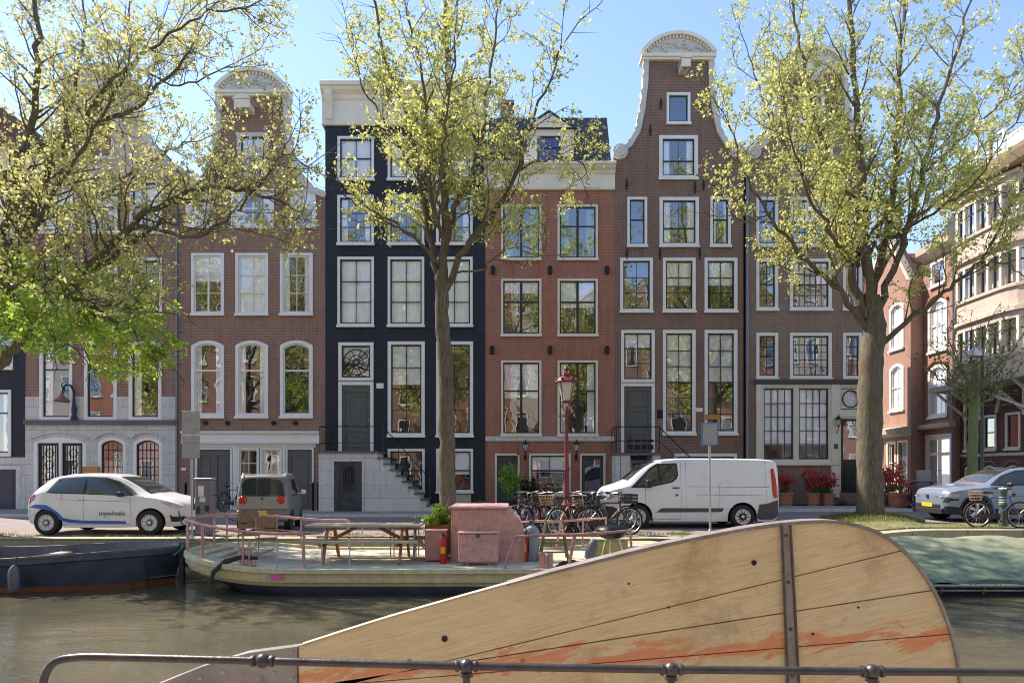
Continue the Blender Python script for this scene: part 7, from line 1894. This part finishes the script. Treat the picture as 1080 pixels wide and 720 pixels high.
# iron edge following the upper outline
o3 = out[16:]; vs = []; fs = []
for i, (x, z) in enumerate(o3):
    a = Vector(o3[max(0, i-1)]); b = Vector(o3[min(len(o3)-1, i+1)]); t = (b-a).normalized(); nx_, nz_ = -t.y, t.x; w = .007*min(1, (i+1)/12)+.002
    ox, oz = x+nx_*w, z+nz_*w; ix, iz = x-nx_*.006, z-nz_*.006
    vs += [(ix, -.012, iz), (ox, -.008, oz), (ox, .085, oz), (ix, .09, iz)]
for i in range(len(o3)-1):
    for k in range(4): l = (k+1) % 4; fs.append((i*4+k, i*4+4+k, i*4+4+l, i*4+l))
fs += [(3, 2, 1, 0), tuple((len(o3)-1)*4+k for k in range(4))]
MB().add(vs, fs).build('iron_edge', 'edge_iron', LB)
m = MB(); o4 = out[:18]; vs = []; fs = []
for i, (x, z) in enumerate(o4): vs += [(x, -.004, z-.003), (x, -.004, z+.0035), (x, .02, z+.0035)]
for i in range(len(o4)-1): fs += [(i*3, i*3+3, i*3+4, i*3+1), (i*3+1, i*3+4, i*3+5, i*3+2)]
m.add(vs, fs); m.build('edge_lath', 'wood_pale', LB)
# upright strap with rolled edges and bolts
a0, a1 = bp(827.5, 553), bp(836, 735); m = MB()
m.add([(a0[0]-lx-.018, -.012, a0[1]), (a0[0]-lx+.02, -.012, a0[1]), (a1[0]-lx+.026, -.012, a1[1]), (a1[0]-lx-.024, -.012, a1[1]), (a0[0]-lx-.018, .0, a0[1]), (a0[0]-lx+.02, .0, a0[1]), (a1[0]-lx+.026, .0, a1[1]), (a1[0]-lx-.024, .0, a1[1])],
      [(3, 2, 1, 0), (0, 1, 5, 4), (1, 2, 6, 5), (2, 3, 7, 6), (3, 0, 4, 7), (4, 5, 6, 7)])
ST = m.build('iron_strap', 'edge_iron', LB)
m = MB(); m.tube([(a0[0]-lx-.018, -.014, a0[1]), (a1[0]-lx-.024, -.014, a1[1])], .0055, 6); m.tube([(a0[0]-lx+.02, -.014, a0[1]), (a1[0]-lx+.026, -.014, a1[1])], .0055, 6); m.build('strap_rim', 'rail_iron', ST, True)
m = MB()
for k in range(4): t = .06+k*.27; m.lathe([(.008, -.016), (.008, -.012)], (a0[0]+(a1[0]-a0[0])*t-lx, 0, a0[1]+(a1[1]-a0[1])*t), 8, 'y')
m.build('bolt', 'rail_iron', ST)
m = MB()
for px, py, r_ in ((469, 673, .014), (795, 593, .012), (857, 668, .006), (663, 615, .005), (905, 640, .005), (705, 640, .005)):
    x, z = bp(px, py); m.lathe([(r_, -.004), (r_*.8, -.002), (r_*.8, .001)], (x-lx, 0, z), 10, 'y')
m.build('bolt_head', 'black_iron', LB)
# riveted sheet at the narrow end
sh = [(315, 681), (262, 688), (215, 702), (165, 722), (100, 760), (120, 800), (315, 800)]; q = [(bp(*p)[0]-lx, max(.02, bp(*p)[1])) for p in sh]; q = q[::-1] if sum(q[i][0]*q[(i+1) % 7][1]-q[(i+1) % 7][0]*q[i][1] for i in range(7)) < 0 else q
SH = MB().poly([(x-.004, z) for x, z in q], [], -.006, .05).build('metal_sheet', 'sheet_metal', LB)
m = MB()
for px, py in ((308, 687), (290, 709), (262, 693), (236, 708), (308, 715), (212, 714)): x, z = bp(px, py); m.lathe([(.004, -.012), (.009, -.009), (.010, -.006)], (x-lx, 0, z), 8, 'y')
m.build('rivet', 'galvanised', SH)
# handrail
RD = 2.2
RL = thing('handrail', 'round dark iron handrail with ball joints in front of the oak board', 'handrail', (pt(492, 0, RD).x, RD, 0)); rx = RL.location.x
def rp(px, py): p = pt(px, py, RD); return Vector((p.x-rx, 0, p.z))
path = [rp(40, 760), rp(43, 735), rp(46, 716), rp(52, 703), rp(62, 696), rp(80, 693), rp(110, 692.5), rp(277, 696.5), rp(492, 702), rp(708, 705.5), rp(920, 707.5), rp(1135, 709), rp(1350, 711)]
m = MB(); q = smooth_path(path[:8], 5)+path[8:]; q = [path[0]-Vector((0, 0, .0))]+q; m.tube([Vector((path[0].x-.002, 0, 0))]+q[1:], .0130, 16); m.build('rail', 'rail_iron', RL, True)
for px, py, post in ((277, 696.5, 0), (492, 702, 1), (708, 705.5, 1), (920, 707.5, 1), (1135, 709, 1), (1350, 711, 1)):
    c = rp(px, py); m = MB(); m.ball(c, .024, 16); m.lathe([(.018, -.036), (.02, -.03), (.018, -.024)], c, 12, 'x'); m.lathe([(.018, .024), (.02, .03), (.018, .036)], c, 12, 'x')
    if post: m.lathe([(.022, -.032), (.018, -.02)], c, 12)
    m.build('ball_joint', 'rail_iron', RL, True)
    MB().tube([c-Vector((0, 0, .02)) if post else c+Vector((0, .01, -.02)), Vector((c.x, 0 if post else .01, 0))], .0125, 12).build('post', 'rail_iron', RL, True) if post else None

# ------------------------------------------------------------------ pieces that lie apart become parts of their own
def split_pieces(names):
    for o in [o for o in bpy.data.objects if o.type == 'MESH' and o.parent and o.name.split('.')[0] in names and not kids(o)]:
        me = o.data; n = len(me.vertices)
        if me.users > 1: continue
        par = list(range(n))
        def find(a):
            while par[a] != a: par[a] = par[par[a]]; a = par[a]
            return a
        for p in me.polygons:
            vs = p.vertices; r = find(vs[0])
            for v in vs[1:]: par[find(v)] = r
        comp = {}
        for v in range(n): comp.setdefault(find(v), []).append(v)
        bb = []
        for k, vs in comp.items():
            c = [me.vertices[v].co for v in vs]; bb.append([k and [k] or [k], [min(q[i] for q in c)-.02 for i in range(3)], [max(q[i] for q in c)+.02 for i in range(3)]])
        ch = True
        while ch and len(bb) > 1:
            ch = False
            for i in range(len(bb)):
                for j in range(i+1, len(bb)):
                    a, b = bb[i], bb[j]
                    if all(a[1][k] <= b[2][k] and b[1][k] <= a[2][k] for k in range(3)):
                        bb[i] = [a[0]+b[0], [min(a[1][k], b[1][k]) for k in range(3)], [max(a[2][k], b[2][k]) for k in range(3)]]; bb.pop(j); ch = True; break
                if ch: break
        if len(bb) < 2 or len(bb) > 40: continue
        base = o.name.split('.')[0]; sm = me.polygons[0].use_smooth
        for g in bb:
            ids = sorted(v for k in g[0] for v in comp[k]); mp = {v: i for i, v in enumerate(ids)}; S_ = set(ids)
            m = MB(); m.v = [tuple(me.vertices[v].co) for v in ids]; m.f = [tuple(mp[v] for v in p.vertices) for p in me.polygons if p.vertices[0] in S_]
            m.build(base, me.materials[0], o.parent, sm)
        bpy.data.objects.remove(o)
split_pieces({'pilaster', 'stone_band', 'side_window', 'brace', 'cornice', 'stanchion', 'sill_trim', 'headlight', 'tail_light', 'railing', 'deck_plank', 'mirror', 'handle', 'door_frame',
              'arch_moulding', 'arch_trim', 'thwart', 'window_trim', 'awning_ledge', 'lower_grille', 'rubbing_strip', 'rear_bumper', 'front_bumper', 'badge', 'socket', 'label_sheet', 'wheel_arch', 'gable_edge', 'bench', 'grip', 'band', 'edging', 'stripe', 'bolt', 'carving', 'charging_cable', 'rivet', 'bolt_head', 'notice_board', 'steps', 'shop_front', 'stone_base', 'interior'})

# ================================================================== camera, light, sky
cam = bpy.data.cameras.new('camera'); co_ = bpy.data.objects.new('camera', cam); COL.objects.link(co_)
co_.location = (0, 0, CH); co_.rotation_euler = (R(90), 0, 0); cam.sensor_width = 36; cam.lens = 24; cam.shift_y = (HY-360)/1080; cam.clip_end = 2000; cam.clip_start = .05
scene.camera = co_
EL, AZ = 49, 57           # the sun stands behind the row, to the left
sd = Vector((-math.sin(R(AZ))*math.cos(R(EL)), math.cos(R(AZ))*math.cos(R(EL)), math.sin(R(EL))))
su = bpy.data.lights.new('sun', 'SUN'); su.energy = 2.8; su.angle = R(.53); su.color = (1, .93, .82); so = bpy.data.objects.new('sun', su); COL.objects.link(so); so.rotation_euler = (-sd).to_track_quat('-Z', 'Y').to_euler(); so.location = (-20, 30, 40)
w = bpy.data.worlds.new('World'); scene.world = w; w.use_nodes = True; nt = w.node_tree; bg = nt.nodes['Background']
sk = nt.nodes.new('ShaderNodeTexSky'); sk.sky_type = 'NISHITA'; sk.sun_disc = False; sk.sun_elevation = R(EL); sk.sun_rotation = R(-AZ); sk.air_density = 1.0; sk.dust_density = .1; sk.ozone_density = 4.0
nt.links.new(sk.outputs[0], bg.inputs[0]); bg.inputs[1].default_value = .103
scene.view_settings.view_transform = 'Standard'; scene.view_settings.look = 'None'; scene.view_settings.gamma = 1; scene.view_settings.exposure = 1.72
scene.view_settings.use_white_balance = True; scene.view_settings.white_balance_temperature = 7000; scene.view_settings.white_balance_tint = 18
scene.cycles.max_bounces = 8; scene.cycles.diffuse_bounces = 6; scene.cycles.transparent_max_bounces = 8; scene.cycles.use_denoising = True
scene.cycles.sample_clamp_indirect = 6; scene.cycles.filter_width = 1.0
